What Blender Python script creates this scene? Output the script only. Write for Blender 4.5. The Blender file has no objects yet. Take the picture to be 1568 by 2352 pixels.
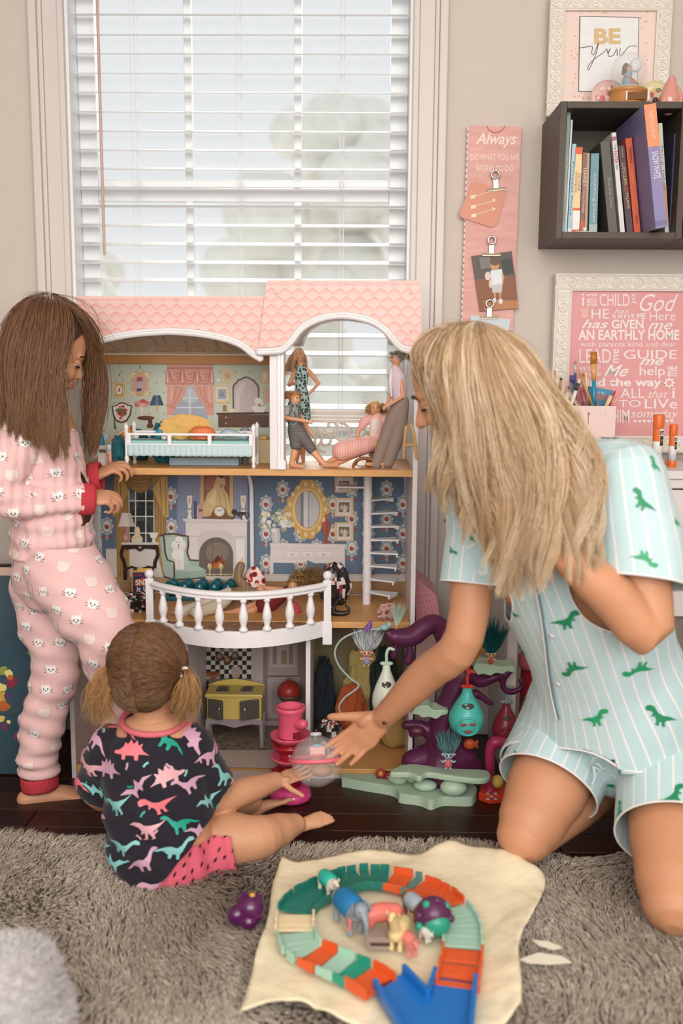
import bpy, bmesh, math, random
import numpy as np
from mathutils import Vector as V, Matrix, geometry
from mathutils.bvhtree import BVHTree
from math import sin, cos, pi, radians, sqrt
sc = bpy.context.scene
col = sc.collection
random.seed(7)
RNG = np.random.default_rng(11)
# ---------------------------------------------------------------- camera
FPX = 2287.0                       # focal length in pixels of the 1568 x 2352 frame
CAM = V((0.0, -2.86, 1.10))
ROT = Matrix.Rotation(radians(0.78), 3, 'Z') @ Matrix.Rotation(radians(90 - 8.6), 3, 'X') @ Matrix.Rotation(radians(0.4), 3, 'Z')
cd = bpy.data.cameras.new('camera')
cd.sensor_fit = 'VERTICAL'; cd.sensor_height = 36.0; cd.sensor_width = 24.0
cd.lens = FPX / 2352 * 36.0
cd.clip_start = 0.05
cd.dof.use_dof = True; cd.dof.focus_distance = 2.52; cd.dof.aperture_fstop = 1.9
co_ = bpy.data.objects.new('camera', cd); col.objects.link(co_)
co_.matrix_world = Matrix.Translation(CAM) @ ROT.to_4x4()
sc.camera = co_
# ---------------------------------------------------------------- light
w = bpy.data.worlds.new('overcast sky'); sc.world = w; w.use_nodes = True
bg = w.node_tree.nodes['Background']
bg.inputs[0].default_value = (0.96, 0.985, 1.0, 1); bg.inputs[1].default_value = 0.84
def lamp(name, kind, loc, target, energy, color=(1, 1, 1), size=1.0, size_y=None, angle=None):
 d = bpy.data.lights.new(name, kind); d.energy = energy; d.color = color
 if kind == 'AREA':
  d.shape = 'RECTANGLE'; d.size = size; d.size_y = size_y or size
 if angle is not None: d.angle = angle
 o = bpy.data.objects.new(name, d); col.objects.link(o)
 o.location = loc
 o.rotation_euler = (V(target) - V(loc)).to_track_quat('-Z', 'Y').to_euler()
 return o
lamp('sun', 'SUN', (-.25, 3.0, 2.2), (-.35, -.5, 0.75), 4.0, (1.0, 0.96, 0.9), angle=radians(24))
lamp('rear_fill', 'AREA', (0.2, -4.05, 1.75), (0.0, 0.0, 1.45), 98, (1.0, 0.965, 0.93), 2.8, 1.5)  # soft fill added behind the camera to brighten the room
lamp('overhead_fill', 'AREA', (0.2, -2.2, 2.46), (0.15, -0.6, 0.9), 10, (1.0, 0.93, 0.85), 1.2, 1.2)  # weak overhead fill, added
sc.view_settings.view_transform = 'Standard'; sc.view_settings.look = 'None'
sc.view_settings.exposure = 0.0; sc.view_settings.gamma = 1.0
sc.view_settings.use_curve_mapping = False
sc.cycles.use_denoising = True
sc.cycles.max_bounces = 6; sc.cycles.diffuse_bounces = 3; sc.cycles.glossy_bounces = 3
sc.cycles.transmission_bounces = 6; sc.cycles.transparent_max_bounces = 8
sc.cycles.caustics_reflective = False; sc.cycles.caustics_refractive = False
sc.cycles.sample_clamp_indirect = 4.0
# ---------------------------------------------------------------- helpers
def ray(px, py):
 return ROT @ V(((px - 784) / FPX, -(py - 1176) / FPX, -1.0))
def P(px, py, Y):                    # the point of the plane y = Y seen at a photograph pixel
 d = ray(px, py); return CAM + d * ((Y - CAM.y) / d.y)
def PZ(px, py, z):                   # the point of the plane z seen at a photograph pixel
 d = ray(px, py); return CAM + d * ((z - CAM.z) / d.z)
def lin(c):
 if isinstance(c, str):
  c = c.lstrip('#'); c = [int(c[i:i + 2], 16) / 255 for i in (0, 2, 4)]
  c = [x / 12.92 if x <= .04045 else ((x + .055) / 1.055) ** 2.4 for x in c]
 return (c[0], c[1], c[2], 1.0)
MATS = {}
def M(name, c, rough=.55, metal=0., bump=0., bs=40., var=.06, vs=12., trans=0., alpha=1., emit=0., sheen=0., sss=0., ior=1.45, stretch=None, coat=0.):
 """principled material with procedural colour variation and fine relief"""
 if name in MATS: return MATS[name]
 m = bpy.data.materials.new(name); m.use_nodes = True
 nt = m.node_tree; N = nt.nodes; L = nt.links
 b = N['Principled BSDF']; c = lin(c)
 b.inputs['Base Color'].default_value = c
 b.inputs['Roughness'].default_value = rough; b.inputs['Metallic'].default_value = metal
 b.inputs['Transmission Weight'].default_value = trans; b.inputs['Alpha'].default_value = alpha
 b.inputs['IOR'].default_value = ior
 if coat: b.inputs['Coat Weight'].default_value = coat; b.inputs['Coat Roughness'].default_value = .08
 if sheen: b.inputs['Sheen Weight'].default_value = sheen
 if sss:
  b.inputs['Subsurface Weight'].default_value = sss; b.inputs['Subsurface Radius'].default_value = (.012, .005, .003); b.inputs['Subsurface Scale'].default_value = 1.0
 if emit: b.inputs['Emission Color'].default_value = c; b.inputs['Emission Strength'].default_value = emit
 if var or bump:
  tc = N.new('ShaderNodeTexCoord'); mp = N.new('ShaderNodeMapping')
  L.new(tc.outputs['Object'], mp.inputs[0])
  if stretch: mp.inputs['Scale'].default_value = stretch
 if var:
  nz = N.new('ShaderNodeTexNoise'); nz.inputs['Scale'].default_value = vs; nz.inputs['Detail'].default_value = 4
  L.new(mp.outputs[0], nz.inputs[0])
  mx = N.new('ShaderNodeMix'); mx.data_type = 'RGBA'
  L.new(nz.outputs[0], mx.inputs[0])
  mx.inputs[6].default_value = tuple(max(0, x * (1 - var * 2)) for x in c[:3]) + (1,)
  mx.inputs[7].default_value = tuple(min(1, x * (1 + var * 2)) for x in c[:3]) + (1,)
  L.new(mx.outputs[2], b.inputs['Base Color'])
 if bump:
  n2 = N.new('ShaderNodeTexNoise'); n2.inputs['Scale'].default_value = bs; n2.inputs['Detail'].default_value = 3
  L.new(mp.outputs[0], n2.inputs[0])
  bp = N.new('ShaderNodeBump'); bp.inputs['Strength'].default_value = bump; bp.inputs['Distance'].default_value = .01
  L.new(n2.outputs[0], bp.inputs['Height']); L.new(bp.outputs[0], b.inputs['Normal'])
 MATS[name] = m
 return m
def flatm(c):                        # plain printed / painted colour
 return M('print_' + c.lstrip('#'), c, rough=.5, var=.03, vs=60)
def tag(o, label=None, cat=None, group=None, kind=None):
 if label: o['label'] = label
 if cat: o['category'] = cat
 if group: o['group'] = group
 if kind: o['kind'] = kind
 return o
WL = {}
def thing(name, label, cat, loc=(0, 0, 0), group=None):
 o = bpy.data.objects.new(name, None); col.objects.link(o)
 o.empty_display_size = .05
 o.location = loc; WL[o.name] = V(loc)
 return tag(o, label, cat, group)
def adopt(o, parent):
 if parent is not None:
  o.parent = parent
  if parent.name in WL: o.matrix_parent_inverse = Matrix.Translation(-WL[parent.name])
 return o
def copy_tree(o, parent=None, off=None):
 c = o.copy(); col.objects.link(c)
 if parent is not None: c.parent = parent
 elif off is not None: c.location = o.location + V(off)
 for ch in list(o.children): copy_tree(ch, c)
 return c
def frames(pts, up=None):
 n = len(pts); T = []
 for i in range(n):
  a = pts[max(0, i - 1)]; b = pts[min(n - 1, i + 1)]
  t = (b - a); t = t.normalized() if t.length > 1e-9 else V((0, 0, 1)); T.append(t)
 S = []
 if up is None:
  u = V((0, 0, 1)) if abs(T[0].z) < .9 else V((1, 0, 0))
  s = T[0].cross(u).normalized()
  for t in T:
   s = (s - t * s.dot(t)); s = s.normalized() if s.length > 1e-6 else t.orthogonal().normalized(); S.append(s.copy())
 else:
  for i, t in enumerate(T):
   u = V(up[i]) if isinstance(up, list) else V(up)
   S.append(t.cross(u).normalized())
 return T, S
def catmull(pts, rad=None, k=4):
 pts = [V(p) for p in pts]; n = len(pts); out = []; ro = []
 if n < 3: return (pts, rad) if rad is not None else pts
 for i in range(n - 1):
  p0 = pts[max(0, i - 1)]; p1 = pts[i]; p2 = pts[i + 1]; p3 = pts[min(n - 1, i + 2)]
  for j in range(k):
   t = j / k
   out.append(.5 * ((2 * p1) + (p2 - p0) * t + (2 * p0 - 5 * p1 + 4 * p2 - p3) * t * t + (3 * p1 - p0 - 3 * p2 + p3) * t ** 3))
   if rad is not None:
    a, b = rad[i], rad[i + 1]; t2 = t * t * (3 - 2 * t)
    ro.append(tuple(x + (y - x) * t2 for x, y in zip(a, b)) if isinstance(a, (tuple, list)) else a + (b - a) * t2)
 out.append(pts[-1])
 if rad is not None: ro.append(rad[-1]); return out, ro
 return out
class MB:
 def __init__(s): s.v = []; s.f = []; s.m = []; s.k = 0
 def add(s, vs, fs, mi=None):
  b = len(s.v); s.v.extend([tuple(v) for v in vs]); s.f.extend([tuple(b + i for i in f) for f in fs])
  s.m.extend([s.k if mi is None else mi] * len(fs)); return s
 def box(s, c, d, rot=None, mi=None):
  x, y, z = d[0] / 2, d[1] / 2, d[2] / 2; c = V(c)
  vs = [V((a, b, e)) for a in (-x, x) for b in (-y, y) for e in (-z, z)]
  if rot is not None: vs = [rot @ v for v in vs]
  return s.add([c + v for v in vs], [(0, 1, 3, 2), (4, 6, 7, 5), (0, 4, 5, 1), (2, 3, 7, 6), (0, 2, 6, 4), (1, 5, 7, 3)], mi)
 def box2(s, a, b, mi=None):
  a = V(a); b = V(b); return s.box((a + b) / 2, [abs(t) for t in (b - a)], None, mi)
 def tube(s, pts, rad, n=10, up=None, cap='round', k=0, mi=None):
  pts = [V(p) for p in pts]
  if not isinstance(rad, (list,)): rad = [rad] * len(pts)
  if k: pts, rad = catmull(pts, rad, k)
  T, S = frames(pts, up)
  rings = []
  def rg(c, t, sd, r):
   fr = sd.cross(t)
   a, b = r if isinstance(r, (tuple, list)) else (r, r)
   return [c + sd * (a * cos(2 * pi * i / n)) + fr * (b * sin(2 * pi * i / n)) for i in range(n)]
  def sc_(r, q): return tuple(x * q for x in r) if isinstance(r, (tuple, list)) else r * q
  def mn(r): return min(r) if isinstance(r, (tuple, list)) else r
  if cap == 'round':
   for q in (1.3, .8, .4):
    rings.append(rg(pts[0] - T[0] * (mn(rad[0]) * sin(q)), T[0], S[0], sc_(rad[0], cos(q))))
  for i in range(len(pts)): rings.append(rg(pts[i], T[i], S[i], rad[i]))
  if cap == 'round':
   for q in (.4, .8, 1.3):
    rings.append(rg(pts[-1] + T[-1] * (mn(rad[-1]) * sin(q)), T[-1], S[-1], sc_(rad[-1], cos(q))))
  vs = [p for r in rings for p in r]; fs = []
  for j in range(len(rings) - 1):
   for i in range(n):
    fs.append((j * n + i, j * n + (i + 1) % n, (j + 1) * n + (i + 1) % n, (j + 1) * n + i))
  if cap:
   fs.append(tuple(reversed(range(n)))); fs.append(tuple((len(rings) - 1) * n + i for i in range(n)))
  return s.add(vs, [f[::-1] for f in fs], mi)
 def ell(s, c, r, rot=None, nu=16, nv=10, mi=None, fn=None):
  c = V(c); r = (r, r, r) if not isinstance(r, (tuple, list)) else r; vs = []; fs = []
  for j in range(nv + 1):
   a = pi * j / nv
   for i in range(nu):
    b = 2 * pi * i / nu
    p = V((sin(a) * cos(b), sin(a) * sin(b), cos(a)))
    if fn: p = fn(p)
    p = V((p.x * r[0], p.y * r[1], p.z * r[2]))
    if rot is not None: p = rot @ p
    vs.append(c + p)
  for j in range(nv):
   for i in range(nu):
    a0, a1, b0, b1 = j * nu + i, j * nu + (i + 1) % nu, (j + 1) * nu + i, (j + 1) * nu + (i + 1) % nu
    if j == 0: fs.append((a0, b0, b1))
    elif j == nv - 1: fs.append((a0, b0, a1))
    else: fs.append((a0, b0, b1, a1))
  return s.add(vs, fs, mi)
 def lathe(s, c, prof, n=20, rot=None, mi=None, cap=True):   # prof: (radius, height) from the bottom up
  c = V(c); vs = []
  for r, h in prof:
   for i in range(n):
    p = V((r * cos(2 * pi * i / n), r * sin(2 * pi * i / n), h))
    vs.append(c + (rot @ p if rot is not None else p))
  fs = []
  for j in range(len(prof) - 1):
   for i in range(n): fs.append((j * n + i, j * n + (i + 1) % n, (j + 1) * n + (i + 1) % n, (j + 1) * n + i))
  if cap: fs.append(tuple(reversed(range(n)))); fs.append(tuple((len(prof) - 1) * n + i for i in range(n)))
  return s.add(vs, fs, mi)
 def prism(s, pts, d, mi=None):          # planar outline swept by the vector d
  pts = [V(p) for p in pts]; d = V(d); n = len(pts)
  nn = V((0, 0, 0))
  for i in range(n): nn += pts[i].cross(pts[(i + 1) % n])
  if nn.dot(d) > 0: pts = pts[::-1]
  vs = pts + [p + d for p in pts]
  fs = [tuple(range(n)), tuple(reversed(range(n, 2 * n)))]
  for i in range(n):
   j = (i + 1) % n; fs.append((j, i, n + i, n + j))
  return s.add(vs, fs, mi)
 def poly(s, pts, mi=None): return s.add(pts, [tuple(range(len(pts)))], mi)
 def grid(s, fn, nu, nv, mi=None, wrap=False):
  vs = [fn(i / nu, j / nv) for j in range(nv + 1) for i in range(nu + 1)]
  fs = [(j * (nu + 1) + i, j * (nu + 1) + i + 1, (j + 1) * (nu + 1) + i + 1, (j + 1) * (nu + 1) + i) for j in range(nv) for i in range(nu)]
  return s.add(vs, fs, mi)
 def mesh(s, name):
  me = bpy.data.meshes.new(name); me.from_pydata(s.v, [], s.f); return me
 def build(s, name, mats, parent=None, smooth=False, bevel=0., solid=0., sub=0, seg=2, recalc=False):
  me = s.mesh(name)
  if recalc:
   bm = bmesh.new(); bm.from_mesh(me); bmesh.ops.recalc_face_normals(bm, faces=bm.faces); bm.to_mesh(me); bm.free()
  if not isinstance(mats, (list, tuple)): mats = [mats]
  for m in mats: me.materials.append(m)
  if len(mats) > 1: me.polygons.foreach_set('material_index', s.m)
  if smooth: me.polygons.foreach_set('use_smooth', [True] * len(me.polygons))
  o = bpy.data.objects.new(name, me); col.objects.link(o)
  if solid: md = o.modifiers.new('s', 'SOLIDIFY'); md.thickness = solid; md.offset = 0
  if bevel:
   md = o.modifiers.new('b', 'BEVEL'); md.width = bevel; md.segments = seg; md.limit_method = 'ANGLE'; md.angle_limit = radians(40)
  if sub: md = o.modifiers.new('u', 'SUBSURF'); md.levels = sub; md.render_levels = sub
  return adopt(o, parent)
def meshobj(name, me, mats, parent=None, smooth=True):
 me.name = name; me.materials.clear()
 for m in (mats if isinstance(mats, (list, tuple)) else [mats]): me.materials.append(m)
 if smooth: me.polygons.foreach_set('use_smooth', [True] * len(me.polygons))
 o = bpy.data.objects.new(name, me); col.objects.link(o)
 return adopt(o, parent)
def struct(o): o['kind'] = 'structure'; return o
def remesh(mb, vox, it=6, fac=.5):
 """one continuous surface from overlapping closed shapes"""
 me = mb.mesh('tmp'); o = bpy.data.objects.new('tmp', me); col.objects.link(o)
 r = o.modifiers.new('r', 'REMESH'); r.mode = 'VOXEL'; r.voxel_size = vox
 if it: q = o.modifiers.new('q', 'SMOOTH'); q.iterations = it; q.factor = fac
 dg = bpy.context.evaluated_depsgraph_get()
 out = bpy.data.meshes.new_from_object(o.evaluated_get(dg))
 bpy.data.objects.remove(o); bpy.data.meshes.remove(me)
 return out
def vco(me):
 a = np.empty(len(me.vertices) * 3); me.vertices.foreach_get('co', a); return a.reshape(-1, 3)
def vno(me):
 a = np.empty(len(me.vertices) * 3); me.vertices.foreach_get('normal', a); return a.reshape(-1, 3)
def setco(me, a): me.vertices.foreach_set('co', a.ravel()); me.update()
def wav(co, freq, seed, n=6):         # smooth pseudo noise in -1..1
 r = np.random.default_rng(seed); o = np.zeros(len(co))
 for _ in range(n):
  d = r.normal(size=3); d /= np.linalg.norm(d)
  o += np.sin(co @ d * freq * r.uniform(.6, 1.6) + r.uniform(0, 6.28))
 return o / n * 1.6
def displace(me, s): setco(me, vco(me) + vno(me) * s[:, None])
def cut(me, planes):
 """open a garment at its hems: drop what lies beyond each plane near its centre"""
 bm = bmesh.new(); bm.from_mesh(me)
 for c, n, r in planes:
  c = V(c); n = V(n).normalized()
  fs = [f for f in bm.faces if (f.calc_center_median() - c).length < r]
  g = list({v for f in fs for v in f.verts}) + list({e for f in fs for e in f.edges}) + fs
  bmesh.ops.bisect_plane(bm, geom=g, plane_co=c, plane_no=n, clear_outer=True)
 seen = set(); best = []                       # keep the garment itself, drop the cut-off ends
 bm.verts.ensure_lookup_table()
 for v in bm.verts:
  if v in seen: continue
  st = [v]; seen.add(v); isl = []
  while st:
   q = st.pop(); isl.append(q)
   for e in q.link_edges:
    o = e.other_vert(q)
    if o not in seen: seen.add(o); st.append(o)
  if len(isl) > len(best): best = isl
 best = set(best); bmesh.ops.delete(bm, geom=[v for v in bm.verts if v not in best], context='VERTS')
 bm.to_mesh(me); bm.free(); return me
def bvh_of(me):
 return BVHTree.FromPolygons([v.co for v in me.vertices], [p.vertices[:] for p in me.polygons])
def vcol(me, arr, name='tint'):       # per-vertex colour of the thing itself (dyed cloth, hair strands)
 a = me.color_attributes.new(name, 'FLOAT_COLOR', 'POINT')
 a.data.foreach_set('color', np.concatenate([arr, np.ones((len(arr), 1))], 1).astype(np.float32).ravel())
def tinted(name, rough=.5, sheen=0., bump=0., bs=60., sss=0., spec=.5):
 if name in MATS: return MATS[name]
 m = bpy.data.materials.new(name); m.use_nodes = True; N = m.node_tree.nodes; L = m.node_tree.links
 b = N['Principled BSDF']; a = N.new('ShaderNodeAttribute'); a.attribute_name = 'tint'
 L.new(a.outputs['Color'], b.inputs['Base Color']); b.inputs['Roughness'].default_value = rough
 b.inputs['Specular IOR Level'].default_value = spec
 if sheen: b.inputs['Sheen Weight'].default_value = sheen
 if sss:
  b.inputs['Subsurface Weight'].default_value = sss; b.inputs['Subsurface Radius'].default_value = (.012, .005, .003); b.inputs['Subsurface Scale'].default_value = 1.0
 if bump:
  tc = N.new('ShaderNodeTexCoord'); n2 = N.new('ShaderNodeTexNoise'); n2.inputs['Scale'].default_value = bs
  L.new(tc.outputs['Object'], n2.inputs[0]); bp = N.new('ShaderNodeBump'); bp.inputs['Strength'].default_value = bump; bp.inputs['Distance'].default_value = .004
  L.new(n2.outputs[0], bp.inputs['Height']); L.new(bp.outputs[0], b.inputs['Normal'])
 MATS[name] = m; return m
def strands(name, paths, r, mat, parent, cols=None, taper=.25, sides=3):
 """paths: (n, k, 3) array of hair paths -> one mesh of tapered strands; cols: (n,3) or (n,k,3)"""
 p = np.asarray(paths, float); n, k, _ = p.shape
 r = np.broadcast_to(np.asarray(r, float), (n,))
 t = np.gradient(p, axis=1); t /= np.linalg.norm(t, axis=2, keepdims=True) + 1e-12
 ref = np.array([.31, -.83, .46]); s = np.cross(t, ref); s /= np.linalg.norm(s, axis=2, keepdims=True) + 1e-12
 q = np.cross(t, s)
 prof = np.interp(np.linspace(0, 1, k), [0, .12, .6, 1], [.7, 1, .9, taper])
 vs = []
 for i in range(sides):
  a = 2 * pi * i / sides
  vs.append(p + (s * cos(a) + q * sin(a)) * (r[:, None] * prof[None])[:, :, None])
 vs = np.stack(vs, 2)               # n,k,sides,3
 idx = np.arange(n * k * sides).reshape(n, k, sides)
 a = idx[:, :-1, :]; b = np.roll(idx, -1, 2)[:, :-1, :]; c = np.roll(idx, -1, 2)[:, 1:, :]; d = idx[:, 1:, :]
 F = np.stack([a, b, c, d], -1).reshape(-1, 4)
 me = bpy.data.meshes.new(name); nv = vs.size // 3
 me.vertices.add(nv); me.vertices.foreach_set('co', vs.ravel())
 me.loops.add(F.size); me.loops.foreach_set('vertex_index', F.ravel().astype(np.int32))
 me.polygons.add(len(F)); me.polygons.foreach_set('loop_start', np.arange(0, F.size, 4, dtype=np.int32))
 me.update(calc_edges=True); me.validate()
 if cols is not None:
  cc = np.asarray(cols, float)
  if cc.ndim == 2: cc = np.repeat(cc[:, None], k, 1)
  cc = np.repeat(cc[:, :, None], sides, 2).reshape(-1, 3); vcol(me, cc)
 return meshobj(name, me, mat, parent)
def resample(pts, k):
 pts = np.array([list(q) for q in catmull(pts, None, 6)]); d = np.r_[0, np.cumsum(np.linalg.norm(np.diff(pts, axis=0), axis=1))]
 u = np.linspace(0, d[-1], k); return np.stack([np.interp(u, d, pts[:, i]) for i in range(3)], 1)
def decal(mb, bvh, c, n, up, poly, size, mi=0, off=.0012, h=None, flip=False):
 """lay a printed 2D outline onto a surface: c centre, n outward normal, up the direction of the motif's top"""
 n = V(n).normalized(); up = V(up); up = (up - n * up.dot(n)).normalized(); rt = up.cross(n)
 if flip: rt = -rt
 pl = [(V((x, y)) * size) for x, y in poly]
 xs = [p.x for p in pl]; ys = [p.y for p in pl]; h = h or size * .12
 ins = []
 x = min(xs)
 def inside(a, b):
  r = False; j = len(pl) - 1
  for i in range(len(pl)):
   if (pl[i].y > b) != (pl[j].y > b) and a < (pl[j].x - pl[i].x) * (b - pl[i].y) / (pl[j].y - pl[i].y) + pl[i].x: r = not r
   j = i
  return r
 while x < max(xs):
  y = min(ys)
  while y < max(ys):
   if inside(x, y): ins.append(V((x, y)))
   y += h
  x += h
 m = len(pl)
 try: vs, es, fs, *_ = geometry.delaunay_2d_cdt(pl + ins, [(i, (i + 1) % m) for i in range(m)], [list(range(m))], 1, 1e-6)
 except Exception: return
 out = []
 for q in vs:
  p = V(c) + rt * q.x + up * q.y
  hit = bvh.ray_cast(p + n * .05, -n, .12)
  if hit[0] is None:
   hit = bvh.find_nearest(p)
   if hit[0] is None: return
  nn = hit[1] if hit[1].dot(n) > -.2 else n
  out.append(hit[0] + nn * off)
 ff = []
 for f in fs:
  a, b, d = [out[i] for i in f[:3]]
  if max((a - b).length, (b - d).length, (a - d).length) > max(size * .8, h * 2.4): continue
  ff.append(f if (b - a).cross(d - a).dot(n) > 0 else f[::-1])
 mb.add(out, ff, mi)
def ring(cx, cy, rx, ry, n=24, a0=0, a1=360):
 return [(cx + rx * cos(radians(a0 + (a1 - a0) * i / n)), cy + ry * sin(radians(a0 + (a1 - a0) * i / n))) for i in range(n + (1 if a1 - a0 < 360 else 0))]
def rc(x0, y0, x1, y1): return [(x0, y0), (x1, y0), (x1, y1), (x0, y1)]
def stroke(pts, w):                   # outline of a brush line
 pts = [V((p[0], p[1], 0)) for p in pts]; L_, R_ = [], []
 for i, p in enumerate(pts):
  t = (pts[min(i + 1, len(pts) - 1)] - pts[max(i - 1, 0)]).normalized(); n = V((-t.y, t.x, 0)) * (w / 2)
  L_.append(p + n); R_.append(p - n)
 return [(p.x, p.y) for p in L_ + R_[::-1]]
def flat(parent, name, items, Y, lift=.0004, base=.0006, label=None):
 """a flat print: outlines in photograph pixels laid on the wall plane y = Y"""
 cs = []; mb = MB()
 for li, (c, pts) in enumerate(items):
  if c not in cs: cs.append(c)
  pp = [P(x, y, Y) for x, y in pts]
  pp = [V((p.x, Y - base - lift * li, p.z)) for p in pp]
  nn = V((0, 0, 0))
  for i in range(len(pp)): nn += pp[i].cross(pp[(i + 1) % len(pp)])
  if nn.y > 0: pp = pp[::-1]
  mb.poly(pp, cs.index(c))
 o = mb.build(name, [flatm(c) for c in cs], parent)
 if label: o['label'] = label
 return o
def text(parent, name, s, o, u, v, mat, shear=0., bold=0., depth=.0, lean=0.):
 """lettering fitted to the parallelogram o, o+u, o+v"""
 cu = bpy.data.curves.new('t', 'FONT'); cu.body = s; cu.shear = shear; cu.offset = bold; cu.resolution_u = 3
 ob = bpy.data.objects.new('t', cu); col.objects.link(ob)
 dg = bpy.context.evaluated_depsgraph_get()
 me = bpy.data.meshes.new_from_object(ob.evaluated_get(dg)); bpy.data.objects.remove(ob); bpy.data.curves.remove(cu)
 a = vco(me); lo = a.min(0); hi = a.max(0); q = (a - lo) / np.maximum(hi - lo, 1e-6)
 o = np.array(V(o)); u = np.array(V(u)); v = np.array(V(v))
 n = np.cross(u, v); n /= np.linalg.norm(n)
 setco(me, o + q[:, :1] * u + q[:, 1:2] * v + n * .0006)
 return meshobj(name, me, mat, parent, smooth=False)
def textbox(parent, name, s, box, Y, mat, **k):     # box in photograph pixels x0, y0 (top), x1, y1 (bottom) on the plane y = Y
 x0, y0, x1, y1 = box; o = P(x0, y1, Y); r = P(x1, y1, Y); t = P(x0, y0, Y)
 if k.pop('turn', 0): return text(parent, name, s, r, t * 0 + (P(x1, y0, Y) - r), P(x0, y1, Y) - r, mat, **k)
 if k.pop('turncw', 0): return text(parent, name, s, P(x0, y0, Y), P(x0, y1, Y) - P(x0, y0, Y), P(x1, y0, Y) - P(x0, y0, Y), mat, **k)
 return text(parent, name, s, o, r - o, t - o, mat, **k)
# ---------------------------------------------------------------- the room
wallm = M('greige wall paint', 'd1c6bc', rough=.8, bump=.05, bs=220, var=.02)
trimm = M('white trim paint', 'd9d0cc', rough=.45, var=.01)
ceilm = M('ceiling paint', 'e8e2da', rough=.9, var=.01)
sashm = M('white sash', 'eff1f2', rough=.4, var=.01)
XL, XR, YB, ZC = -1.45, 1.75, -4.3, 2.5
WX0, WX1, WZ0, WZ1 = -.80, .147, .30, 2.35
def wall(name, bits):
 mb = MB()
 for a, b in bits: mb.box2(a, b)
 return struct(mb.build(name, wallm))
wall('wall_back', [((XL - .12, 0, 0), (WX0, .13, ZC)), ((WX1, 0, 0), (XR + .12, .13, ZC)), ((WX0, 0, 0), (WX1, .13, WZ0)), ((WX0, 0, WZ1), (WX1, .13, ZC))])
wall('wall_left', [((XL - .12, YB, 0), (XL, 0, ZC))])
wall('wall_right', [((XR, YB, 0), (XR + .12, 0, ZC))])
wall('wall_front', [((XL - .12, YB - .12, 0), (-1.2, YB, ZC)), ((1.5, YB - .12, 0), (XR + .12, YB, ZC)), ((-1.2, YB - .12, 0), (1.5, YB, .8)), ((-1.2, YB - .12, 2.4), (1.5, YB, ZC))])
struct(MB().box2((XL - .12, YB - .12, ZC), (XR + .12, .13, ZC + .1)).build('ceiling', ceilm))
sub = struct(MB().box2((XL - .12, YB - .12, -.06), (XR + .12, .13, -.014)).build('floor', M('dark subfloor', '1c0f08', rough=.8)))
# dark hardwood boards, one by one
woods = [M('hardwood %d' % i, c, rough=.38, var=.16, vs=14, bump=.05, bs=30, stretch=(1, 9, 9)) for i, c in enumerate(('2c130b', '35190e', '27110a', '3c1d10'))]
y = -.002; row = 0; pm = {}
while y > YB:
 x = XL - random.uniform(0, .9)
 while x < XR:
  L_ = random.choice((.9, 1.2, 1.5)); k = random.randrange(4)
  if (L_, k) not in pm:
   o = MB().box((0, 0, -.007), (L_ - .002, .0895, .014)).build('floorboard', woods[k], sub, bevel=.0015, seg=1); pm[(L_, k)] = o
  else:
   o = pm[(L_, k)].copy(); col.objects.link(o)
  o.location = (x + L_ / 2, y - .0455, 0); x += L_
 y -= .091; row += 1
mb = MB()
for a, b in (((XL, -.014, 0), (WX0 - .09, 0, .13)), ((.245, -.014, 0), (XR, 0, .13))): mb.box2(a, b)
struct(mb.build('baseboard_back', trimm, bevel=.004))
# window 1: casing, jamb, sash, panes
win = thing('window_1', None, None, (-.33, 0, WZ0)); struct(win)
mb = MB()
for s, xa in ((-1, WX0), (1, WX1)):
 for o0, o1, d in ((0, .016, .020), (.016, .058, .014), (.058, .070, .019), (.070, .092, .030)):
  mb.box2((xa + s * o0, -d, 0.0), (xa + s * o1, 0, WZ1 + .09))
for o0, o1, d in ((0, .016, .020), (.016, .058, .014), (.058, .092, .030)): mb.box2((WX0, -d, WZ1 + o0), (WX1, 0, WZ1 + o1))
mb.build('casing', trimm, win, bevel=.003)
mb = MB()
mb.box2((WX0, 0, WZ0), (WX0 + .008, .13, WZ1)); mb.box2((WX1 - .008, 0, WZ0), (WX1, .13, WZ1)); mb.box2((WX0 + .001, -.02, WZ0 - .02), (WX1 - .001, .128, WZ0 + .003))
mb.build('jamb', sashm, win)
fx0, fx1 = WX0 + .008, WX1 - .008
mb = MB(); fy0, fy1 = .085, .115
mb.box2((fx0, fy0, WZ0), (fx0 + .05, fy1, WZ1)); mb.box2((fx1 - .05, fy0, WZ0), (fx1, fy1, WZ1))
for z in (WZ0 + .03, 1.58, WZ1 - .03): mb.box2((fx0 + .05, fy0 + .001, z - .03), (fx1 - .05, fy1 - .001, z + .03))
for t in (1 / 3, 2 / 3):
 x = fx0 + (fx1 - fx0) * t; mb.box2((x - .011, fy0 + .004, WZ0), (x + .011, fy1 - .004, WZ1))
mb.build('sash', sashm, win, bevel=.003)
glass = M('window glass', 'f4fafa', rough=.02, alpha=.07, var=0)
for z0, z1 in ((WZ0 + .06, 1.55), (1.61, WZ1 - .06)):
 for t in range(3):
  a = fx0 + .05 if t == 0 else fx0 + (fx1 - fx0) * t / 3 + .011; b = fx1 - .05 if t == 2 else fx0 + (fx1 - fx0) * (t + 1) / 3 - .011
  MB().box2((a, .098, z0), (b, .101, z1)).build('pane', glass, win)
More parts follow.
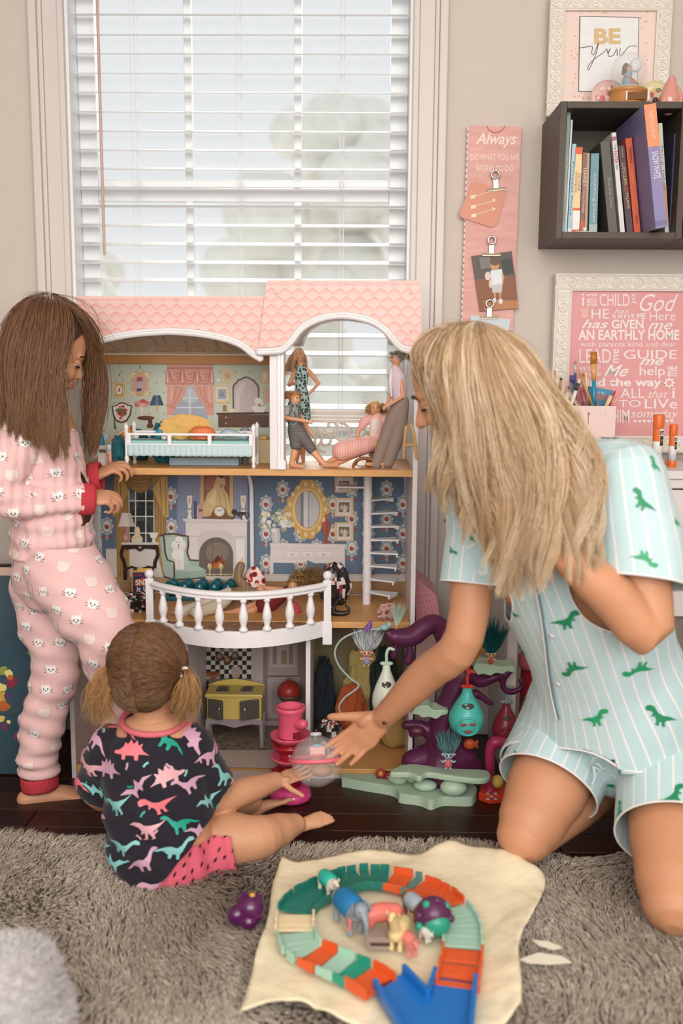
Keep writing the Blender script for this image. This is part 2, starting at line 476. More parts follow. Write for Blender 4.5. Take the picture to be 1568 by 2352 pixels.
# wooden slat blind
bl = thing('window_blind', 'white wooden slat blind with open slats hanging in the window', 'blind', (-.33, .035, WZ1))
slm = M('white blind slat', 'f4f5f6', rough=.45, var=.01)
nt_ = slm.node_tree; tr_ = nt_.nodes.new('ShaderNodeBsdfTranslucent'); tr_.inputs[0].default_value = (.92, .93, .95, 1); ms_ = nt_.nodes.new('ShaderNodeMixShader'); ms_.inputs[0].default_value = .45
nt_.links.new(nt_.nodes['Principled BSDF'].outputs[0], ms_.inputs[1]); nt_.links.new(tr_.outputs[0], ms_.inputs[2]); nt_.links.new(ms_.outputs[0], nt_.nodes['Material Output'].inputs[0])
sl = None; z = WZ1 - .06; tilt = Matrix.Rotation(radians(15), 3, 'X')
bx0, bx1 = WX0 + .014, WX1 - .012
while z > .47:
 if sl is None:
  sl = MB().box((0, 0, 0), (bx1 - bx0, .050, .003), tilt).build('slat', slm, bl, bevel=.001, seg=1); o = sl
 else:
  o = sl.copy(); col.objects.link(o)
 o.location = ((bx0 + bx1) / 2, .035, z + random.uniform(-.001, .001)); o.rotation_euler.y = random.uniform(-.0015, .0015); z -= .0508
MB().box((-.33, .035, z + .02), (bx1 - bx0, .05, .014)).build('bottom_rail', slm, bl, bevel=.003)
MB().box((-.33, .035, WZ1 - .02), (bx1 - bx0, .055, .04)).build('head_rail', slm, bl, bevel=.003)
for x in (-.62, -.33, -.045):
 mb = MB()
 for dx in (-.006, .006): mb.tube([(x + dx, .012, WZ1 - .03), (x + dx, .012, z)], .0009, 5); mb.tube([(x + dx * .6, .059, WZ1 - .03), (x + dx * .6, .059, z)], .0009, 5)
 mb.build('ladder_cord', slm, bl)
wx = P(233, 300, .004).x
MB().tube([(wx - .002, .004, WZ1 - .04), (wx, -.002, P(233, 583, 0).z)], .0042, 8).build('tilt_wand', M('pinkish wand', 'c9aaa2', rough=.4), bl, smooth=True)
# what lies beyond the window
struct(MB().box2((-14, .6, -.5), (14, 30, -.4)).build('ground_outside', M('bright bounce lawn', 'eceee6', rough=1, var=.04, vs=3)))  # lawn colour lightened to throw light up under the slats
hm = M('overexposed tree foliage', 'f1ece4', rough=1, var=.10, vs=6)  # glare of the overexposed garden is put into this near-white colour
for i, (x, yy, r) in enumerate(((-4.4, 10, 1.9), (-.35, 9, 1.75), (3.4, 9.5, 1.9))):
 mb = MB(); rr = random.Random(i + 3)
 mb.tube([(x, yy, -.4), (x, yy, 1.6)], .16, 8)
 for k in range(46):
  a = rr.uniform(0, 6.28); q = sqrt(rr.random()) * r * .82; h = rr.uniform(-1, 1); q *= sqrt(1 - h * h * .8)
  mb.ell((x + q * cos(a), yy + q * sin(a), 1.7 + h * 2.0), rr.uniform(.25, .5), nu=10, nv=7)
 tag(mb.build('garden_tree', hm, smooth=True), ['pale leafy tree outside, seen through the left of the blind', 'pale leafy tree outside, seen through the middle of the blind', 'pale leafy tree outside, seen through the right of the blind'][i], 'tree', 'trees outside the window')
mb = MB(); rr = random.Random(9)
for k in range(60): mb.ell((-9 + k * .3, 15 + rr.uniform(-.4, .4), .3 + rr.uniform(-.4, .9)), rr.uniform(.5, .9), nu=10, nv=7)
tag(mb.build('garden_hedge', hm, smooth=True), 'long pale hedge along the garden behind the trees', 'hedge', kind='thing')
# ---------------------------------------------------------------- the doll house
YF, YK = -.36, -.05                 # front edge and back panel
dh = thing('dollhouse', 'tall three-storey wooden doll house with pink roof in front of the window', 'doll house', (-.3, -.2, 0))
hw = M('doll house white', 'e9e3e4', rough=.4, var=.02)
hp = M('white moulded plastic', 'f1eef0', rough=.35, var=.01)
oak = M('pale pine board', 'd9a367', rough=.45, var=.13, vs=9, stretch=(1, 10, 10))
oakd = M('pine edge', 'cf9255', rough=.5, var=.12, vs=10, stretch=(1, 8, 8))
def shingle():
 m = bpy.data.materials.new('printed pink shingles'); m.use_nodes = True; N = m.node_tree.nodes; L = m.node_tree.links
 b = N['Principled BSDF']; b.inputs['Roughness'].default_value = .4
 tc = N.new('ShaderNodeTexCoord'); sp = N.new('ShaderNodeSeparateXYZ'); L.new(tc.outputs['Object'], sp.inputs[0])
 def op(k, a, c=None):
  n = N.new('ShaderNodeMath'); n.operation = k
  for i, q in enumerate((a, c)):
   if q is None: continue
   if isinstance(q, (int, float)): n.inputs[i].default_value = q
   else: L.new(q, n.inputs[i])
  return n.outputs[0]
 r = op('DIVIDE', op('ADD', sp.outputs['Z'], 5.0), .0195); row = op('FLOOR', r); fr = op('FRACT', r)
 u = op('ADD', op('DIVIDE', op('ADD', sp.outputs['X'], 5.0), .0335), op('MULTIPLY', op('MODULO', row, 2.0), .5))
 fu = op('ABSOLUTE', op('MULTIPLY', op('SUBTRACT', op('FRACT', u), .5), 2.0))          # 0 centre .. 1 side
 top = op('ADD', op('MULTIPLY', op('POWER', op('SUBTRACT', 1.0, op('POWER', fu, 2.6)), .55), .52), op('MULTIPLY', op('POWER', op('SUBTRACT', 1.0, fu), 5.0), .20))
 d = op('SUBTRACT', op('ADD', top, .22), fr)                                            # below the tile's crest
 shade = op('MULTIPLY', op('GREATER_THAN', d, 0.0), op('POWER', 2.718, op('MULTIPLY', d, -3.8)))
 edge = op('LESS_THAN', op('ABSOLUTE', d), .03)
 cr = N.new('ShaderNodeMix'); cr.data_type = 'RGBA'; L.new(shade, cr.inputs[0]); cr.inputs[6].default_value = lin('e3bfb7'); cr.inputs[7].default_value = lin('de8a82')
 c2 = N.new('ShaderNodeMix'); c2.data_type = 'RGBA'; L.new(op('MULTIPLY', edge, op('GREATER_THAN', fu, .45)), c2.inputs[0]); L.new(cr.outputs[2], c2.inputs[6]); c2.inputs[7].default_value = lin('efd6d0')
 L.new(c2.outputs[2], b.inputs['Base Color']); return m
shm = shingle()
ridge = flatm('efc2ba');
def pl(pts, Y): return [P(x, y, Y) for x, y in pts]
# side panels, floors, partitions
XHL, XHR = -.745, .157
ZT, ZM, ZB = .829, .434, .034
for s, x in (('l', XHL), ('r', XHR - .012)):
 MB().prism([(x, YF, 0), (x, YK, 0), (x, YK, 1.10), (x, YF, 1.135)], (.012, 0, 0)).build('side_panel', hw, dh, bevel=.001)
for z in (ZT, ZM):
 MB().box2((XHL + .012, YF + .004, z - .017), (XHR - .012, YK, z)).build('floor_board', oak, dh, bevel=.0015)
MB().box2((XHL + .012, YF + .004, ZB - .017), (XHR - .012, YK, ZB)).build('floor_board', oak, dh, bevel=.0015)
MB().box2((XHL + .012, YF + .02, 0.), (XHR - .012, YF + .03, ZB - .018)).build('plinth', hw, dh)
green = M('green doll house wallpaper', 'cfd6c4', rough=.6, var=.02); blue = M('blue doll house wallpaper', '64798f', rough=.6, var=.03)
kit = M('lilac kitchen print', 'b9a9ae', rough=.6, var=.04); olive = M('olive room print', '8b7d5c', rough=.6, var=.06);
XD = P(628, 1000, YF).x             # top partition
MB().box2((XHL + .018, YK, ZT), (XD, YK + .006, 1.12)).build('back_panel', green, dh)
MB().box2((XHL + .018, YK, ZM), (XHR - .018, YK + .006, ZT - .017)).build('back_panel', blue, dh)
XK0, XK1 = P(428, 1600, YF).x, P(707, 1650, YF).x
MB().box2((XHL + .018, YK, ZB), (XK0, YK + .006, ZM - .017)).build('back_panel', kit, dh)
MB().box2((XK0, YK, ZB), (XK1, YK + .006, ZM - .017)).build('back_panel', kit, dh)
MB().box2((XK1, YK, ZB), (XHR - .018, YK + .006, ZM - .017)).build('back_panel', olive, dh)
mb = MB().box2((XD - .0095, YF, ZT), (XD + .0095, YK, 1.14)); mb.build('partition', hw, dh, bevel=.001)
mb = MB()
for x0, x1, y0 in ((.0095, .018, -.005), (.018, .026, .004)): mb.box2((XD + x0, YF - .004 + y0 * 0, ZT), (XD + x1, YF + .03, 1.135))
mb.box2((XD + .0095, YF - .006, ZT), (XD + .031, YF + .034, ZT + .022))
mb.build('pilaster', hp, dh, bevel=.0015)
for x in (XK0, XK1): MB().box2((x - .006, YF - .001, 0), (x + .006, YK, ZM - .0175)).build('partition', hw, dh, bevel=.001)
# lower left base bar and printed inner sides
MB().box2((XHL + .013, YF + .006, .008), (XK0 - .007, YF + .02, .036)).build('base_bar', oakd, dh)
# left roof, right roof, ridge strips, screws, mouldings
arcL = [(176, 798), (200, 782), (230, 773), (262, 765), (310, 757), (360, 753), (400, 752), (460, 757), (520, 769), (556, 784), (580, 803), (598, 814), (628, 817)]
arcR = [(968, 796), (935, 794), (916, 785), (899, 765), (880, 745), (850, 727), (800, 716), (760, 717), (720, 728), (690, 747), (672, 770), (655, 789), (640, 796), (594, 799)]
MB().prism(pl([(172, 681), (628, 683)] + arcL[::-1], YF), (0, .010, 0)).build('roof_panel', shm, dh)
MB().prism(pl([(612, 645), (965, 645)] + arcR, YF - .0125), (0, .010, 0)).build('roof_panel', shm, dh)
for x0, x1, y0, y1, Y in ((172, 608, 680.5, 687, YF), (612, 965, 644, 651, YF - .0125)):
 n = int((x1 - x0) / 29.6)
 for i in range(n):
  a = x0 + (x1 - x0) * i / n; b = x0 + (x1 - x0) * (i + 1) / n - .8
  MB().prism(pl([(a, y0), (b, y0), (b, y1), (a, y1)], Y - .0008), (0, .0008, 0)).build('ridge_tile', ridge, dh)
for x, y, Y in ((407, 687, YF), (795, 652, YF - .0125), (633, 674, YF - .0125), (623, 757, YF - .0125), (943, 674, YF - .0125), (943, 759, YF - .0125)):
 p = P(x, y, Y); MB().lathe(p, [(.0035, .0), (.0035, .001), (.0028, .0022)], 12, Matrix.Rotation(radians(90), 3, 'X')).build('screw_cap', ridge, dh, smooth=True)
def trim(arc, Y):
 mb = MB(); c = [p - V((0, .004, .010)) for p in pl(arc, Y)]
 mb.tube(c, [(.0095, .008)] * len(c), 10, up=(0, -1, 0), k=3)
 c2 = [p + V((0, -.006, .004)) for p in c]; mb.tube(c2, .0035, 8, up=(0, -1, 0), k=3)
 mb.build('arch_moulding', hp, dh, smooth=True)
trim(arcL[:-1], YF); trim(arcR, YF - .0125)
# arched soffit of the right bay
fa = [p for p in pl([(920, 800), (905, 780), (890, 762), (872, 748), (845, 734), (800, 723), (760, 724), (725, 734), (697, 752), (680, 772), (664, 795)], YF)]
ba = pl([(892, 790), (888, 776), (880, 764), (868, 754), (842, 743), (800, 737), (765, 738), (738, 745), (715, 759), (703, 776), (696, 795)], -.09)
mb = MB(); n = len(fa)
mb.add(fa + ba, [(i, i + 1, n + i + 1, n + i) for i in range(n - 1)]); mb.build('arch_soffit', M('soffit cream', 'ded3c8', rough=.6), dh, smooth=True, solid=.002)
# left ceiling with raised scrolls, cross beam
cel = M('embossed tan ceiling', 'dcc7ab', rough=.6, var=.06)
zc0, zc1 = P(430, 812, -.06).z, P(430, 745, YF + .012).z
MB().add([(XHL + .012, -.06, zc0), (XD - .0095, -.06, zc0), (XD - .0095, YF + .011, zc1), (XHL + .012, YF + .011, zc1)], [(0, 1, 2, 3)]).build('ceiling_panel', cel, dh, solid=.002)
mb = MB()
def cpt(px, t): p = V((P(px, 790, -.2).x, -.06 + (YF + .07) * t, 0)); p.z = zc0 + (zc1 - zc0) * t - .002; return p
for x0 in (262, 330, 400, 470, 540):
 mb.tube([cpt(x0 + 24 * cos(a), .42 + .3 * sin(a)) for a in np.linspace(0, 6.28, 22)], .0013, 5)
 mb.tube([cpt(x0 + 34 + 14 * cos(a), .35 + .18 * sin(a)) for a in np.linspace(.5, 5.2, 16)], .0012, 5)
 mb.tube([cpt(x0 - 12, .1), cpt(x0 + 12, .1), cpt(x0 + 16, .22), cpt(x0 - 16, .22), cpt(x0 - 12, .1)], .001, 5)
for t in (.03, .06): mb.tube([cpt(245, t), cpt(615, t)], .0014, 5)
mb.build('ceiling_relief', cel, dh, smooth=True)
MB().box2((XHL + .018, -.066, P(430, 836, -.066).z), (XD - .0095, -.054, P(430, 816, -.066).z)).build('cross_beam', oakd, dh, bevel=.001)
# back railing of the right bay
crm = M('cream railing', 'e3d8cc', rough=.5)
for y0, y1 in ((943, 952), (955, 960), (963, 970)):
 a = P(700, y0, -.07); b = P(700, y1, -.07); MB().box2((XD + .01, -.075, a.z), (XHR - .013, -.063, b.z)).build('back_rail', crm, dh, bevel=.001)
a = P(700, 1053, -.07); MB().box2((XD + .01, -.08, ZT), (XHR - .013, -.062, a.z)).build('back_sill', oakd, dh, bevel=.001)
mb = MB()
def spiral(cx, cy, r, a0, a1, k=1.): return [P(cx + r * (1 - .72 * t) * cos(radians(a0 + (a1 - a0) * t)), cy + r * (1 - .72 * t) * sin(radians(a0 + (a1 - a0) * t)), -.07) for t in np.linspace(0, 1, 22)]
for cx, cy, r, a0, a1 in ((712, 1008, 30, -60, 330), (745, 1012, 26, 90, 520), (782, 995, 24, -90, 300), (760, 978, 18, 160, -200), (820, 1012, 30, -60, 330), (852, 1010, 26, 90, 520), (886, 995, 26, -90, 300), (905, 1015, 22, 0, 380), (690, 985, 18, 0, 360)):
 mb.tube(spiral(cx, cy, r, a0, a1), .0036, 7)
mb.build('scrollwork', crm, dh, smooth=True)
# balcony: curved apron, floor, railing, turned balusters, newels
bx0, bx1 = P(346, 1400, YF).x, P(752, 1400, YF).x; bc = (bx0 + bx1) / 2; bw = (bx1 - bx0) / 2; BD = .125
def arc(t, d=0.): a = (t - .5) * 2; return V((bc + a * (bw + d * .3), YF - (BD + d) * (1 - a * a) - .002, 0))
AP0, AP1 = .398, .440
mb = MB(); n = 28; o_ = [arc(i / n) for i in range(n + 1)]; q_ = [arc(i / n, -.012) + V((0, .0, 0)) for i in range(n + 1)]
mb.prism([V((p.x, p.y, AP0)) for p in o_] + [V((p.x, max(p.y, p.y), AP0)) for p in q_[::-1]], (0, 0, AP1 - AP0)); mb.build('balcony_apron', hp, dh, bevel=.001)
mb = MB(); mb.prism([V((p.x, p.y, .424)) for p in q_], (0, 0, .009)); mb.build('balcony_floor', M('cobble print', 'a98064', rough=.6, var=.25, vs=70), dh)
fl = []; rr = random.Random(5)
mb = MB()
for i in range(85):
 t = rr.uniform(.05, .95); u = rr.uniform(.05, .92); p = arc(t, -.02); p.y = YF + (p.y - YF) * u; k = rr.uniform(.006, .011); a0 = rr.uniform(0, 6)
 mb.poly([(p.x + k * cos(a0 + j * 1.05) * rr.uniform(.8, 1.2), p.y + k * .7 * sin(a0 + j * 1.05), .4334 + i * 2e-6) for j in range(6)], rr.randrange(3))
mb.build('cobble_print', [flatm('8a5f48'), flatm('b8917a'), flatm('9b7a68')], dh)
mb = MB(); mb.tube([arc(i / 20, -.004) + V((0, 0, .5335)) for i in range(21)], [(.0108, .0078)] * 21, 10, up=(0, 0, 1), k=2); mb.tube([arc(i / 20, -.004) + V((0, 0, .524)) for i in range(21)], [(.0075, .005)] * 21, 8, up=(0, 0, 1), k=2)
mb.build('handrail', hp, dh, smooth=True)
bal = None; prof = [(r_ * 1.2, h_) for r_, h_ in [(.0095, 0), (.0095, .006), (.007, .009), (.0055, .014), (.0085, .026), (.0100, .036), (.0085, .048), (.006, .060), (.0048, .068), (.0048, .072), (.0072, .075), (.0072, .081), (.006, .083)]]
for i, t in enumerate((.085, .19, .305, .425, .555, .68, .80, .91)):
 p = arc(t, -.005); p.z = AP1
 if bal is None: o = bal = MB().lathe((0, 0, 0), prof, 14).build('baluster', hp, dh, smooth=True)
 else: o = bal.copy(); col.objects.link(o)
 o.location = p
for x in (bx0, bx1):
 mb = MB(); c = V((x, YF - .006, 0))
 mb.box((x, YF - .008, .485), (.019, .014, .115)); mb.box((x, YF - .008, .408), (.024, .016, .06)); mb.box((x, YF - .008, .5435), (.022, .016, .006))
 mb.lathe((x, YF - .008, .546), [(.006, 0), (.006, .003)], 12); mb.ell((x, YF - .008,   .559), .0122, nu=14, nv=10)
 mb.build('newel_post', hp, dh, bevel=.001)
# kitchen stage under the balcony
mb = MB(); BD2 = BD; BD = .075
kx0, kx1 = XK0, XK1 - .001; bc, bw = (kx0 + kx1) / 2, (kx1 - kx0) / 2
mb.prism([V((arc(i / 24).x, arc(i / 24).y, .0)) for i in range(25)], (0, 0, .028)); mb.build('stage_step', M('pinkish white step', 'd5c3c0', rough=.3, var=.02), dh, bevel=.002)
MB().box2((kx0 + .006, YF, ZB), (kx1 - .006, YK, ZB + .0015)).build('kitchen_floor_print', M('brown kitchen floor print', '8b6f5e', rough=.5, var=.12, vs=30), dh)
MB().box2((kx0 + .006, YF + .001, ZB + .0016), (kx1 - .006, -.215, ZB + .0024)).build('pale_floor_print', M('pinkish parquet print', 'cdb9ae', rough=.35, var=.05, vs=40), dh)
# spiral stair
sx, sy = P(843, 1250, -.16).x, -.16
zs0 = ZM
mb = MB().lathe((sx, sy, zs0), [(.0115, 0), (.0115, ZT - .017 - zs0)], 18)
for k in range(8): mb.lathe((sx, sy, zs0 + .045 + k * .0365), [(.0125, 0), (.0125, .012)], 18)
mb.build('stair_post', hp, dh, smooth=False, bevel=.0008)
angs = [(-28, .082), (-16, .082), (-6, .083), (3, .082), (11, .080), (21, .076), (33, .066), (50, .05), (160, .05), (188, .05)]
for k, (a, L_) in enumerate(angs):
 z = zs0 + .034 + k * .0362; a = radians(a); L_ = .084
 d = V((cos(a), sin(a), 0)); s_ = V((-sin(a), cos(a), 0))
 c = V((sx, sy, z))
 mb = MB(); out = [c + d * .008 + s_ * .010, c + d * .008 - s_ * .010, c + d * L_ - s_ * .026, c + d * L_ + s_ * .026]
 mb.prism(out, (0, 0, .0045)); mb.prism([p - d * .002 - V((0, 0, .0065)) for p in out[2:]] + [out[3] - d * .006 - V((0, 0, .0065)), out[2] - d * .006 - V((0, 0, .0065))], (0, 0, .0065))
 mb.build('stair_step', hp, dh, bevel=.0008)
# arched partition edge on the middle floor
T4 = lambda pts: [(220 + x / 4.126, 1080 + y / 4.126) for x, y in pts]
T5 = lambda pts: [(560 + x / 3.92, 1080 + y / 3.92) for x, y in pts]
T2 = lambda pts: [(220 + x / 3.733, 640 + y / 3.733) for x, y in pts]
T7 = lambda pts: [(400 + x / 3.136, 1420 + y / 3.136) for x, y in pts]
MB().prism(pl(T4([(1432, 45), (1462, 45), (1482, 110), (1490, 180), (1498, 1020), (1465, 1020), (1456, 190), (1450, 120)]), YK - .02), (0, .0195, 0)).build('arched_partition', hw, dh)
# light switch-like latch on the right side wall
sd = MB(); sd.tube([P(932, 980, YF - .012), P(930, 1000, YF - .016), P(926, 1052, YF - .012)], .004, 7, k=4); sd.tube([P(942, 976, YF - .012), P(950, 1000, YF - .016), P(957, 1052, YF - .012)], .004, 7, k=4); sd.tube([P(928, 1022, YF - .012), P(955, 1022, YF - .012)], .0035, 7)
tag(sd.build('toy_step_ladder', M('honey wood', 'd8ab6e', rough=.4), None, smooth=True), 'small honey coloured toy ladder hung on the right edge of the doll house', 'toy ladder')
# ---------------------------------------------------------------- people
_tube = MB.tube
def fine_tube(s, pts, rad, n=10, **k):
 if n >= 12: n = 40; k['k'] = max(4, k.get('k', 0) * 2)
 return _tube(s, pts, rad if isinstance(rad, list) else [rad] * len(pts), n, **k)
J = P
MB.tube = fine_tube
def rot_to(fwd, up):
 f = V(fwd).normalized(); u = V(up); u = (u - f * u.dot(f)).normalized(); s = f.cross(u)   # s: the person's right
 return Matrix((s, f, u)).transposed()          # local x right, y forward, z up
def head(mb, c, fwd, up, s=1., child=False):
 """skull, jaw, nose, lips, ears; s = 1 is a head 0.22 m tall; returns placer of local points"""
 R = rot_to(fwd, up); c = V(c)
 L = lambda x, y, z: c + R @ (V((x, y, z)) * s)
 mb.ell(L(0, -.008, .022), [v * s for v in (.076, .094, .088)], R, 24, 16)
 mb.ell(L(0, .018, -.030), [v * s for v in ((.060, .070, .070) if not child else (.063, .068, .062))], R, 20, 14)
 mb.ell(L(0, .050, -.078), [v * s for v in (.026, .024, .018)], R, 12, 8)         # chin
 mb.ell(L(0, .071, .020), [v * s for v in (.052, .018, .016)], R, 14, 8)          # brow
 for x in (-.036, .036): mb.ell(L(x, .060, -.030), [v * s for v in (.026, .024, .024)], R, 12, 8)   # cheeks
 k = .85 if child else 1.
 if child: mb.tube([L(0, .080, .010), L(0, .086, -.012), L(0, .095, -.029)], [.007 * s, .008 * s, .0095 * s], 10)
 else: mb.tube([L(0, .080, .012), L(0, .094, -.012), L(0, .104, -.030)], [.007 * s, .009 * s, .011 * s], 10)
 for x in (-.009, .009): mb.ell(L(x, .094 - (.008 if child else 0), -.033), .0075 * s, nu=8, nv=6)
 mb.ell(L(0, .082, -.053), [v * s for v in (.024, .010, .006)], R, 12, 8); mb.ell(L(0, .080, -.063), [v * s for v in (.020, .010, .007)], R, 12, 8)
 for x in (-1, 1):
  mb.ell(L(x * .078, -.008, -.012), [v * s for v in (.008, .018, .030)], R, 10, 8); mb.ell(L(x * .084, -.016, .000), [v * s for v in (.006, .014, .020)], R, 10, 8)
 return L, R
def face_parts(L, R, s, parent, lid):
 eyem = M('eye white', 'e9e4df', rough=.2, var=0); lashm = M('eyelash', '2c1c14', rough=.6, var=0); lipm = M('lip', 'c77a6c', rough=.4, var=.03)
 for x in (-.031, .031):
  e = MB().ell(L(x, .069, .000), .0125 * s, nu=12, nv=8).build('eye', eyem, parent, smooth=True)
  MB().ell(L(x, .0795, -.005), [v * s for v in (.005, .003, .005)], R, 10, 6).build('iris', M('brown iris', '4a2c1c', rough=.2, var=0), e, smooth=True)
  MB().ell(L(x, .069, .0030), .0136 * s, nu=12, nv=8).build('eyelid', lid, e, smooth=True)
  MB().tube([L(x - .015, .073, -.006), L(x, .0835, -.0065), L(x + .015, .073, -.006)], .0022 * s, 6, k=3).build('eyelash', lashm, e, smooth=True)
  MB().tube([L(x - .019, .078, .020), L(x, .088, .026), L(x + .019, .074, .021)], [.002 * s, .0035 * s, .002 * s], 6, k=3).build('eyebrow', lashm, parent, smooth=True)
 MB().ell(L(0, .0865, -.0535), [v * s for v in (.022, .0075, .0045)], R, 12, 8).ell(L(0, .0845, -.0625), [v * s for v in (.018, .008, .0055)], R, 12, 8).build('lips', lipm, parent, smooth=True)
def hand(mb, W, d, n, s=1., side=1, curl=(25, 28, 32, 38), curl0=None, spread=6, thumb=(40, 15), tn=0., fingers=None):
 """palm and five fingers. W wrist, d towards the fingers, n out of the back of the hand, side: thumb at side*(d x n)"""
 d = V(d).normalized(); n = V(n); n = (n - d * n.dot(d)).normalized(); t = d.cross(n) * side; W = V(W)
 mb.tube([W - d * .01 * s, W + d * .028 * s, W + d * .062 * s, W + d * .084 * s], [(.025 * s, .019 * s), (.032 * s, .017 * s), (.039 * s, .014 * s), (.036 * s, .0115 * s)], 14, up=n, k=2)
 mb.ell(W + d * .035 * s + t * .022 * s - n * .008 * s, [.024 * s, .014 * s, .016 * s], Matrix((d, t, n)).transposed(), 12, 8)
 lens = (.074, .082, .076, .060); tips = []
 for i in range(4):
  o = (.028, .0095, -.009, -.0265)[i]
  b = W + d * (.082, .088, .085, .076)[i] * s + t * o * s
  a = radians((1.3, .4, -.5, -1.5)[i] * spread)
  dd = d * cos(a) + t * sin(a); ax = t * cos(a) - d * sin(a)
  p = b - dd * .012 * s; pts = [p, b]; ang = radians(curl0[i] if curl0 else curl[i] * .7); L_ = lens[i] * s
  for q, fr in enumerate((.44, .31, .25)):
   v = dd * cos(ang) - n * sin(ang); p = pts[-1] + v * L_ * fr; pts.append(p); ang += radians(curl[i])
  r = (.0086, .0090, .0086, .0076)[i] * s
  mb.tube(pts, [r * 1.1, r * 1.12, r, r * .95, r * .78], 10, k=3); tips.append((pts[-1], (pts[-1] - pts[-2]).normalized()))
 a, b = radians(thumb[0]), radians(thumb[1])
 v = (d * cos(a) + t * sin(a)) * cos(radians(tn)) - n * sin(radians(tn)); v.normalize()
 p0 = W + d * .022 * s + t * .020 * s; p1 = p0 + v * .040 * s; v2 = (v * cos(b) + (d * sin(a) * .6 - n * .5).normalized() * sin(b)).normalized(); p2 = p1 + v2 * .033 * s; p3 = p2 + v2 * .024 * s
 mb.tube([p0, p1, p2, p3], [.0135 * s, .012 * s, .0105 * s, .0085 * s], 10, k=3); tips.append((p3, v2))
 return tips
def foot(mb, ankle, d, up, s=1., side=1):
 """ankle joint, d towards the toes, up out of the instep, side: big toe at side*(d x up)"""
 d = V(d).normalized(); u = V(up); u = (u - d * u.dot(d)).normalized(); t = d.cross(u) * side; A = V(ankle)
 b = A - u * .058 * s
 mb.tube([b - d * .040 * s + u * .004 * s, b + d * .005 * s + u * .008 * s, b + d * .06 * s + u * .010 * s, b + d * .115 * s, b + d * .140 * s - u * .006 * s],
 [(.028 * s, .026 * s), (.030 * s, .032 * s), (.035 * s, .026 * s), (.042 * s, .018 * s), (.038 * s, .012 * s)], 14, up=u, k=2)
 mb.tube([A + u * .02 * s, b + d * .03 * s + u * .018 * s], [.030 * s, .028 * s], 12)
 for i in range(5):
  o = (.028, .011, -.005, -.020, -.033)[i]; L_ = (.040, .040, .036, .030, .024)[i]; r = (.0125, .0092, .0088, .0082, .0078)[i]
  p = b + d * (.142, .143, .139, .132, .122)[i] * s + t * o * s - u * .006 * s
  mb.tube([p, p + d * L_ * .6 * s + u * .002 * s, p + d * L_ * s - u * .003 * s], [r * s, r * s, r * .9 * s], 9)
def finish(name, mb, vox, mat, parent, it=9):
 me = remesh(mb, vox, it); o = meshobj(name, me, mat, parent); return o
def scatter(me, dist, seed, ok=None):
 c = vco(me); nn = vno(me); r = np.random.default_rng(seed); idx = r.permutation(len(c)); got = np.empty((0, 3)); out = []
 for i in idx[:6000]:
  p = c[i]
  if ok is not None and not ok(p): continue
  if len(got) and np.min(((got - p) ** 2).sum(1)) < dist * dist: continue
  got = np.vstack([got, p]); out.append((V(p), V(nn[i])))
 return out
def hairsheet(guides, n, k=16, jit=.004, wave=0., wf=2.5, seed=0, cut=(.82, 1.), depth=.012, clump=0):
 r = np.random.default_rng(seed); G = np.stack([resample([J(*q) for q in g], k) for g in guides]); m = len(G) - 1
 u = r.uniform(0, m, n); i = np.minimum(u.astype(int), m - 1); f = (u - i)[:, None, None]
# smooth interpolation between neighbouring guides
 p = G[i] * (1 - f) + G[i + 1] * f
 t = np.linspace(0, 1, k)[None, :, None]
 L_ = r.uniform(cut[0], cut[1], n)[:, None]
 tt = np.linspace(0, 1, k)[None] * L_ * (k - 1); a = np.minimum(tt.astype(int), k - 2); fr = (tt - a)[..., None]
 p = np.take_along_axis(p, a[..., None], 1) * (1 - fr) + np.take_along_axis(p, a[..., None] + 1, 1) * fr
 off = r.normal(size=(n, 1, 3)) * jit; off2 = r.normal(size=(n, 1, 3)) * jit
 p = p + off * np.clip(t * 3, 0, 1) + off2 * t * 1.2
 p[:, :, 1] -= r.uniform(0, depth, (n, 1)) * np.clip(t[..., 0] * 4, .15, 1)
 if clump:
  nc = max(2, int(n / clump)); cid = r.integers(0, nc, n); order = np.argsort(u); cid = np.empty(n, int); cid[order] = np.arange(n) * nc // n
  mean = np.stack([p[cid == q].mean(0) for q in range(nc)]); kk = np.clip(t * 1.5 - .45, 0, 1) ** 1.3 * .78
  p = p * (1 - kk) + mean[cid] * kk
  ls = r.uniform(.93, 1.0, nc)[cid]
 if not clump: cid = np.arange(n)
 if wave:
# the hairs of one lock wave together
  nc = cid.max() + 1; env = np.clip(t[..., 0] * 1.6 - .3, 0, 1.2); ph = (np.sin(np.arange(nc) / nc * m * 2.1) * 1.5 + r.uniform(-1.3, 1.3, nc))[cid][:, None] + r.normal(size=(n, 1)) * .12
  am = r.uniform(.5, 1.35, nc)[cid][:, None] * wave; fq = r.uniform(.85, 1.15, nc)[cid][:, None] * wf
  p[:, :, 0] += np.sin(t[..., 0] * 6.28 * fq + ph) * am * env; p[:, :, 1] += .6 * np.cos(t[..., 0] * 6.28 * fq + ph) * am * env
 return p, cid
def haircols(n, base, spread, seed, k=None, tip=None):
 r = np.random.default_rng(seed); base = [np.array(lin(b)[:3]) for b in base]
 w_ = r.dirichlet(np.ones(len(base)) * spread, n); c = sum(w_[:, i:i + 1] * base[i] for i in range(len(base))) * r.uniform(.8, 1.2, (n, 1))
 if k:
  t = np.linspace(0, 1, k)[None, :, None]; c = c[:, None] * (1 - t) + (c[:, None] * .5 + np.array(lin(tip)[:3]) * .5) * t
 return c
skin_w = M('skin warm', 'cc936f', rough=.5, var=.05, vs=9, sss=.12, bump=.04, bs=300)
skin_g = M('skin girl', 'cf9674', rough=.5, var=.05, vs=9, sss=.12, bump=.03, bs=300)
skin_t = M('skin toddler', 'd39d79', rough=.5, var=.05, vs=9, sss=.12, bump=.03, bs=300)
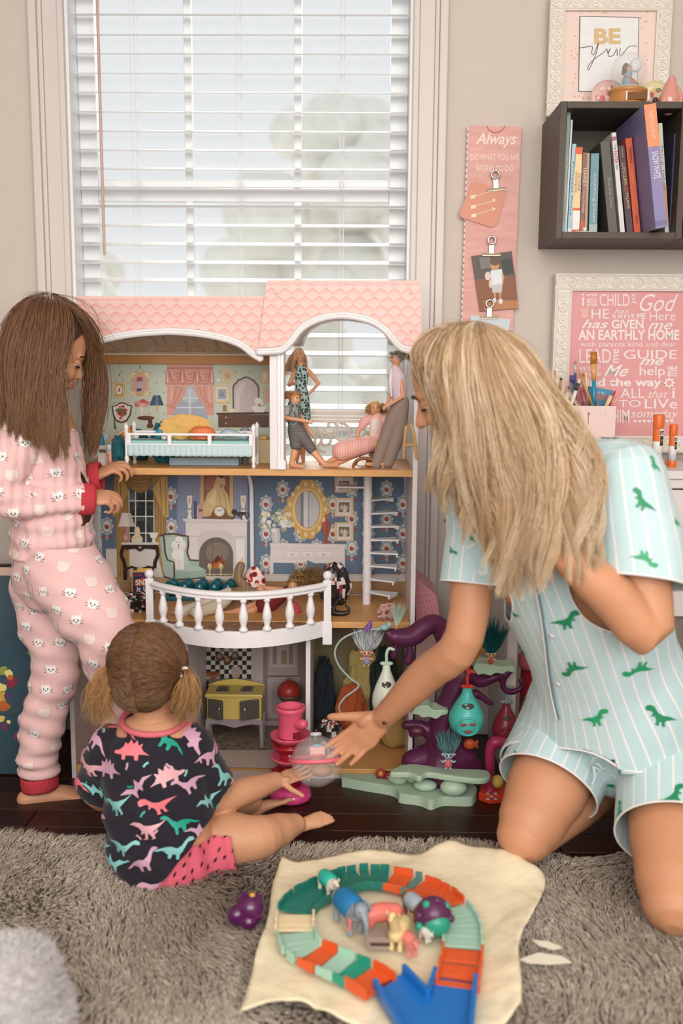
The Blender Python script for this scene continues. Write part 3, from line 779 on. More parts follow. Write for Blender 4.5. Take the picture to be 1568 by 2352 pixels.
nailm = M('finger nail', 'e3b3a0', rough=.3, var=0)
def nails(tips, n, s, parent):
 mb = MB(); n = V(n)
 for p, d in tips:
  u = (n - d * n.dot(d)); u = u.normalized() if u.length > .1 else d.orthogonal().normalized()
  R = Matrix((d.cross(u), d, u)).transposed(); mb.ell(V(p) + d * .002 * s + u * .0062 * s, [.0052 * s, .0062 * s, .0018 * s], R, 8, 6)
 mb.build('fingernails', nailm, parent, smooth=True)
# ------------------------------------------------ standing girl
girl = thing('person', 'girl with long brown hair standing in pink cat print pajamas at the doll house', 'person', tuple(PZ(100, 1830, 0)))
mb = MB()
hc = J(113, 806, -.52); gf, gu = V((.84, .30, -.42)), V((.42, .10, .85))
L, R = head(mb, hc, gf, gu, .90, True)
mb.tube([J(100, 880, -.52), J(92, 950, -.515), J(95, 1000, -.51)], [.040, .042, .06], 14)
mb.tube([J(98, 985, -.51), J(105, 1060, -.51), J(115, 1180, -.51), J(120, 1290, -.51)], [(.085, .075), (.10, .08), (.095, .08), (.10, .085)], 18, up=(.9, .3, 0), k=2)
sN, eN, wN = J(55, 1005, -.605), J(2, 1142, -.64), J(188, 1146, -.565)
sF, eF, wF = J(126, 1000, -.435), J(118, 1108, -.43), J(210, 1098, -.425)
mb.tube([sN, eN, wN], [.038, .031, .021], 12); mb.tube([sF, eF, wF], [.038, .031, .021], 12)
tips = hand(mb, wN, (.9, .15, .05), (.1, -.45, .85), .72, -1, (48, 50, 52, 55), (30, 36, 42, 48), 3, (30, 35), 10)
tips2 = hand(mb, wF, (.85, .1, .42), (-.35, -.35, .85), .72, -1, (38, 40, 45, 50), (20, 30, 40, 45), 4, (20, 30), 25)
kN, kS = J(250, 1475, -.62), J(130, 1530, -.49)
hN, hS = J(150, 1330, -.57), J(115, 1330, -.47)
aS = J(92, 1792, -.485); aN = V((J(315, 1740, -.53).x, -.53, .055))
mb.tube([hN, kN, aN], [.07, .05, .033], 14); mb.tube([hS, J(114, 1420, -.482), kS, J(106, 1625, -.487), aS], [.066, .055, .044, .040, .031], 14, k=2)
foot(mb, aS, (.93, .34, -.05), (0, 0, 1), .86, -1); foot(mb, aN, (.95, .2, 0), (0, 0, 1), .84, 1)
body = finish('body', mb, .0032, skin_g, girl)
face_parts(L, R, .90, girl, skin_g); nails(tips[:4] , (.1, -.45, .85), .72, girl)
pink = M('pink pajama cotton', 'edc3c1', rough=.85, var=.03, sheen=.2, bump=.10, bs=500)
red = M('red rib knit cuff', 'c23a45', rough=.85, var=.05, bump=.25, bs=400)
mb = MB()       # pajama top
mb.tube([J(97, 965, -.51), J(98, 1000, -.51), J(103, 1060, -.51), J(116, 1170, -.512), J(122, 1262, -.512), J(124, 1310, -.512)], [(.055, .055), (.10, .083), (.112, .092), (.107, .094), (.111, .100), (.112, .1)], 22, up=(.92, .30, 0), k=2)
mb.tube([sN, eN, wN], [.052, .046, .033], 14); mb.tube([sF, eF, wF], [.050, .042, .033], 14)
me = remesh(mb, .0045, 5)
d_ = (wN - eN).normalized(); d2 = (wF - eF).normalized()
cut(me, [(wN, d_, .06), (wF, d2, .055), (J(122, 1270, -.512), (0.03, 0, -1), .3), (J(93, 950, -.515), (-.1, 0, 1), .09)])
c = vco(me)
nf = .0032 * np.sin(c[:, 2] * 150 + 2.2 * wav(c, 14, 3)) * np.clip(1.4 - abs(c[:, 2] - .70) * 7, .12, 1) + .0025 * wav(c, 45, 5) + .0015 * np.sin((c @ np.array(d_)) * 260 + 2 * wav(c, 20, 8)) * (c[:, 1] < -.53)
displace(me, nf); top = meshobj('pajama_top', me, pink, girl); top.modifiers.new('s', 'SOLIDIFY').thickness = .002
def cuff(w_, d, r, l, mat, parent, name='cuff', n=26):
 mb = MB(); d = V(d).normalized(); s = d.orthogonal().normalized(); q = d.cross(s)
 mb.grid(lambda u, v: V(w_) + d * (l * (v - .5)) + (s * cos(u * 2 * pi) + q * sin(u * 2 * pi)) * (r * (1 + .05 * sin(v * pi)) + .0006 * cos(u * 2 * pi * 40)), 160, 5)
 return mb.build(name, mat, parent, smooth=True, solid=.003)
cuff(wN + d_ * .010, d_, .034, .034, red, girl); cuff(wF + d2 * .010, d2, .034, .030, red, girl)
mb = MB()       # pajama trousers
mb.tube([J(121, 1225, -.512), J(122, 1265, -.512), J(122, 1320, -.512)], [(.098, .088), (.107, .095), (.105, .095)], 22, up=(.92, .30, 0), k=2)
mb.tube([hN + V((.0, 0, .02)), J(205, 1400, -.60), kN, (kN + aN) / 2, aN + V((0, 0, .02))], [.094, .086, .070, .056, .048], 16, k=2)
mb.tube([hS + V((-.012, 0, 0)), J(112, 1420, -.48), J(130, 1525, -.49), J(106, 1625, -.487), J(90, 1700, -.485), J(89, 1768, -.485), J(90, 1790, -.485)], [.086, .076, .058, .056, .052, .049, .046], 16, k=2)
me = remesh(mb, .0045, 5); cut(me, [(J(90, 1776, -.485), (0, 0, -1), .1), (J(121, 1240, -.512), (0, 0, 1), .2), (aN + V((0, 0, .03)), (0, 0, -1), .09)])
c = vco(me); dl = np.array((kN - hN).normalized())
nf = .0028 * np.sin(c @ np.array((.35, 0, .94)) * 120 + 2.5 * wav(c, 13, 12)) * np.clip(1.25 - c[:, 2] * 1.6, .25, 1.) + .003 * np.sin(c @ np.array((-.55, .2, .8)) * 75 + 2. * wav(c, 9, 4)) + .002 * wav(c, 40, 9)
nf += .004 * np.sin(c[:, 2] * 190 + 1.3 * wav(c, 20, 2)) * np.clip(1 - abs(c[:, 2] - .09) * 14, 0, 1)
displace(me, nf); pants = meshobj('pajama_trousers', me, pink, girl); pants.modifiers.new('s', 'SOLIDIFY').thickness = .002
cuff(J(91, 1794, -.485), (.06, .0, -1), .043, .036, red, girl); cuff(aN + V((0, 0, .018)), (0, 0, -1), .042, .03, red, girl)
cat = [(-.5, .75), (-.34, .48), (0, .56), (.34, .48), (.5, .75), (.58, .2), (.6, -.1), (.42, -.42), (0, -.52), (-.42, -.42), (-.6, -.1), (-.58, .2)]
dot = [(.10 * cos(a), .13 * sin(a)) for a in np.linspace(0, 6.28, 7)[:-1]]
def shift(poly, x, y, k=1.): return [(x + a * k, y + b * k) for a, b in poly]
def bar(x0, y0, x1, y1, w_=.05): return stroke([(x0, y0), (x1, y1)], w_)
for ob, seed, up0 in ((top, 5, None), (pants, 8, None)):
 me = ob.data; bv = bvh_of(me); mb = MB(); rr = random.Random(seed)
 for i, (p, n) in enumerate(scatter(me, .047, seed)):
  if rr.random() < .3: decal(mb, bv, p, n, (rr.uniform(-.3, .3), 0, 1), cat, .023, 1, .0018); continue
  up = (rr.uniform(-.35, .35), 0, 1)
  decal(mb, bv, p, n, up, cat, .020, 0, .0018)
  for x in (-.24, .24): decal(mb, bv, p, n, up, shift(dot, x, .02), .020, 2, .0026)
  decal(mb, bv, p, n, up, shift(dot, 0, -.2, .8), .020, 2, .0026)
  for sx_ in (-1, 1):
   for y0, y1 in ((-.1, .05), (-.25, -.35)): decal(mb, bv, p, n, up, bar(sx_ * .45, y0, sx_ * .85, y1), .020, 2, .0026)
 mb.build('cat_print', [flatm('f2eeec'), flatm('efd9d2'), flatm('6d6062')], ob)['kind'] = 'stuff'
hairg = tinted('brown hair', rough=.36, spec=.35)
near = [[(108, 676, -.52), (45, 700, -.52), (8, 790, -.53), (-5, 880, -.53), (-12, 960, -.54), (5, 1015, -.56)],
[(109, 675, -.53), (62, 702, -.585), (30, 790, -.625), (22, 890, -.635), (28, 980, -.65), (50, 1060, -.66)],
[(112, 675, -.54), (88, 700, -.605), (66, 790, -.635), (60, 890, -.645), (62, 980, -.66), (66, 1075, -.665)],
[(116, 676, -.54), (112, 703, -.61), (102, 800, -.64), (96, 900, -.65), (110, 1000, -.66), (136, 1105, -.66)],
[(120, 677, -.54), (140, 708, -.605), (138, 800, -.63), (126, 900, -.645), (136, 1000, -.655), (146, 1125, -.655)],
[(122, 678, -.54), (158, 715, -.595), (160, 780, -.61), (146, 850, -.63), (142, 930, -.635), (165, 1075, -.635)]]
far = [[(125, 678, -.53), (178, 716, -.545), (207, 775, -.50), (213, 850, -.47), (206, 950, -.46), (200, 1100, -.46)],
[(125, 678, -.50), (190, 722, -.48), (228, 790, -.45), (236, 870, -.44), (226, 980, -.44), (206, 1110, -.45)],
[(118, 676, -.48), (150, 702, -.44), (195, 800, -.42), (208, 900, -.41), (198, 1000, -.42), (190, 1060, -.43)]]
back = [[(108, 676, -.52), (50, 705, -.50), (14, 790, -.49), (5, 880, -.49), (5, 960, -.50)], [(112, 676, -.49), (80, 700, -.44), (60, 790, -.42), (60, 880, -.42), (70, 960, -.43)], [(118, 676, -.48), (150, 702, -.44), (170, 800, -.42), (160, 900, -.41), (150, 980, -.42)]]
pp = [];
for sh, n, sd in ((near, 2300, 1), (far, 800, 2), (back, 700, 3)): pp.append(hairsheet(sh, n, 16, .0052, .010, 1.3, sd, (.66, 1.), .016, 42)[0])
fly = hairsheet(near + far, 110, 16, .016, .012, 1.5, 6, (.5, 1.), .01)[0]; fly[:, :, 2] += .004
pp = np.concatenate(pp + [fly]); n = len(pp)
rad = np.r_[np.full(n - 110, .0013), np.full(110, .00045)]
hs = strands('hair', pp, rad, hairg, girl, haircols(n, ('5a3a2a', '77513a', '8f6a4c', '4a2f22'), 1.2, 3, 16, 'a37b58'))
hm_ = MB(); hm_.ell(L(0, -.016, .034), [v * .90 for v in (.086, .098, .088)], R, 22, 14)
me = remesh(hm_, .004, 3); cut(me, [(L(0, .030, .02), R @ V((0, 1, -.45)), .14)])
meshobj('hair_cap', me, M('dark hair cap', '4a3122', rough=.6), girl)
# ------------------------------------------------ printed motifs (outlines)
trex = [(-1, .02), (-.72, -.02), (-.45, -.12), (-.3, -.22), (-.34, -.42), (-.42, -.5), (-.2, -.5), (-.18, -.34), (-.05, -.26), (0, -.42), (-.06, -.52), (.18, -.52), (.14, -.36), (.2, -.18), (.34, -.05), (.46, -.14), (.52, -.08), (.44, .02), (.5, .14), (.62, .16), (.86, .14), (.94, .22), (.92, .4), (.74, .48), (.52, .46), (.38, .34), (.2, .16), (-.1, .08), (-.5, .1)]
bronto = [(-1, -.3), (-.7, -.1), (-.4, .08), (-.1, .14), (.15, .08), (.35, .2), (.5, .42), (.66, .56), (.86, .54), (.95, .42), (.8, .38), (.66, .36), (.56, .2), (.46, -.05), (.36, -.2), (.36, -.52), (.22, -.52), (.18, -.26), (.0, -.24), (-.06, -.52), (-.2, -.52), (-.24, -.2), (-.5, -.12), (-.75, -.26)]
stego = [(-1, -.2), (-.7, -.05), (-.55, .12), (-.6, .34), (-.38, .22), (-.3, .5), (-.1, .28), (.05, .52), (.2, .26), (.38, .36), (.42, .12), (.6, -.02), (.86, -.06), (.9, -.18), (.66, -.24), (.46, -.24), (.42, -.5), (.26, -.5), (.22, -.28), (-.2, -.28), (-.26, -.5), (-.42, -.5), (-.44, -.2), (-.72, -.18)]
ptero = [(-1, .3), (-.5, .32), (-.15, .12), (.0, .2), (.2, .5), (.3, .2), (.62, .3), (1, .1), (.6, .12), (.35, -.02), (.22, -.25), (.1, -.02), (-.1, -.1), (-.25, -.42), (-.38, -.02)]
raptor = [(-1, .25), (-.6, .1), (-.2, .1), (.1, .16), (.3, .34), (.62, .42), (.9, .3), (.62, .22), (.42, .1), (.3, -.1), (.42, -.3), (.26, -.24), (.16, -.2), (.2, -.5), (.36, -.56), (.08, -.56), (-.02, -.22), (-.2, -.5), (-.1, -.58), (-.34, -.56), (-.28, -.2), (-.6, -.02)]
# ------------------------------------------------ seated toddler
tod = thing('person', 'toddler with two pigtails sitting on the floor in a dark dinosaur shirt', 'person', tuple(PZ(400, 2000, 0)))
mb = MB()
hc = J(343, 1548, -.83); gf, gu = V((.12, .97, -.18)), V((-.06, .18, .98))
L, R = head(mb, hc, gf, gu, .93, True)
mb.tube([J(346, 1610, -.825), J(350, 1665, -.825), J(352, 1705, -.825)], [.040, .037, .052], 14)
mb.tube([J(352, 1700, -.825), J(355, 1760, -.83), J(365, 1860, -.84), J(380, 1955, -.84)], [(.085, .065), (.098, .078), (.104, .085), (.108, .09)], 18, up=(0, -1, 0), k=2)
sR, eR, wR = J(432, 1718, -.82), J(486, 1834, -.775), J(632, 1794, -.635)
sL, eL, wL = J(258, 1720, -.82), J(226, 1822, -.77), J(280, 1830, -.66)
mb.tube([sR, eR, (eR + wR) / 2 + V((0, 0, -.004)), wR], [.040, .034, .032, .022], 12, k=2); mb.tube([sL, eL, wL], [.040, .033, .022], 12)
tipsT = hand(mb, wR, (.80, .42, .12), (-.25, .25, -.93), .60, -1, (12, 16, 14, 8), (14, 10, 0, -14), 14, (62, 8), -12)
hand(mb, wL, (.3, .9, -.2), (0, .2, 1), .60, 1, (20, 22, 24, 26), None, 6)
hpR, hpL = J(450, 1952, -.80), J(345, 1930, -.78)
kR = V((J(588, 1950, -.80).x, -.79, .055)); aR = V((J(676, 1938, -.695).x, -.705, .046))
kL = V((J(470, 1880, -.64).x, -.66, .07)); aL = V((J(575, 1885, -.58).x, -.585, .045))
mb.tube([hpR, (hpR + kR) / 2 + V((0, 0, .008)), kR, (kR + aR) / 2, aR], [.068, .062, .049, .039, .026], 14, k=2)
mb.tube([hpL, kL, (kL + aL) / 2, aL], [.066, .052, .044, .030], 14, k=2)
foot(mb, aR + V((0, 0, 0)), (.92, .22, .30), (-.25, -.72, .62), .48, 1); foot(mb, aL, (.80, .45, .22), (-.2, .2, .9), .52, 1)
finish('body', mb, .0027, skin_t, tod, 5)
face_parts(L, R, .93, tod, skin_t)
navy = M('black dinosaur jersey', '1d1a26', rough=.85, var=.05, bump=.08, bs=500, sheen=.15)
mb = MB()
mb.tube([J(350, 1635, -.825), J(351, 1666, -.825), J(352, 1702, -.825), J(355, 1760, -.83), J(365, 1860, -.84), J(376, 1935, -.845), J(384, 1990, -.845)], [(.058, .056), (.066, .062), (.103, .080), (.112, .090), (.117, .097), (.121, .103), (.11, .1)], 22, up=(0, -1, 0), k=2)
mb.tube([sR, (sR + eR) / 2, eR, eR + (eR - sR) * .3], [.055, .058, .060, .060], 14); mb.tube([sL, (sL + eL) / 2, eL], [.055, .055, .054], 14)
me = remesh(mb, .0042, 5)
dR = (eR - sR).normalized(); dL = (eL - sL).normalized()
cut(me, [(eR - dR * .012, (dR + V((.15, 0, 0))).normalized(), .085), (eL - dL * .02, dL, .075), (J(351, 1654, -.825), (.05, -.12, 1), .07), (J(436, 1925, -.85), (.76, 0, -.65), .17)])
c = vco(me); displace(me, .0035 * np.sin(c @ np.array((.5, .2, .8)) * 95 + 2.2 * wav(c, 12, 33)) * np.clip(1.2 - (c[:, 2] - .08) * 3.2, .1, 1) + .002 * wav(c, 40, 35))
shirt = meshobj('dinosaur_shirt', me, navy, tod); shirt.modifiers.new('s', 'SOLIDIFY').thickness = .002
pinkc = M('coral pink trim', 'e0707c', rough=.8, var=.03, bump=.15, bs=400)
def hem(me_, c0, n, r, name, mat, parent, rad=.0032, k=1.):
 """a bound edge along the open border of a garment nearest c0"""
 bm = bmesh.new(); bm.from_mesh(me_); c0 = V(c0); es = {e for e in bm.edges if e.is_boundary}; loops = []
 while es:
  e = es.pop(); ch = [e.verts[0], e.verts[1]]
  while True:
   nx = [x for x in ch[-1].link_edges if x in es]
   if not nx: break
   es.discard(nx[0]); ch.append(nx[0].other_vert(ch[-1]))
  if len(ch) > 20: loops.append([v.co.copy() for v in ch])
 bm.free()
 if not loops: return
 lp = min(loops, key=lambda l: (sum(l, V()) / len(l) - c0).length); m = 60
 out = [lp[int(i * len(lp) / m)] for i in range(m)]
 for _ in range(2): out = [(out[i - 1] + out[i] * 2 + out[(i + 1) % m]) / 4 for i in range(m)]
 cn_ = sum(out, V()) / m; out = [cn_ + (p - cn_) * k for p in out]
 return MB().tube(out + [out[0], out[1]], rad, 8, cap=None).build(name, mat, parent, smooth=True)
hem(me, J(351, 1654, -.825), (0, -.25, 1), .09, 'collar', pinkc, tod, .0065, 1.05)
bv = bvh_of(me); mb = MB(); rr = random.Random(4); shapes = [bronto, stego, ptero, raptor, trex, bronto, ptero]
for i, (p, n) in enumerate(scatter(me, .050, 21)):
 a = rr.uniform(-.8, .8); decal(mb, bv, p, n, (sin(a), 0, cos(a)), shapes[i % 7], .041, (0, 1, 2, 3, 0, 1, 4)[rr.randrange(7)], .0022, .006, rr.random() < .5)
for i, (p, n) in enumerate(scatter(me, .036, 77)):
 if rr.random() < .55: continue
 a = rr.uniform(0, 6.28); decal(mb, bv, p, n, (sin(a), .1, cos(a)), stroke([(-.5, 0), (0, .12), (.5, .05)], .3), .014, rr.choice((2, 3, 1)), .0017, .006)
o = mb.build('dinosaur_print', [flatm('f0808c'), flatm('d3a5bd'), flatm('8fd0cf'), flatm('25a48f'), flatm('e8b0b8')], shirt); o['kind'] = 'stuff'
mb = MB()
mb.tube([J(372, 1925, -.83), J(385, 1975, -.83)], [(.118, .105), (.12, .11)], 20, up=(0, -1, 0))
q = hpR + (kR - hpR) * .66; q2 = hpL + (kL - hpL) * .84
mb.tube([hpR, q, q + (kR - hpR).normalized() * .04], [.082, .078, .075], 16); mb.tube([hpL, q2, q2 + (kL - hpL).normalized() * .04], [.078, .074, .07], 16)
me = remesh(mb, .0042, 5); cut(me, [(q, (kR - hpR).normalized(), .12), (q2, (kL - hpL).normalized(), .11), (J(365, 1905, -.83), (0, 0, 1), .18)])
c = vco(me); dd = np.array((kR - hpR).normalized()); displace(me, .0022 * np.sin(c @ dd * 200 + 1.5 * wav(c, 16, 51)) + .003 * wav(c, 22, 52))
sh = meshobj('shorts', me, M('coral pink shorts', 'e2667a', rough=.85, var=.04, bump=.1, bs=400), tod); sh.modifiers.new('s', 'SOLIDIFY').thickness = .002
bv = bvh_of(me); mb = MB()
for p, n in scatter(me, .019, 61): decal(mb, bv, p, n, (.55, 0, .8), [(0, 1), (.4, 0), (0, -1), (-.4, 0)], .0075, 0, .0022, .006)
mb.build('dash_print', flatm('2a1d2c'), sh)['kind'] = 'stuff'
# hair: a cap parted in the middle, two tails
hm_ = MB(); hm_.ell(L(0, -.014, .020), [v * .93 for v in (.087, .104, .096)], R, 22, 14); hm_.ell(L(0, -.060, -.030), [v * .93 for v in (.060, .045, .045)], R, 16, 10)
me = remesh(hm_, .004, 4); cut(me, [(L(0, .050, .02), R @ V((0, 1, -.2)), .14)])
meshobj('hair_cap', me, M('toddler hair cap', '6b4a2f', rough=.6), tod); bv = bvh_of(me)
hairt = tinted('toddler hair', rough=.4, spec=.3)
rg_ = np.random.default_rng(8); paths = []
for side, tie in ((-1, J(268, 1530, -.865)), (1, J(424, 1545, -.865))):
 for i in range(1500):
  t = rg_.uniform(0, 1); a = -.75 + 4.75 * t            # along the parting, from above the brow over the crown to the nape
  d0 = R @ V((side * .03 * rg_.random(), cos(a + .35) * 1.0, sin(a + .35))); st = L(0, -.012, .018) + d0 * .105 * .93
  h0 = bv.find_nearest(st)[0]; tt = tie + V(rg_.normal(size=3)) * .003; ln = []
  for k in range(12):
   f = k / 11; q = h0 * (1 - f) + tt * f; hit = bv.find_nearest(q + (q - L(0, -.014, .015)).normalized() * .05)
   ln.append(hit[0] + hit[1] * (.0018 + .005 * sin(pi * f) * rg_.random()) if f < .93 else hit[0] * (1 - (f - .93) / .07) + tt * (f - .93) / .07)
  paths.append(np.array([list(x) for x in ln]))
paths = np.array(paths); n = len(paths)
strands('combed_hair', paths, .0010, hairt, tod, haircols(n, ('573a25', '75533a', '8f6b4a', '452d1c'), 1.1, 5))
def tail(g, n, seed):
 p, u = hairsheet(g, n, 14, .0045, .006, 1., seed, (.7, 1.), .012); return p
t1 = tail([[(270, 1528, -.865), (238, 1535, -.885), (214, 1580, -.89), (202, 1660, -.885)], [(268, 1532, -.865), (248, 1548, -.885), (232, 1600, -.89), (236, 1668, -.885)], [(266, 1536, -.87), (256, 1560, -.88), (250, 1600, -.88), (262, 1660, -.875)]], 420, 3)
t2 = tail([[(422, 1540, -.865), (440, 1546, -.89), (452, 1590, -.89), (440, 1655, -.88)], [(424, 1546, -.865), (432, 1560, -.895), (430, 1600, -.895), (418, 1662, -.88)], [(422, 1550, -.87), (420, 1570, -.89), (410, 1610, -.885), (404, 1650, -.87)]], 420, 4)
for tl, nm in ((t1, 5), (t2, 6)): strands('pigtail', tl, .0010, hairt, tod, haircols(len(tl), ('7d5733', 'a87c4d', 'c09361'), 1.1, nm, 14, 'c9a072'))
for x, y in ((268, 1530), (424, 1545)): MB().tube([J(x, y, -.872) + V((.009 * cos(a), .004 * sin(a), .009 * sin(a))) for a in np.linspace(0, 6.3, 16)], .0032, 7).build('hair_tie', M('pale hair tie', 'e5e0d2', rough=.6), tod, smooth=True)
# ------------------------------------------------ kneeling woman
wom = thing('person', 'blonde woman kneeling in pale blue dinosaur pajamas, one hand reaching out a clear ball', 'person', tuple(PZ(1350, 1960, 0)))
mb = MB()
hc = J(1056, 890, -.865); gf, gu = V((-.86, .22, -.46)), V((-.42, .02, .90))
L, R = head(mb, hc, gf, gu, 1.0)
sR, eR, wR = J(1092, 1205, -.76), J(1066, 1462, -.82), J(880, 1648, -.66)
sL, eL, wL = J(1442, 1098, -.96), J(1492, 1440, -1.04), J(1268, 1250, -1.055)
nk = J(1205, 1085, -.86)
mb.tube([J(1105, 930, -.865), J(1150, 1010, -.865), nk], [.052, .052, .066], 16)
ch, wa, pe = J(1300, 1290, -.85), J(1385, 1500, -.79), J(1432, 1680, -.72)
side = (sL - sR).normalized(); spine = (nk - pe).normalized(); front = side.cross(spine); front = front if front.y < 0 else -front
mb.tube([nk, (nk + ch) / 2, ch, wa, pe], [(.10, .06), (.165, .092), (.165, .105), (.125, .09), (.16, .11)], 22, up=tuple(front), k=3)
mb.tube([sR, eR, (eR * .55 + wR * .45), wR], [.049, .042, .040, .027], 14, k=2)
mb.tube([sL, eL, (eL * .6 + wL * .4), wL], [.050, .045, .045, .028], 14, k=2)
for a, b in ((sR, J(1200, 1190, -.82)), (sL, J(1330, 1180, -.91))): mb.tube([a, b], [.056, .07], 12)
tipsW = hand(mb, wR, (-.68, .16, -.70), (.30, .90, -.12), 1.0, -1, (12, 18, 22, 26), (6, 8, 10, 14), 5, (40, 2), 8)
hand(mb, wL, (-.55, .42, .72), (.25, -.9, .35), .92, 1, (40, 45, 50, 55), None, 5)
hR, hL = J(1310, 1690, -.66), J(1545, 1730, -.76)
kR, kL = J(1206, 1918, -.835), J(1548, 2070, -1.06)
kR.z = max(kR.z, .072); kL.z = max(kL.z, .072)
aR = V((J(1438, 1830, -.50).x, -.50, .085)); aL = V((kL.x + .10, -.66, .07))
mb.tube([hR, hR * .5 + kR * .5, kR * .85 + hR * .15, kR], [.098, .090, .074, .062], 16, k=2); mb.tube([hL, hL * .5 + kL * .5, kL * .85 + hL * .15, kL], [.098, .091, .076, .064], 16, k=2)
mb.tube([kR, kR * .62 + aR * .38 + V((0, 0, .016)), aR], [.060, .066, .036], 14, k=2); mb.tube([kL, kL * .62 + aL * .38 + V((0, 0, .012)), aL], [.058, .060, .034], 14, k=2)
foot(mb, aR, (.45, .75, -.35), (-.2, -.35, -.9), .95, 1); foot(mb, aL, (.35, .85, -.2), (-.1, -.2, -.95), .95, -1)
finish('body', mb, .0036, skin_w, wom, 5)
face_parts(L, R, 1.0, wom, skin_w)
# star and bar tattoo on the wrist
d = (wR - eR).normalized()
bvw = bvh_of([o for o in wom.children if o.name.startswith('body')][0].data); mb = MB()
star = [(cos(pi / 2 + i * pi / 5) * (1 if i % 2 == 0 else .45), sin(pi / 2 + i * pi / 5) * (1 if i % 2 == 0 else .45)) for i in range(10)]
for x, y, pg, s_ in ((882, 1661, star, .010), (869, 1660, bar(0, -1, 0, 1, .5), .006)):
 h = bvw.ray_cast(CAM, ray(x, y).normalized())
 if h[0]: decal(mb, bvw, h[0], h[1], (0, 0, 1), pg, s_, 0, .0006, .004)
mb.build('tattoo', flatm('5a4a48'), wom)
def pajama(name):
 m = bpy.data.materials.new(name); m.use_nodes = True; N = m.node_tree.nodes; K = m.node_tree.links
 b = N['Principled BSDF']; b.inputs['Roughness'].default_value = .75; b.inputs['Sheen Weight'].default_value = .15
 a = N.new('ShaderNodeAttribute'); a.attribute_name = 'su'
 def op(k, p, q):
  n = N.new('ShaderNodeMath'); n.operation = k
  for i, v in enumerate((p, q)):
   if isinstance(v, (int, float)): n.inputs[i].default_value = v
   else: K.new(v, n.inputs[i])
  return n.outputs[0]
 f = op('LESS_THAN', op('FRACT', op('DIVIDE', a.outputs['Fac'], .0275), 0), .13)
 tc = N.new('ShaderNodeTexCoord'); nz = N.new('ShaderNodeTexNoise'); nz.inputs['Scale'].default_value = 7; K.new(tc.outputs['Object'], nz.inputs[0])
 c0 = N.new('ShaderNodeMix'); c0.data_type = 'RGBA'; K.new(nz.outputs[0], c0.inputs[0]); c0.inputs[6].default_value = lin('b9d5d8'); c0.inputs[7].default_value = lin('c6dfe2')
 c1 = N.new('ShaderNodeMix'); c1.data_type = 'RGBA'; K.new(f, c1.inputs[0]); K.new(c0.outputs[2], c1.inputs[6]); c1.inputs[7].default_value = lin('efe9ea')
 K.new(c1.outputs[2], b.inputs['Base Color'])
 n2 = N.new('ShaderNodeTexNoise'); n2.inputs['Scale'].default_value = 420; K.new(tc.outputs['Object'], n2.inputs[0]); bp = N.new('ShaderNodeBump'); bp.inputs['Strength'].default_value = .08; bp.inputs['Distance'].default_value = .003
 K.new(n2.outputs[0], bp.inputs['Height']); K.new(bp.outputs[0], b.inputs['Normal'])
 return m
paj = pajama('striped pajama cotton')
def suattr(me, segs):
 """stripe coordinate: arc round the nearest limb axis; segs (a, b, radius, reference direction)"""
 c = vco(me); best = np.full(len(c), 9e9); su = np.zeros(len(c))
 for a, b, r, ref in segs:
  a_, b_ = np.array(a), np.array(b); ax = (b_ - a_) / np.linalg.norm(b_ - a_); q = c - a_; t = np.clip(q @ ax, 0, np.linalg.norm(b_ - a_))
  rv = q - t[:, None] * ax; d_ = np.linalg.norm(rv, axis=1) / r
  s = np.array(ref, float); s -= ax * (s @ ax); s /= np.linalg.norm(s); w_ = np.cross(ax, s)
  val = np.arctan2(rv @ w_, rv @ s) * r
  k = d_ < best; su[k] = val[k]; best[k] = d_[k]
 at = me.attributes.new('su', 'FLOAT', 'POINT'); at.data.foreach_set('value', su.astype(np.float32))
mb = MB()
hemc = J(1420, 1715, -.74)
mb.tube([J(1190, 1095, -.86), nk * .75 + ch * .25, nk * .45 + ch * .55, ch, wa, pe, pe + (pe - wa) * .40], [(.085, .062), (.150, .092), (.178, .108), (.180, .120), (.163, .120), (.202, .178), (.222, .205)], 26, up=tuple(front), k=3)
cR, cL = (kR - hR).normalized(), (kL - hL).normalized(); tR, tL = hR * .60 + kR * .40, hL * .62 + kL * .38
for h_, t_, c_ in ((hR, tR, cR), (hL, tL, cL)): mb.tube([wa, h_ * .9 + t_ * .1, t_ + c_ * .12], [.11, .126, .134], 18)
mR, mL = sR * .47 + eR * .53, sL * .30 + eL * .70
mb.tube([sR * 1.02 - eR * .02, sR * .6 + eR * .4, eR], [.060, .064, .066], 16); mb.tube([sL, sL * .5 + eL * .5, eL], [.074, .084, .088], 16)
for a, b, r in ((sR, J(1200, 1195, -.82), .085), (sL, J(1320, 1190, -.90), .085), (sL + V((-.012, .02, .012)), J(1290, 1070, -.84), .06)): mb.tube([a, b], [.066, r], 14)
me = remesh(mb, .005, 5)
dR, dL = (eR - sR).normalized(), (eL - sL).normalized()
cut(me, [(mR, dR, .11), (mL, (dL + V((-.25, 0, .1))).normalized(), .135), (hemc + (pe - wa).normalized() * .08, (pe - wa).normalized(), .36), (J(1185, 1100, -.86), (nk - ch).normalized(), .13), (tR, cR, .20), (tL, cL, .20)])
c = vco(me); displace(me, .005 * np.sin(c @ np.array((.75, .1, -.6)) * 42 + 2.6 * wav(c, 6, 71)) * np.clip(wav(c, 5, 72) + .5, 0, 1) + .0035 * wav(c, 15, 73) + .0015 * wav(c, 45, 74))
suattr(me, [(sR, eR + dR * .1, .062, (0, -1, 0)), (sL + dL * .03, eL + dL * .1, .074, (0, -1, 0)), (nk, pe + (pe - wa) * .6, .165, tuple(front))])
ptop = meshobj('pajama_shirt', me, paj, wom); ptop.modifiers.new('s', 'SOLIDIFY').thickness = .0025; met = me
whp = M('white piping', 'f2eeee', rough=.6, var=0)
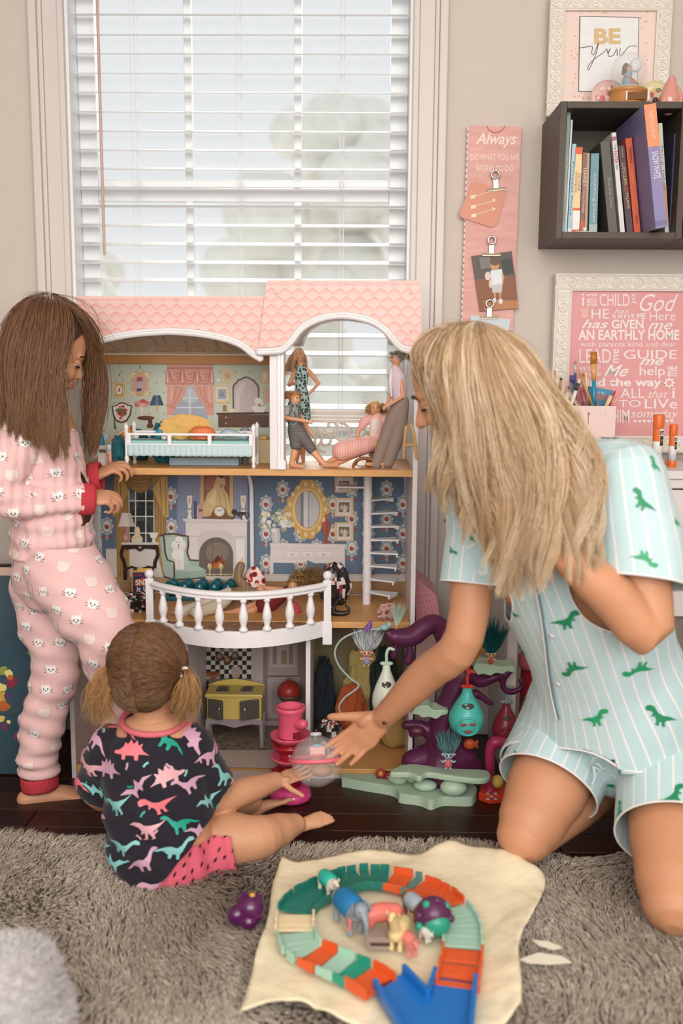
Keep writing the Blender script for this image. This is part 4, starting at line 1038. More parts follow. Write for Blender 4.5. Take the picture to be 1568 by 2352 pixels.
hem(met, mR, dR, .11, 'sleeve_piping', whp, wom, .0022); hem(met, mL, dL, .14, 'sleeve_piping', whp, wom, .0022)
hem(met, hemc + (pe - wa).normalized() * .06, (pe - wa), .36, 'hem_piping', whp, wom, .0022)
mb = MB()
mb.tube([pe + (wa - pe) * .55, pe, pe + (pe - wa) * .25], [(.145, .105), (.160, .115), (.155, .11)], 22, up=tuple(front), k=2)
qR, qL = hR * .47 + kR * .53, hL * .40 + kL * .60
mb.tube([hR, hR * .5 + kR * .5, kR], [.112, .116, .118], 18); mb.tube([hL, hL * .5 + kL * .5, kL], [.114, .118, .122], 18)
me = remesh(mb, .005, 5); cR, cL = (kR - hR).normalized(), (kL - hL).normalized()
cut(me, [(qR, cR, .16), (qL, cL, .17)])
c = vco(me); displace(me, .0045 * wav(c, 14, 81) + .002 * wav(c, 40, 82))
suattr(me, [(hR, kR, .115, (-.3, -1, 0)), (hL, kL, .118, (-.3, -1, 0))])
psh = meshobj('pajama_shorts', me, paj, wom); psh.modifiers.new('s', 'SOLIDIFY').thickness = .0025; mes = me
hem(mes, qR, cR, .17, 'leg_piping', whp, wom, .0022); hem(mes, qL, cL, .18, 'leg_piping', whp, wom, .0022)
# the dinosaurs that can be made out, then more all round
spots = [(1300, 1424, 70, 25, 0, trex, 0), (1318, 1535, 64, 205, 0, trex, 1), (1468, 1537, 62, 180, 0, trex, 0), (1368, 1648, 60, 28, 0, trex, 0), (1516, 1645, 64, -15, 1, trex, 0), (1476, 1152, 58, -38, 1, trex, 0), (1480, 1283, 52, 170, 1, trex, 0), (1502, 1068, 36, -50, 1, trex, 0), (1224, 1325, 34, -60, 0, raptor, 0), (1184, 1410, 26, -35, 0, raptor, 0), (1164, 1280, 22, 10, 0, raptor, 0), (1554, 1425, 44, 15, 0, trex, 0), (1552, 1200, 26, -60, 0, raptor, 0), (1085, 1235, 26, -70, 0, raptor, 0), (1040, 1265, 26, -60, 0, trex, 0)]
spots2 = [(1545, 1830, 62, 25, 0, trex, 0), (1430, 1760, 56, -40, 1, trex, 0), (1185, 1730, 20, -30, 0, raptor, 0)]
for me_, ob, sp, sd in ((met, ptop, spots, 3), (mes, psh, spots2, 4)):
 bv = bvh_of(me_); mb = MB(); rr = random.Random(sd); used = []
 for x, y, wpx, ang, fl, pg, _ in sp:
  h = bv.ray_cast(CAM, ray(x, y).normalized())
  if not h[0]: continue
  n = h[1] if h[1].dot(ray(x, y)) < 0 else -h[1]; s = wpx * .61 * (h[0] - CAM).length / FPX
  a = radians(ang); up = V((-sin(a), 0, cos(a))); decal(mb, bv, h[0], n, up, pg, s, rr.randrange(2), .0030, .005, bool(fl)); used.append(h[0])
 for p, n in scatter(me_, .085, sd + 30):
  if n.y < .0 or any((p - q).length < .08 for q in used): continue
  a = rr.uniform(-3, 3); decal(mb, bv, p, n, (sin(a), 0, cos(a)), trex, .03, rr.randrange(2), .0030, .005, rr.random() < .5)
 mb.build('dinosaur_print', [flatm('1d8a5c'), flatm('27a06a')], ob)['kind'] = 'stuff'
# open placket with dark edge, buttons
bv = bvh_of(met); pts = []
for x, y in ((1232, 1330), (1246, 1400), (1256, 1470), (1264, 1540), (1274, 1600), (1286, 1650)):
 h = bv.ray_cast(CAM, ray(x, y).normalized())
 if h[0]: pts.append(h[0] + (h[1] if h[1].y < 0 else -h[1]) * .004)
if len(pts) > 2:
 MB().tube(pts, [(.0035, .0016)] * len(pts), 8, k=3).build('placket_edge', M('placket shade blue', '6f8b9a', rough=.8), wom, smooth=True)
 MB().tube([p + V((-.005, -.001, 0)) for p in pts], [(.0025, .0015)] * len(pts), 8, k=3).build('placket_piping', whp, wom, smooth=True)
for x, y in ((1252, 1345), (1268, 1460), (1282, 1570)):
 h = bv.ray_cast(CAM, ray(x, y).normalized())
 if h[0]: MB().lathe(h[0] + h[1] * .002, [(.0055, 0), (.006, .0012), (.004, .002)], 12, h[1].to_track_quat('Z', 'Y').to_matrix()).build('button', M('pearl button', 'e9e4e2', rough=.3), wom, smooth=True)
b0 = J(1362, 1760, -.84); mb = MB()
mb.tube([b0, b0 + V((.002, -.01, -.02)), b0 + V((-.004, -.012, -.034))], .003, 7, k=3); mb.tube([b0, b0 + V((.018, -.01, -.006)), b0 + V((.006, -.014, .012)), b0], .0024, 7, k=3)
mb.build('drawstring', M('drawstring', 'bcd5d6', rough=.7), wom, smooth=True)
# long wavy blonde hair
sheet = [[(1075, 740, -.88), (1000, 760, -.88), (948, 808, -.87), (986, 872, -.86), (1008, 940, -.86), (1006, 1030, -.86), (985, 1150, -.85)],
[(1080, 738, -.90), (1012, 766, -.93), (992, 850, -.945), (1006, 950, -.945), (1018, 1050, -.945), (1038, 1130, -.94), (1030, 1190, -.94)],
[(1085, 737, -.91), (1042, 768, -.96), (1020, 860, -.985), (1040, 960, -.99), (1075, 1070, -.99), (1112, 1190, -.985), (1105, 1370, -.985)],
[(1090, 737, -.91), (1072, 768, -.97), (1072, 870, -1.0), (1100, 980, -1.01), (1130, 1090, -1.01), (1150, 1210, -1.01), (1160, 1440, -1.0)],
[(1096, 737, -.91), (1102, 770, -.97), (1126, 870, -1.0), (1165, 970, -1.02), (1200, 1080, -1.03), (1225, 1200, -1.05), (1250, 1400, -1.06)],
[(1102, 738, -.91), (1130, 774, -.96), (1176, 870, -.99), (1226, 970, -1.01), (1268, 1070, -1.03), (1300, 1180, -1.06), (1318, 1390, -1.08)],
[(1108, 740, -.90), (1152, 776, -.94), (1212, 862, -.96), (1268, 950, -.975), (1315, 1040, -1.0), (1338, 1140, -1.03), (1352, 1330, -1.07)],
[(1110, 740, -.88), (1182, 782, -.90), (1242, 862, -.90), (1290, 940, -.92), (1330, 995, -.96), (1356, 1050, -1.0), (1340, 1180, -1.02)]]
inner = [[(1075, 742, -.86), (1020, 775, -.80), (1000, 850, -.76), (1012, 950, -.75), (1030, 1050, -.76), (1045, 1120, -.77)], [(1100, 742, -.86), (1120, 780, -.78), (1150, 880, -.76), (1170, 980, -.78), (1180, 1080, -.80), (1180, 1180, -.82)], [(1112, 742, -.86), (1180, 785, -.84), (1240, 880, -.84), (1270, 960, -.87), (1290, 1040, -.92), (1300, 1150, -.97)]]
def lockcols(cid, base, seed, tip, tk=.45):
 """each lock of hair has its own tone; ends are lighter"""
 r = np.random.default_rng(seed); base = np.array([lin(b)[:3] for b in base]); v = r.beta(1.6, 1.6, cid.max() + 1)[cid] + r.normal(size=len(cid)) * .09
 x = np.clip(v, 0, 1) * (len(base) - 1); i = np.minimum(x.astype(int), len(base) - 2); f = (x - i)[:, None]
 c = base[i] * (1 - f) + base[i + 1] * f; t = np.linspace(0, 1, 22)[None, :, None]
 return c[:, None] * (1 - t * tk) + np.array(lin(tip)[:3]) * t * tk
cols = ('4d3726', '7b5b40', 'a27e59', 'c6a27b', 'e2c7a4')
a, ca = hairsheet(sheet, 9000, 22, .0035, .013, 1.35, 1, (.62, 1.), .024, 80)
b, cb = hairsheet(inner, 1500, 22, .005, .009, 1.4, 2, (.75, 1.), .016, 60)
lk, cl_ = hairsheet(sheet, 3000, 22, .0055, .024, 1.55, 9, (.80, 1.), .036, 42)
fly, cf = hairsheet(sheet, 220, 22, .014, .020, 1.6, 6, (.5, 1.0), .02, 2)
pp = np.concatenate([a, b, lk, fly])
cl = np.concatenate([lockcols(ca, cols, 5, 'c79f74'), lockcols(cb, cols[:3], 6, '8f6b48'), lockcols(cl_, cols[1:] + ('f3e0c6',), 7, 'ecd3b0'), lockcols(cf, cols[2:], 8, 'ead0ab')])
strands('hair', pp, np.r_[np.full(len(a), .0009), np.full(len(b), .0013), np.full(len(lk), .0009), np.full(len(fly), .0004)], tinted('blonde hair', rough=.38, spec=.35), wom, cl)
hm_ = MB(); hm_.ell(L(0, -.018, .030), (.086, .102, .092), R, 22, 14); me = remesh(hm_, .004, 3); cut(me, [(L(0, .058, .02), R @ V((0, 1, -.2)), .14)])
meshobj('hair_cap', me, M('blonde hair cap', 'a07a50', rough=.6), wom)
MB.tube = _tube
# ---------------------------------------------------------------- flat prints on the doll house panels
def tp(T, items): return [(c, T(p)) for c, p in items]
def el(*a, **k): return ring(*a, **k)
# upper left: green bedroom wall
it = []; rr = random.Random(2)
for r in range(7):
 for c in range(12):
  x = 95 + c * 122 + (r % 2) * 60; y = 800 + r * 88
  if x > 1465 or y > 1230: continue
  it += [('#d79a80', el(x, y, 6, 7, 7)), ('#b96f5c', el(x + 7, y + 6, 3, 4, 5)), ('#94a487', [(x - 10, y + 8), (x - 2, y + 4), (x - 4, y + 14)])]
for k in range(14): it.append(('#b58872', el(100 + k * 102, 728, 12, 6, 8)))
flat(dh, 'wallpaper_sprig_print', tp(T2, it), YK, lift=1e-6)['kind'] = 'stuff'
def fr(x0, y0, x1, y1, c1='#dfb578', c2='#ead6ae', c3='#d8c7b4', m=14): return [(c1, rc(x0, y0, x1, y1)), (c2, rc(x0 + m * .4, y0 + m * .4, x1 - m * .4, y1 - m * .4)), (c1, rc(x0 + m * .8, y0 + m * .8, x1 - m * .8, y1 - m * .8)), (c3, rc(x0 + m, y0 + m, x1 - m, y1 - m))]
flat(dh, 'print_small_picture', tp(T2, [('#c79a62', stroke([(168, 886), (203, 826), (240, 886)], 5)), ('#6b5138', el(203, 824, 7, 7, 10))] + fr(154, 885, 249, 1023, m=16, c3='#d3a35c') + [('#f3ece4', el(201, 955, 26, 40)), ('#c15a48', el(200, 958, 10, 13, 8)), ('#6d7a52', el(206, 944, 6, 9, 7))]), YK, lift=.0002)
flat(dh, 'print_oval_picture', tp(T2, [('#c79a62', stroke([(338, 806), (380, 756), (424, 806)], 5)), ('#6b5138', el(380, 754, 7, 7, 10)), ('#e3b877', rc(306, 806, 453, 1004)), ('#f0dcae', el(330, 830, 26, 26, 10)), ('#f0dcae', el(430, 830, 26, 26, 10)), ('#f0dcae', el(330, 980, 26, 26, 10)), ('#f0dcae', el(430, 980, 26, 26, 10)), ('#d19f5a', el(379, 905, 73, 96)), ('#e9c98e', el(379, 905, 68, 90)), ('#d8a9a6', el(379, 905, 60, 82)), ('#b7c0c8', [(366, 885), (394, 885), (398, 935), (380, 950), (364, 935)]), ('#4a4d5c', [(348, 945), (390, 938), (396, 965), (372, 962), (356, 972)]), ('#5e7048', el(376, 866, 26, 16, 10)), ('#c5463c', el(368, 856, 13, 12, 9)), ('#b63a34', el(388, 854, 12, 11, 9)), ('#d3604e', el(380, 866, 10, 9, 9))]), YK, lift=.0002)
flat(dh, 'print_chair', tp(T2, [('#5d3a26', [(134, 1092), (170, 1086), (198, 1064), (222, 1058), (250, 1064), (280, 1082), (313, 1086), (300, 1170), (270, 1222), (218, 1240), (170, 1222), (146, 1170)]), ('#f0e6dc', [(146, 1098), (176, 1094), (204, 1074), (222, 1070), (246, 1074), (272, 1090), (300, 1096), (288, 1164), (262, 1208), (218, 1226), (178, 1208), (156, 1164)]), ('#5d3a26', [(150, 1170), (162, 1215), (176, 1290), (160, 1290)]), ('#6a7a4d', el(210, 1130, 42, 20, 12)), ('#6a7a4d', el(240, 1156, 28, 20, 12)), ('#c0413a', el(234, 1096, 15, 12, 9)), ('#c0413a', el(252, 1128, 20, 16, 9)), ('#b23630', el(206, 1156, 22, 16, 9)), ('#c9584a', el(226, 1172, 20, 14, 9)), ('#a8322e', el(208, 1098, 9, 8, 8)), ('#b8433a', el(214, 1196, 14, 9, 8))]), YK, lift=.0002)
flat(dh, 'print_flower_vase', tp(T2, [('#ece2da', [(378, 1100), (412, 1100), (404, 1135), (396, 1150), (408, 1180), (378, 1180), (390, 1150), (382, 1135)]), ('#d36a68', el(352, 1078, 22, 24, 9)), ('#e39a98', el(364, 1062, 26, 18, 9)), ('#c9544f', el(404, 1052, 26, 20, 9)), ('#d9716d', el(440, 1066, 20, 20, 9)), ('#eab2ac', el(398, 1084, 28, 20, 9)), ('#e59d9a', el(434, 1086, 20, 14, 9))]), YK, lift=.0002)
flat(dh, 'print_table_and_lamp', tp(T2, [('#4a2a1c', el(428, 1196, 74, 18, 20)), ('#6a3b24', el(428, 1191, 74, 15, 20)), ('#5a3220', rc(448, 1205, 484, 1262)), ('#6a3b24', el(466, 1262, 30, 20, 14)), ('#e0b483', [(516, 1086), (532, 1086), (538, 1115), (528, 1140), (518, 1140), (510, 1115)]), ('#e8cfa6', el(523, 990, 8, 10, 8)), ('#44566f', [(494, 1000), (552, 1000), (583, 1086), (460, 1086)]), ('#6d7f95', [(516, 1000), (530, 1000), (540, 1086), (512, 1086)]), ('#39495f', [(536, 1000), (552, 1000), (583, 1086), (562, 1086)])]), YK, lift=.0002)
cu = [('#a9b3bf', rc(660, 930, 960, 1200)), ('#bfc7cf', el(810, 1000, 70, 70, 20)), ('#dfe2e4', rc(800, 945, 812, 1200)), ('#dfe2e4', rc(690, 1100, 930, 1110)), ('#dfe2e4', rc(690, 1020, 930, 1028))]
cu += [('#e0a08f', [(612, 900), (780, 900), (772, 970), (735, 1040), (690, 1090), (660, 1170), (610, 1170)]), ('#e0a08f', [(1002, 900), (838, 900), (850, 970), (890, 1040), (930, 1090), (955, 1170), (1012, 1170)]), ('#cb8473', stroke([(690, 930), (680, 1010), (640, 1090)], 9)), ('#cb8473', stroke([(740, 930), (715, 1000), (670, 1080)], 9)), ('#cb8473', stroke([(930, 930), (935, 1010), (975, 1090)], 9)), ('#cb8473', stroke([(885, 930), (905, 1000), (950, 1080)], 9)), ('#f0c2b4', stroke([(652, 930), (646, 1060)], 10)), ('#f0c2b4', stroke([(970, 930), (978, 1060)], 10)), ('#d9927f', [(606, 1070), (690, 1100), (684, 1120), (606, 1100)]), ('#d9927f', [(1010, 1070), (930, 1100), (936, 1120), (1010, 1100)])]
cu += [('#d58f7d', rc(612, 735, 1002, 775)), ('#e7b0a0', rc(612, 742, 1002, 750)), ('#b9705f', rc(612, 766, 1002, 772))]
for x0 in (618, 742, 868):
 cu += [('#dd9a88', [(x0, 775), (x0 + 128, 775), (x0 + 122, 850), (x0 + 92, 905), (x0 + 64, 918), (x0 + 34, 905), (x0 + 6, 850)])]
 for d in (24, 52, 80, 108): cu.append(('#c07766', stroke([(x0 + 10, 784 + d * .3), (x0 + 40, 790 + d), (x0 + 64, 796 + d), (x0 + 90, 790 + d), (x0 + 118, 784 + d * .3)], 6)))
 cu.append(('#efc3b4', stroke([(x0 + 30, 800), (x0 + 50, 850), (x0 + 66, 860)], 8)))
for x0 in (616, 744, 872, 996): cu += [('#d38b79', [(x0 - 8, 775), (x0 + 8, 775), (x0 + 20, 905), (x0 - 20, 905)]), ('#f0c8b8', [(x0 - 3, 790), (x0 + 3, 790), (x0 + 8, 890), (x0 - 6, 890)])]
cu.append(('#e9c4ae', stroke([(608, 912), (660, 925), (720, 916), (760, 938), (810, 912), (860, 936), (900, 916), (960, 925), (1008, 912)], 8)))
flat(dh, 'print_pink_curtains', tp(T2, cu), YK, lift=.0001)
flat(dh, 'print_pictures_right', tp(T2, fr(1085, 780, 1176, 895, '#e3c08d', '#ecd5ae', '#d9bf97') + [('#c9a583', el(1130, 836, 18, 22, 12))] + fr(1019, 916, 1146, 1060, '#e0bb80', '#efdcb2', '#f0e7de', 18) + [('#a9acb5', rc(1044, 946, 1121, 1034)), ('#8d9099', [(1058, 1000), (1082, 956), (1106, 1000), (1098, 1014), (1064, 1014)]), ('#e0bb80', el(1083, 1062, 34, 10, 10))] + fr(1410, 785, 1484, 895, '#e3b982', '#ecd5ae', '#e4d3c0') + [('#efe7df', el(1452, 836, 16, 22, 12))] + fr(1440, 926, 1484, 1062, '#dfb078', '#ecd0a6', '#d3a7a5')), YK, lift=.0002)['kind'] = 'stuff'
flat(dh, 'pin_hole', tp(T2, [('#f3efe9', el(1048, 868, 11, 13, 14))]), YK)
mir = [(1172, 1142), (1170, 930), (1182, 900), (1206, 884), (1216, 862), (1244, 856), (1262, 842), (1290, 838), (1318, 844), (1334, 858), (1362, 866), (1372, 890), (1394, 906), (1402, 940), (1404, 1142)]
flat(dh, 'print_dresser_mirror', tp(T2, [('#6e4a30', mir), ('#cfc0bd', [(1286 + (x - 1286) * .88, 1146 + (y - 1146) * .955) for x, y in mir]), ('#dccfcb', [(1200, 1142), (1204, 960), (1260, 880), (1300, 880), (1240, 1000), (1226, 1142)]), ('#4f2f20', [(1035, 1150), (1484, 1142), (1484, 1162), (1035, 1168)]), ('#64402b', rc(1050, 1166, 1484, 1275)), ('#4f2f20', rc(1056, 1208, 1190, 1213)), ('#4f2f20', rc(1188, 1168, 1196, 1275)), ('#c99c60', el(1116, 1190, 8, 8, 9)), ('#c99c60', el(1116, 1240, 8, 8, 9)), ('#e4d0b0', rc(1078, 1075, 1132, 1146)), ('#8d7a60', rc(1088, 1084, 1122, 1138)), ('#f0dcb8', el(1168, 1130, 28, 16, 14)), ('#f0ece6', [(1356, 1040), (1380, 1018), (1420, 1030), (1440, 1060), (1424, 1096), (1470, 1100), (1440, 1146), (1366, 1146), (1330, 1100), (1372, 1090)]), ('#e8dccb', stroke([(1430, 1040), (1456, 1036), (1450, 1070), (1428, 1078)], 8)), ('#c76a55', el(1400, 1082, 14, 12, 9)), ('#7f8a63', el(1414, 1092, 10, 6, 8))]), YK, lift=.0002)
# middle floor: blue damask walls, window, console, chair with poodle, mantel
it = []
def medallion(T, x, y, s=1.):
 o = [('#b8b9b8', el(x, y, 62 * s, 88 * s, 14)), ('#8fa0b0', el(x, y, 54 * s, 78 * s, 14)), ('#dcd6cb', el(x, y, 40 * s, 60 * s, 16)), ('#6a7659', el(x, y + 8 * s, 26 * s, 24 * s, 9)), ('#a83e3c', el(x - 8 * s, y - 2 * s, 17 * s, 16 * s, 8)), ('#bb5550', el(x + 13 * s, y + 8 * s, 14 * s, 14 * s, 8)), ('#a03636', el(x - 2 * s, y + 20 * s, 13 * s, 10 * s, 8))]
 for a in range(0, 360, 45): o.append(('#c6c4bf', el(x + 60 * s * cos(radians(a)), y + 86 * s * sin(radians(a)), 13 * s, 15 * s, 6)))
 o += [('#b4514e', el(x - 44 * s, y + 112 * s, 20 * s, 12 * s, 7)), ('#a34543', el(x + 44 * s, y + 112 * s, 20 * s, 12 * s, 7)), ('#c06a62', el(x, y + 104 * s, 16 * s, 12 * s, 7)), ('#b9b8b4', [(x - 14 * s, y + 120 * s), (x, y + 96 * s), (x + 14 * s, y + 120 * s), (x, y + 150 * s)])]
 return [(c, T(p)) for c, p in o]
for c, x in enumerate((60, 200, 350, 508, 655, 800, 970, 1120, 1285, 1430)):
 for r in range(5):
  y = 170 + r * 265 - (130 if c % 2 else 0)
  if y < 80 or y > 900: continue
  if x < 140: continue
  it += medallion(T5, x, y, .86)
for x, y in ((712, 245), (716, 540), (105, 530)): it += medallion(T4, x, y, .92)
flat(dh, 'damask_print', it, YK, lift=1e-6)['kind'] = 'stuff'
st = [('#9098b0', rc(772, 40, 992, 620)), ('#9098b0', rc(1300, 40, 1436, 480))]
for x in range(780, 990, 26): st.append(('#7785a3', rc(x, 40, x + 9, 620)))
for x in range(1306, 1430, 26): st.append(('#7785a3', rc(x, 40, x + 9, 480)))
for y in range(70, 600, 112): st += [('#b8848a', el(816, y, 11, 12, 7)), ('#b8848a', el(940, y + 50, 11, 12, 7)), ('#b8848a', el(1364, y + 20, 11, 12, 7))]
flat(dh, 'stripe_wallpaper_print', tp(T4, st), YK, lift=2e-6)['kind'] = 'stuff'
wn = [('#ded5cf', rc(96, 742, 640, 1020)), ('#c9bcb4', rc(96, 742, 640, 752)), ('#b79a76', rc(96, 1012, 1420, 1150)), ('#a5835d', rc(96, 1060, 1420, 1066)), ('#b08f68', rc(96, 1066, 1420, 1150))]
wn += [('#39433f', rc(318, 190, 552, 690)), ('#5f7378', rc(320, 210, 368, 290)), ('#222b26', el(470, 290, 70, 60, 14)), ('#1f2722', el(440, 400, 100, 50, 14)), ('#28312b', el(420, 560, 100, 80, 14)), ('#4d5b58', rc(390, 450, 460, 480))]
for x in (372, 470): wn.append(('#efe9e4', rc(x, 190, x + 10, 690)))
for y in (285, 432, 590): wn.append(('#efe9e4', rc(318, y, 552, y + 10)))
wn += [('#f0eae4', rc(310, 190, 320, 690)), ('#f0eae4', rc(548, 190, 556, 690))]
gold, gd, gl = '#b08a4e', '#8b6a38', '#cfa866'
wn += [(gold, [(180, 40), (300, 40), (312, 200), (322, 1015), (205, 1015), (190, 440), (166, 440)]), (gold, [(535, 40), (680, 40), (694, 440), (670, 450), (640, 1015), (560, 690), (552, 300)])]
for x in (205, 228, 252, 276, 298): wn.append((gd, stroke([(x, 60), (x - 2, 440), (x + 8, 1010)], 7)))
for x in (572, 598, 622, 648, 668): wn.append((gd, stroke([(x - 6, 60), (x, 300), (x - 8, 640)], 7)))
wn += [(gl, [(166, 440), (180, 60), (250, 60), (316, 210), (262, 290), (246, 350), (226, 400)]), (gl, [(694, 440), (676, 60), (620, 60), (536, 180), (580, 270), (606, 330), (634, 420), (664, 446)]), (gd, stroke([(200, 80), (190, 430)], 7)), (gd, stroke([(240, 90), (232, 380)], 7)), (gd, stroke([(660, 90), (668, 430)], 7)), (gd, stroke([(612, 100), (628, 390)], 7))]
wn += [(gold, [(296, 40), (540, 40), (534, 130), (490, 190), (420, 214), (350, 192), (304, 130)])]
for d in (30, 62, 96, 128): wn.append((gd, stroke([(302, 50 + d * .3), (350, 56 + d), (420, 64 + d), (490, 56 + d), (536, 50 + d * .3)], 8)))
flat(dh, 'print_window_with_drapes', tp(T4, wn), YK, lift=.00008)
cs = [('#ded6d2', [(240, 684), (600, 684), (596, 706), (244, 706)]), ('#2a1b16', [(250, 706), (590, 706), (588, 730), (560, 752), (470, 742), (420, 774), (372, 744), (290, 756), (254, 732)])]
cs += [('#2a1b16', stroke([(262, 720), (240, 800), (268, 870), (280, 930), (278, 1040)], 36)), ('#2a1b16', stroke([(576, 720), (590, 800), (562, 870), (556, 930)], 36)), ('#2a1b16', stroke([(280, 940), (340, 916), (420, 940), (500, 914), (556, 930)], 22)), ('#b69a72', el(420, 732, 14, 14, 9)), ('#ece2da', [(250, 404), (330, 404), (372, 534), (213, 534)]), ('#cfc2b8', [(300, 404), (330, 404), (372, 534), (322, 534)]), ('#c78d8d', [(280, 536), (306, 536), (306, 590), (328, 620), (326, 668), (262, 668), (256, 622), (280, 590)]), ('#d9aaa8', el(282, 640, 14, 20, 10)), ('#e8d7b6', [(366, 560), (384, 536), (410, 538), (420, 570), (414, 604), (444, 640), (440, 684), (340, 684), (342, 636), (372, 606)]), ('#cdb68d', stroke([(352, 650), (392, 622), (434, 650)], 7)), ('#efe7dc', [(504, 590), (594, 590), (576, 636), (560, 652), (568, 682), (530, 682), (540, 652), (522, 636)])]
flat(dh, 'print_console_table', tp(T4, cs), YK - .0022, lift=.0001)
ac = [('#a8bcae', [(604, 624), (640, 612), (740, 604), (820, 622), (870, 622), (880, 700), (870, 790), (900, 846), (980, 852), (976, 910), (1042, 946), (1036, 1020), (900, 1030), (742, 1030), (650, 1000), (620, 800)]), ('#b9ccbc', [(660, 640), (742, 622), (820, 636), (856, 650), (850, 760), (870, 850), (890, 900), (750, 900), (680, 850), (656, 720)]), ('#9fb5a6', [(748, 940), (1036, 940), (1034, 1010), (900, 1028), (748, 1028)]), ('#b4c7b8', [(748, 910), (970, 905), (1040, 944), (900, 960), (748, 950)]), ('#5a3b24', stroke([(604, 622), (640, 616), (652, 700), (656, 780), (680, 850), (742, 872), (744, 1020)], 17)), ('#5a3b24', stroke([(600, 624), (660, 606), (742, 602), (820, 620), (872, 624), (878, 700), (866, 780), (890, 850), (976, 856)], 17)), ('#5a3b24', stroke([(650, 1010), (742, 1034), (900, 1030), (1036, 1014), (1036, 1050)], 12))]
pd = [('#ece6e0', [(724, 800), (740, 740), (760, 720), (820, 720), (836, 780), (836, 940), (790, 944), (756, 940), (746, 860)]), ('#f4efe9', el(788, 656, 38, 30, 14)), ('#f0eae4', el(742, 706, 26, 40, 14)), ('#f0eae4', el(830, 706, 26, 40, 14)), ('#f6f1ec', el(786, 694, 30, 36, 14)), ('#2c2320', el(772, 680, 5, 5, 8)), ('#2c2320', el(800, 680, 5, 5, 8)), ('#2c2320', el(784, 708, 9, 7, 8)), ('#b4685c', el(785, 728, 7, 8, 8)), ('#cfc6bf', stroke([(788, 860), (790, 940)], 6)), ('#f4efe9', el(750, 800, 30, 44, 12)), ('#f4efe9', el(800, 800, 32, 54, 12))]
flat(dh, 'print_armchair_with_poodle', tp(T4, ac + pd), YK - .0032, lift=.0001)
fp = [('#e6ddd9', [(822, 462), (1452, 462), (1452, 476), (1432, 484), (1428, 1040), (880, 1040), (852, 610), (850, 486), (822, 474)]), ('#cfc4c0', rc(850, 484, 1430, 490)), ('#d9cfcb', rc(856, 500, 1428, 506)), ('#cbbfba', rc(880, 622, 968, 630)), ('#cbbfba', rc(1312, 622, 1428, 630)), ('#d3c8c4', rc(1316, 640, 1420, 1036)), ('#efe8e4', rc(1328, 652, 1408, 1030)), ('#d8ceca', [(968, 640), (1000, 590), (1060, 572), (1220, 572), (1280, 590), (1312, 640), (1312, 1040), (968, 1040)])]
arch = [(978, 1004)] + [(1140 + 162 * cos(radians(a)), 800 - 165 * sin(radians(a))) for a in range(180, -1, -12)] + [(1302, 1004)]
fp += [('#6f6256', arch), ('#857868', el(1150, 780, 110, 100, 20)), ('#5a4e44', rc(1106, 690, 1110, 860)), ('#8c3f22', [(1090, 930), (1100, 850), (1130, 860), (1150, 810), (1180, 830), (1196, 800), (1206, 860), (1220, 850), (1216, 930)]), ('#c06a34', [(1110, 930), (1120, 880), (1140, 890), (1160, 850), (1186, 870), (1200, 930)]), ('#5a2a18', [(1120, 850), (1160, 800), (1180, 850), (1140, 880)])]
for x in (1080, 1186): fp += [('#cdb988', el(x, 910, 22, 30, 12)), ('#cdb988', stroke([(x, 930), (x, 1000)], 12)), ('#e7d9ae', el(x - 6, 902, 8, 12, 8))]
fp += [('#d9c79c', rc(1038, 982, 1304, 990)), ('#d9c79c', rc(1038, 1020, 1304, 1028))] + [('#d9c79c', rc(x, 982, x + 8, 1050)) for x in (1040, 1120, 1180, 1230, 1294)]
flat(dh, 'print_fireplace', tp(T4, fp), YK - .0010, lift=.0001)
pt = [('#d9b078', rc(990, 40, 1300, 440)), ('#9a5d50', rc(1022, 40, 1268, 400)), ('#b37264', el(1100, 140, 70, 80, 14)), ('#dcc08c', [(1022, 320), (1060, 220), (1110, 170), (1130, 110), (1150, 60), (1210, 50), (1232, 110), (1210, 170), (1250, 230), (1268, 330), (1268, 400), (1022, 400)]), ('#ecd8a8', [(1060, 300), (1120, 180), (1150, 200), (1120, 340)]), ('#c39f66', stroke([(1150, 200), (1180, 280), (1170, 390)], 10)), ('#c39f66', stroke([(1210, 200), (1230, 280), (1240, 390)], 10)), ('#e3bfa0', el(1188, 80, 20, 26, 12)), ('#5d4632', el(1190, 60, 26, 16, 12)), ('#b5838a', el(1192, 146, 16, 20, 9))]
flat(dh, 'print_portrait', tp(T4, pt), YK - .0004, lift=.0001)
mn = []
for x in (888, 1396): mn += [('#efe4d8', [(x - 26, 240), (x + 26, 240), (x + 22, 300), (x + 14, 360), (x - 14, 360), (x - 22, 300)]), ('#c9a878', rc(x - 12, 360, x + 12, 376)), ('#d9b890', el(x, 290, 10, 30, 10)), ('#f0e8e0', [(x - 24, 378), (x + 24, 378), (x + 8, 410), (x + 24, 460), (x - 24, 460), (x - 8, 410)])]
mn += [('#514d62', rc(930, 292, 956, 462)), ('#c9bfc4', rc(958, 330, 972, 462)), ('#cf9f9f', rc(974, 316, 1010, 462)), ('#7a4650', rc(974, 370, 1010, 390))]
mn += [('#7a5638', [(1050, 460), (1050, 440), (1090, 430), (1110, 380), (1140, 344), (1172, 334), (1206, 344), (1236, 380), (1256, 430), (1300, 440), (1304, 466)]), ('#a87f4e', el(1172, 388, 54, 54, 26)), ('#f3eee6', el(1172, 388, 46, 46, 26)), ('#2e2622', stroke([(1172, 388), (1150, 378)], 6)), ('#2e2622', stroke([(1172, 388), (1200, 368)], 5))]
for k in range(12): mn.append(('#4c423a', el(1172 + 37 * cos(k * pi / 6), 388 + 37 * sin(k * pi / 6), 3.5, 3.5, 6)))
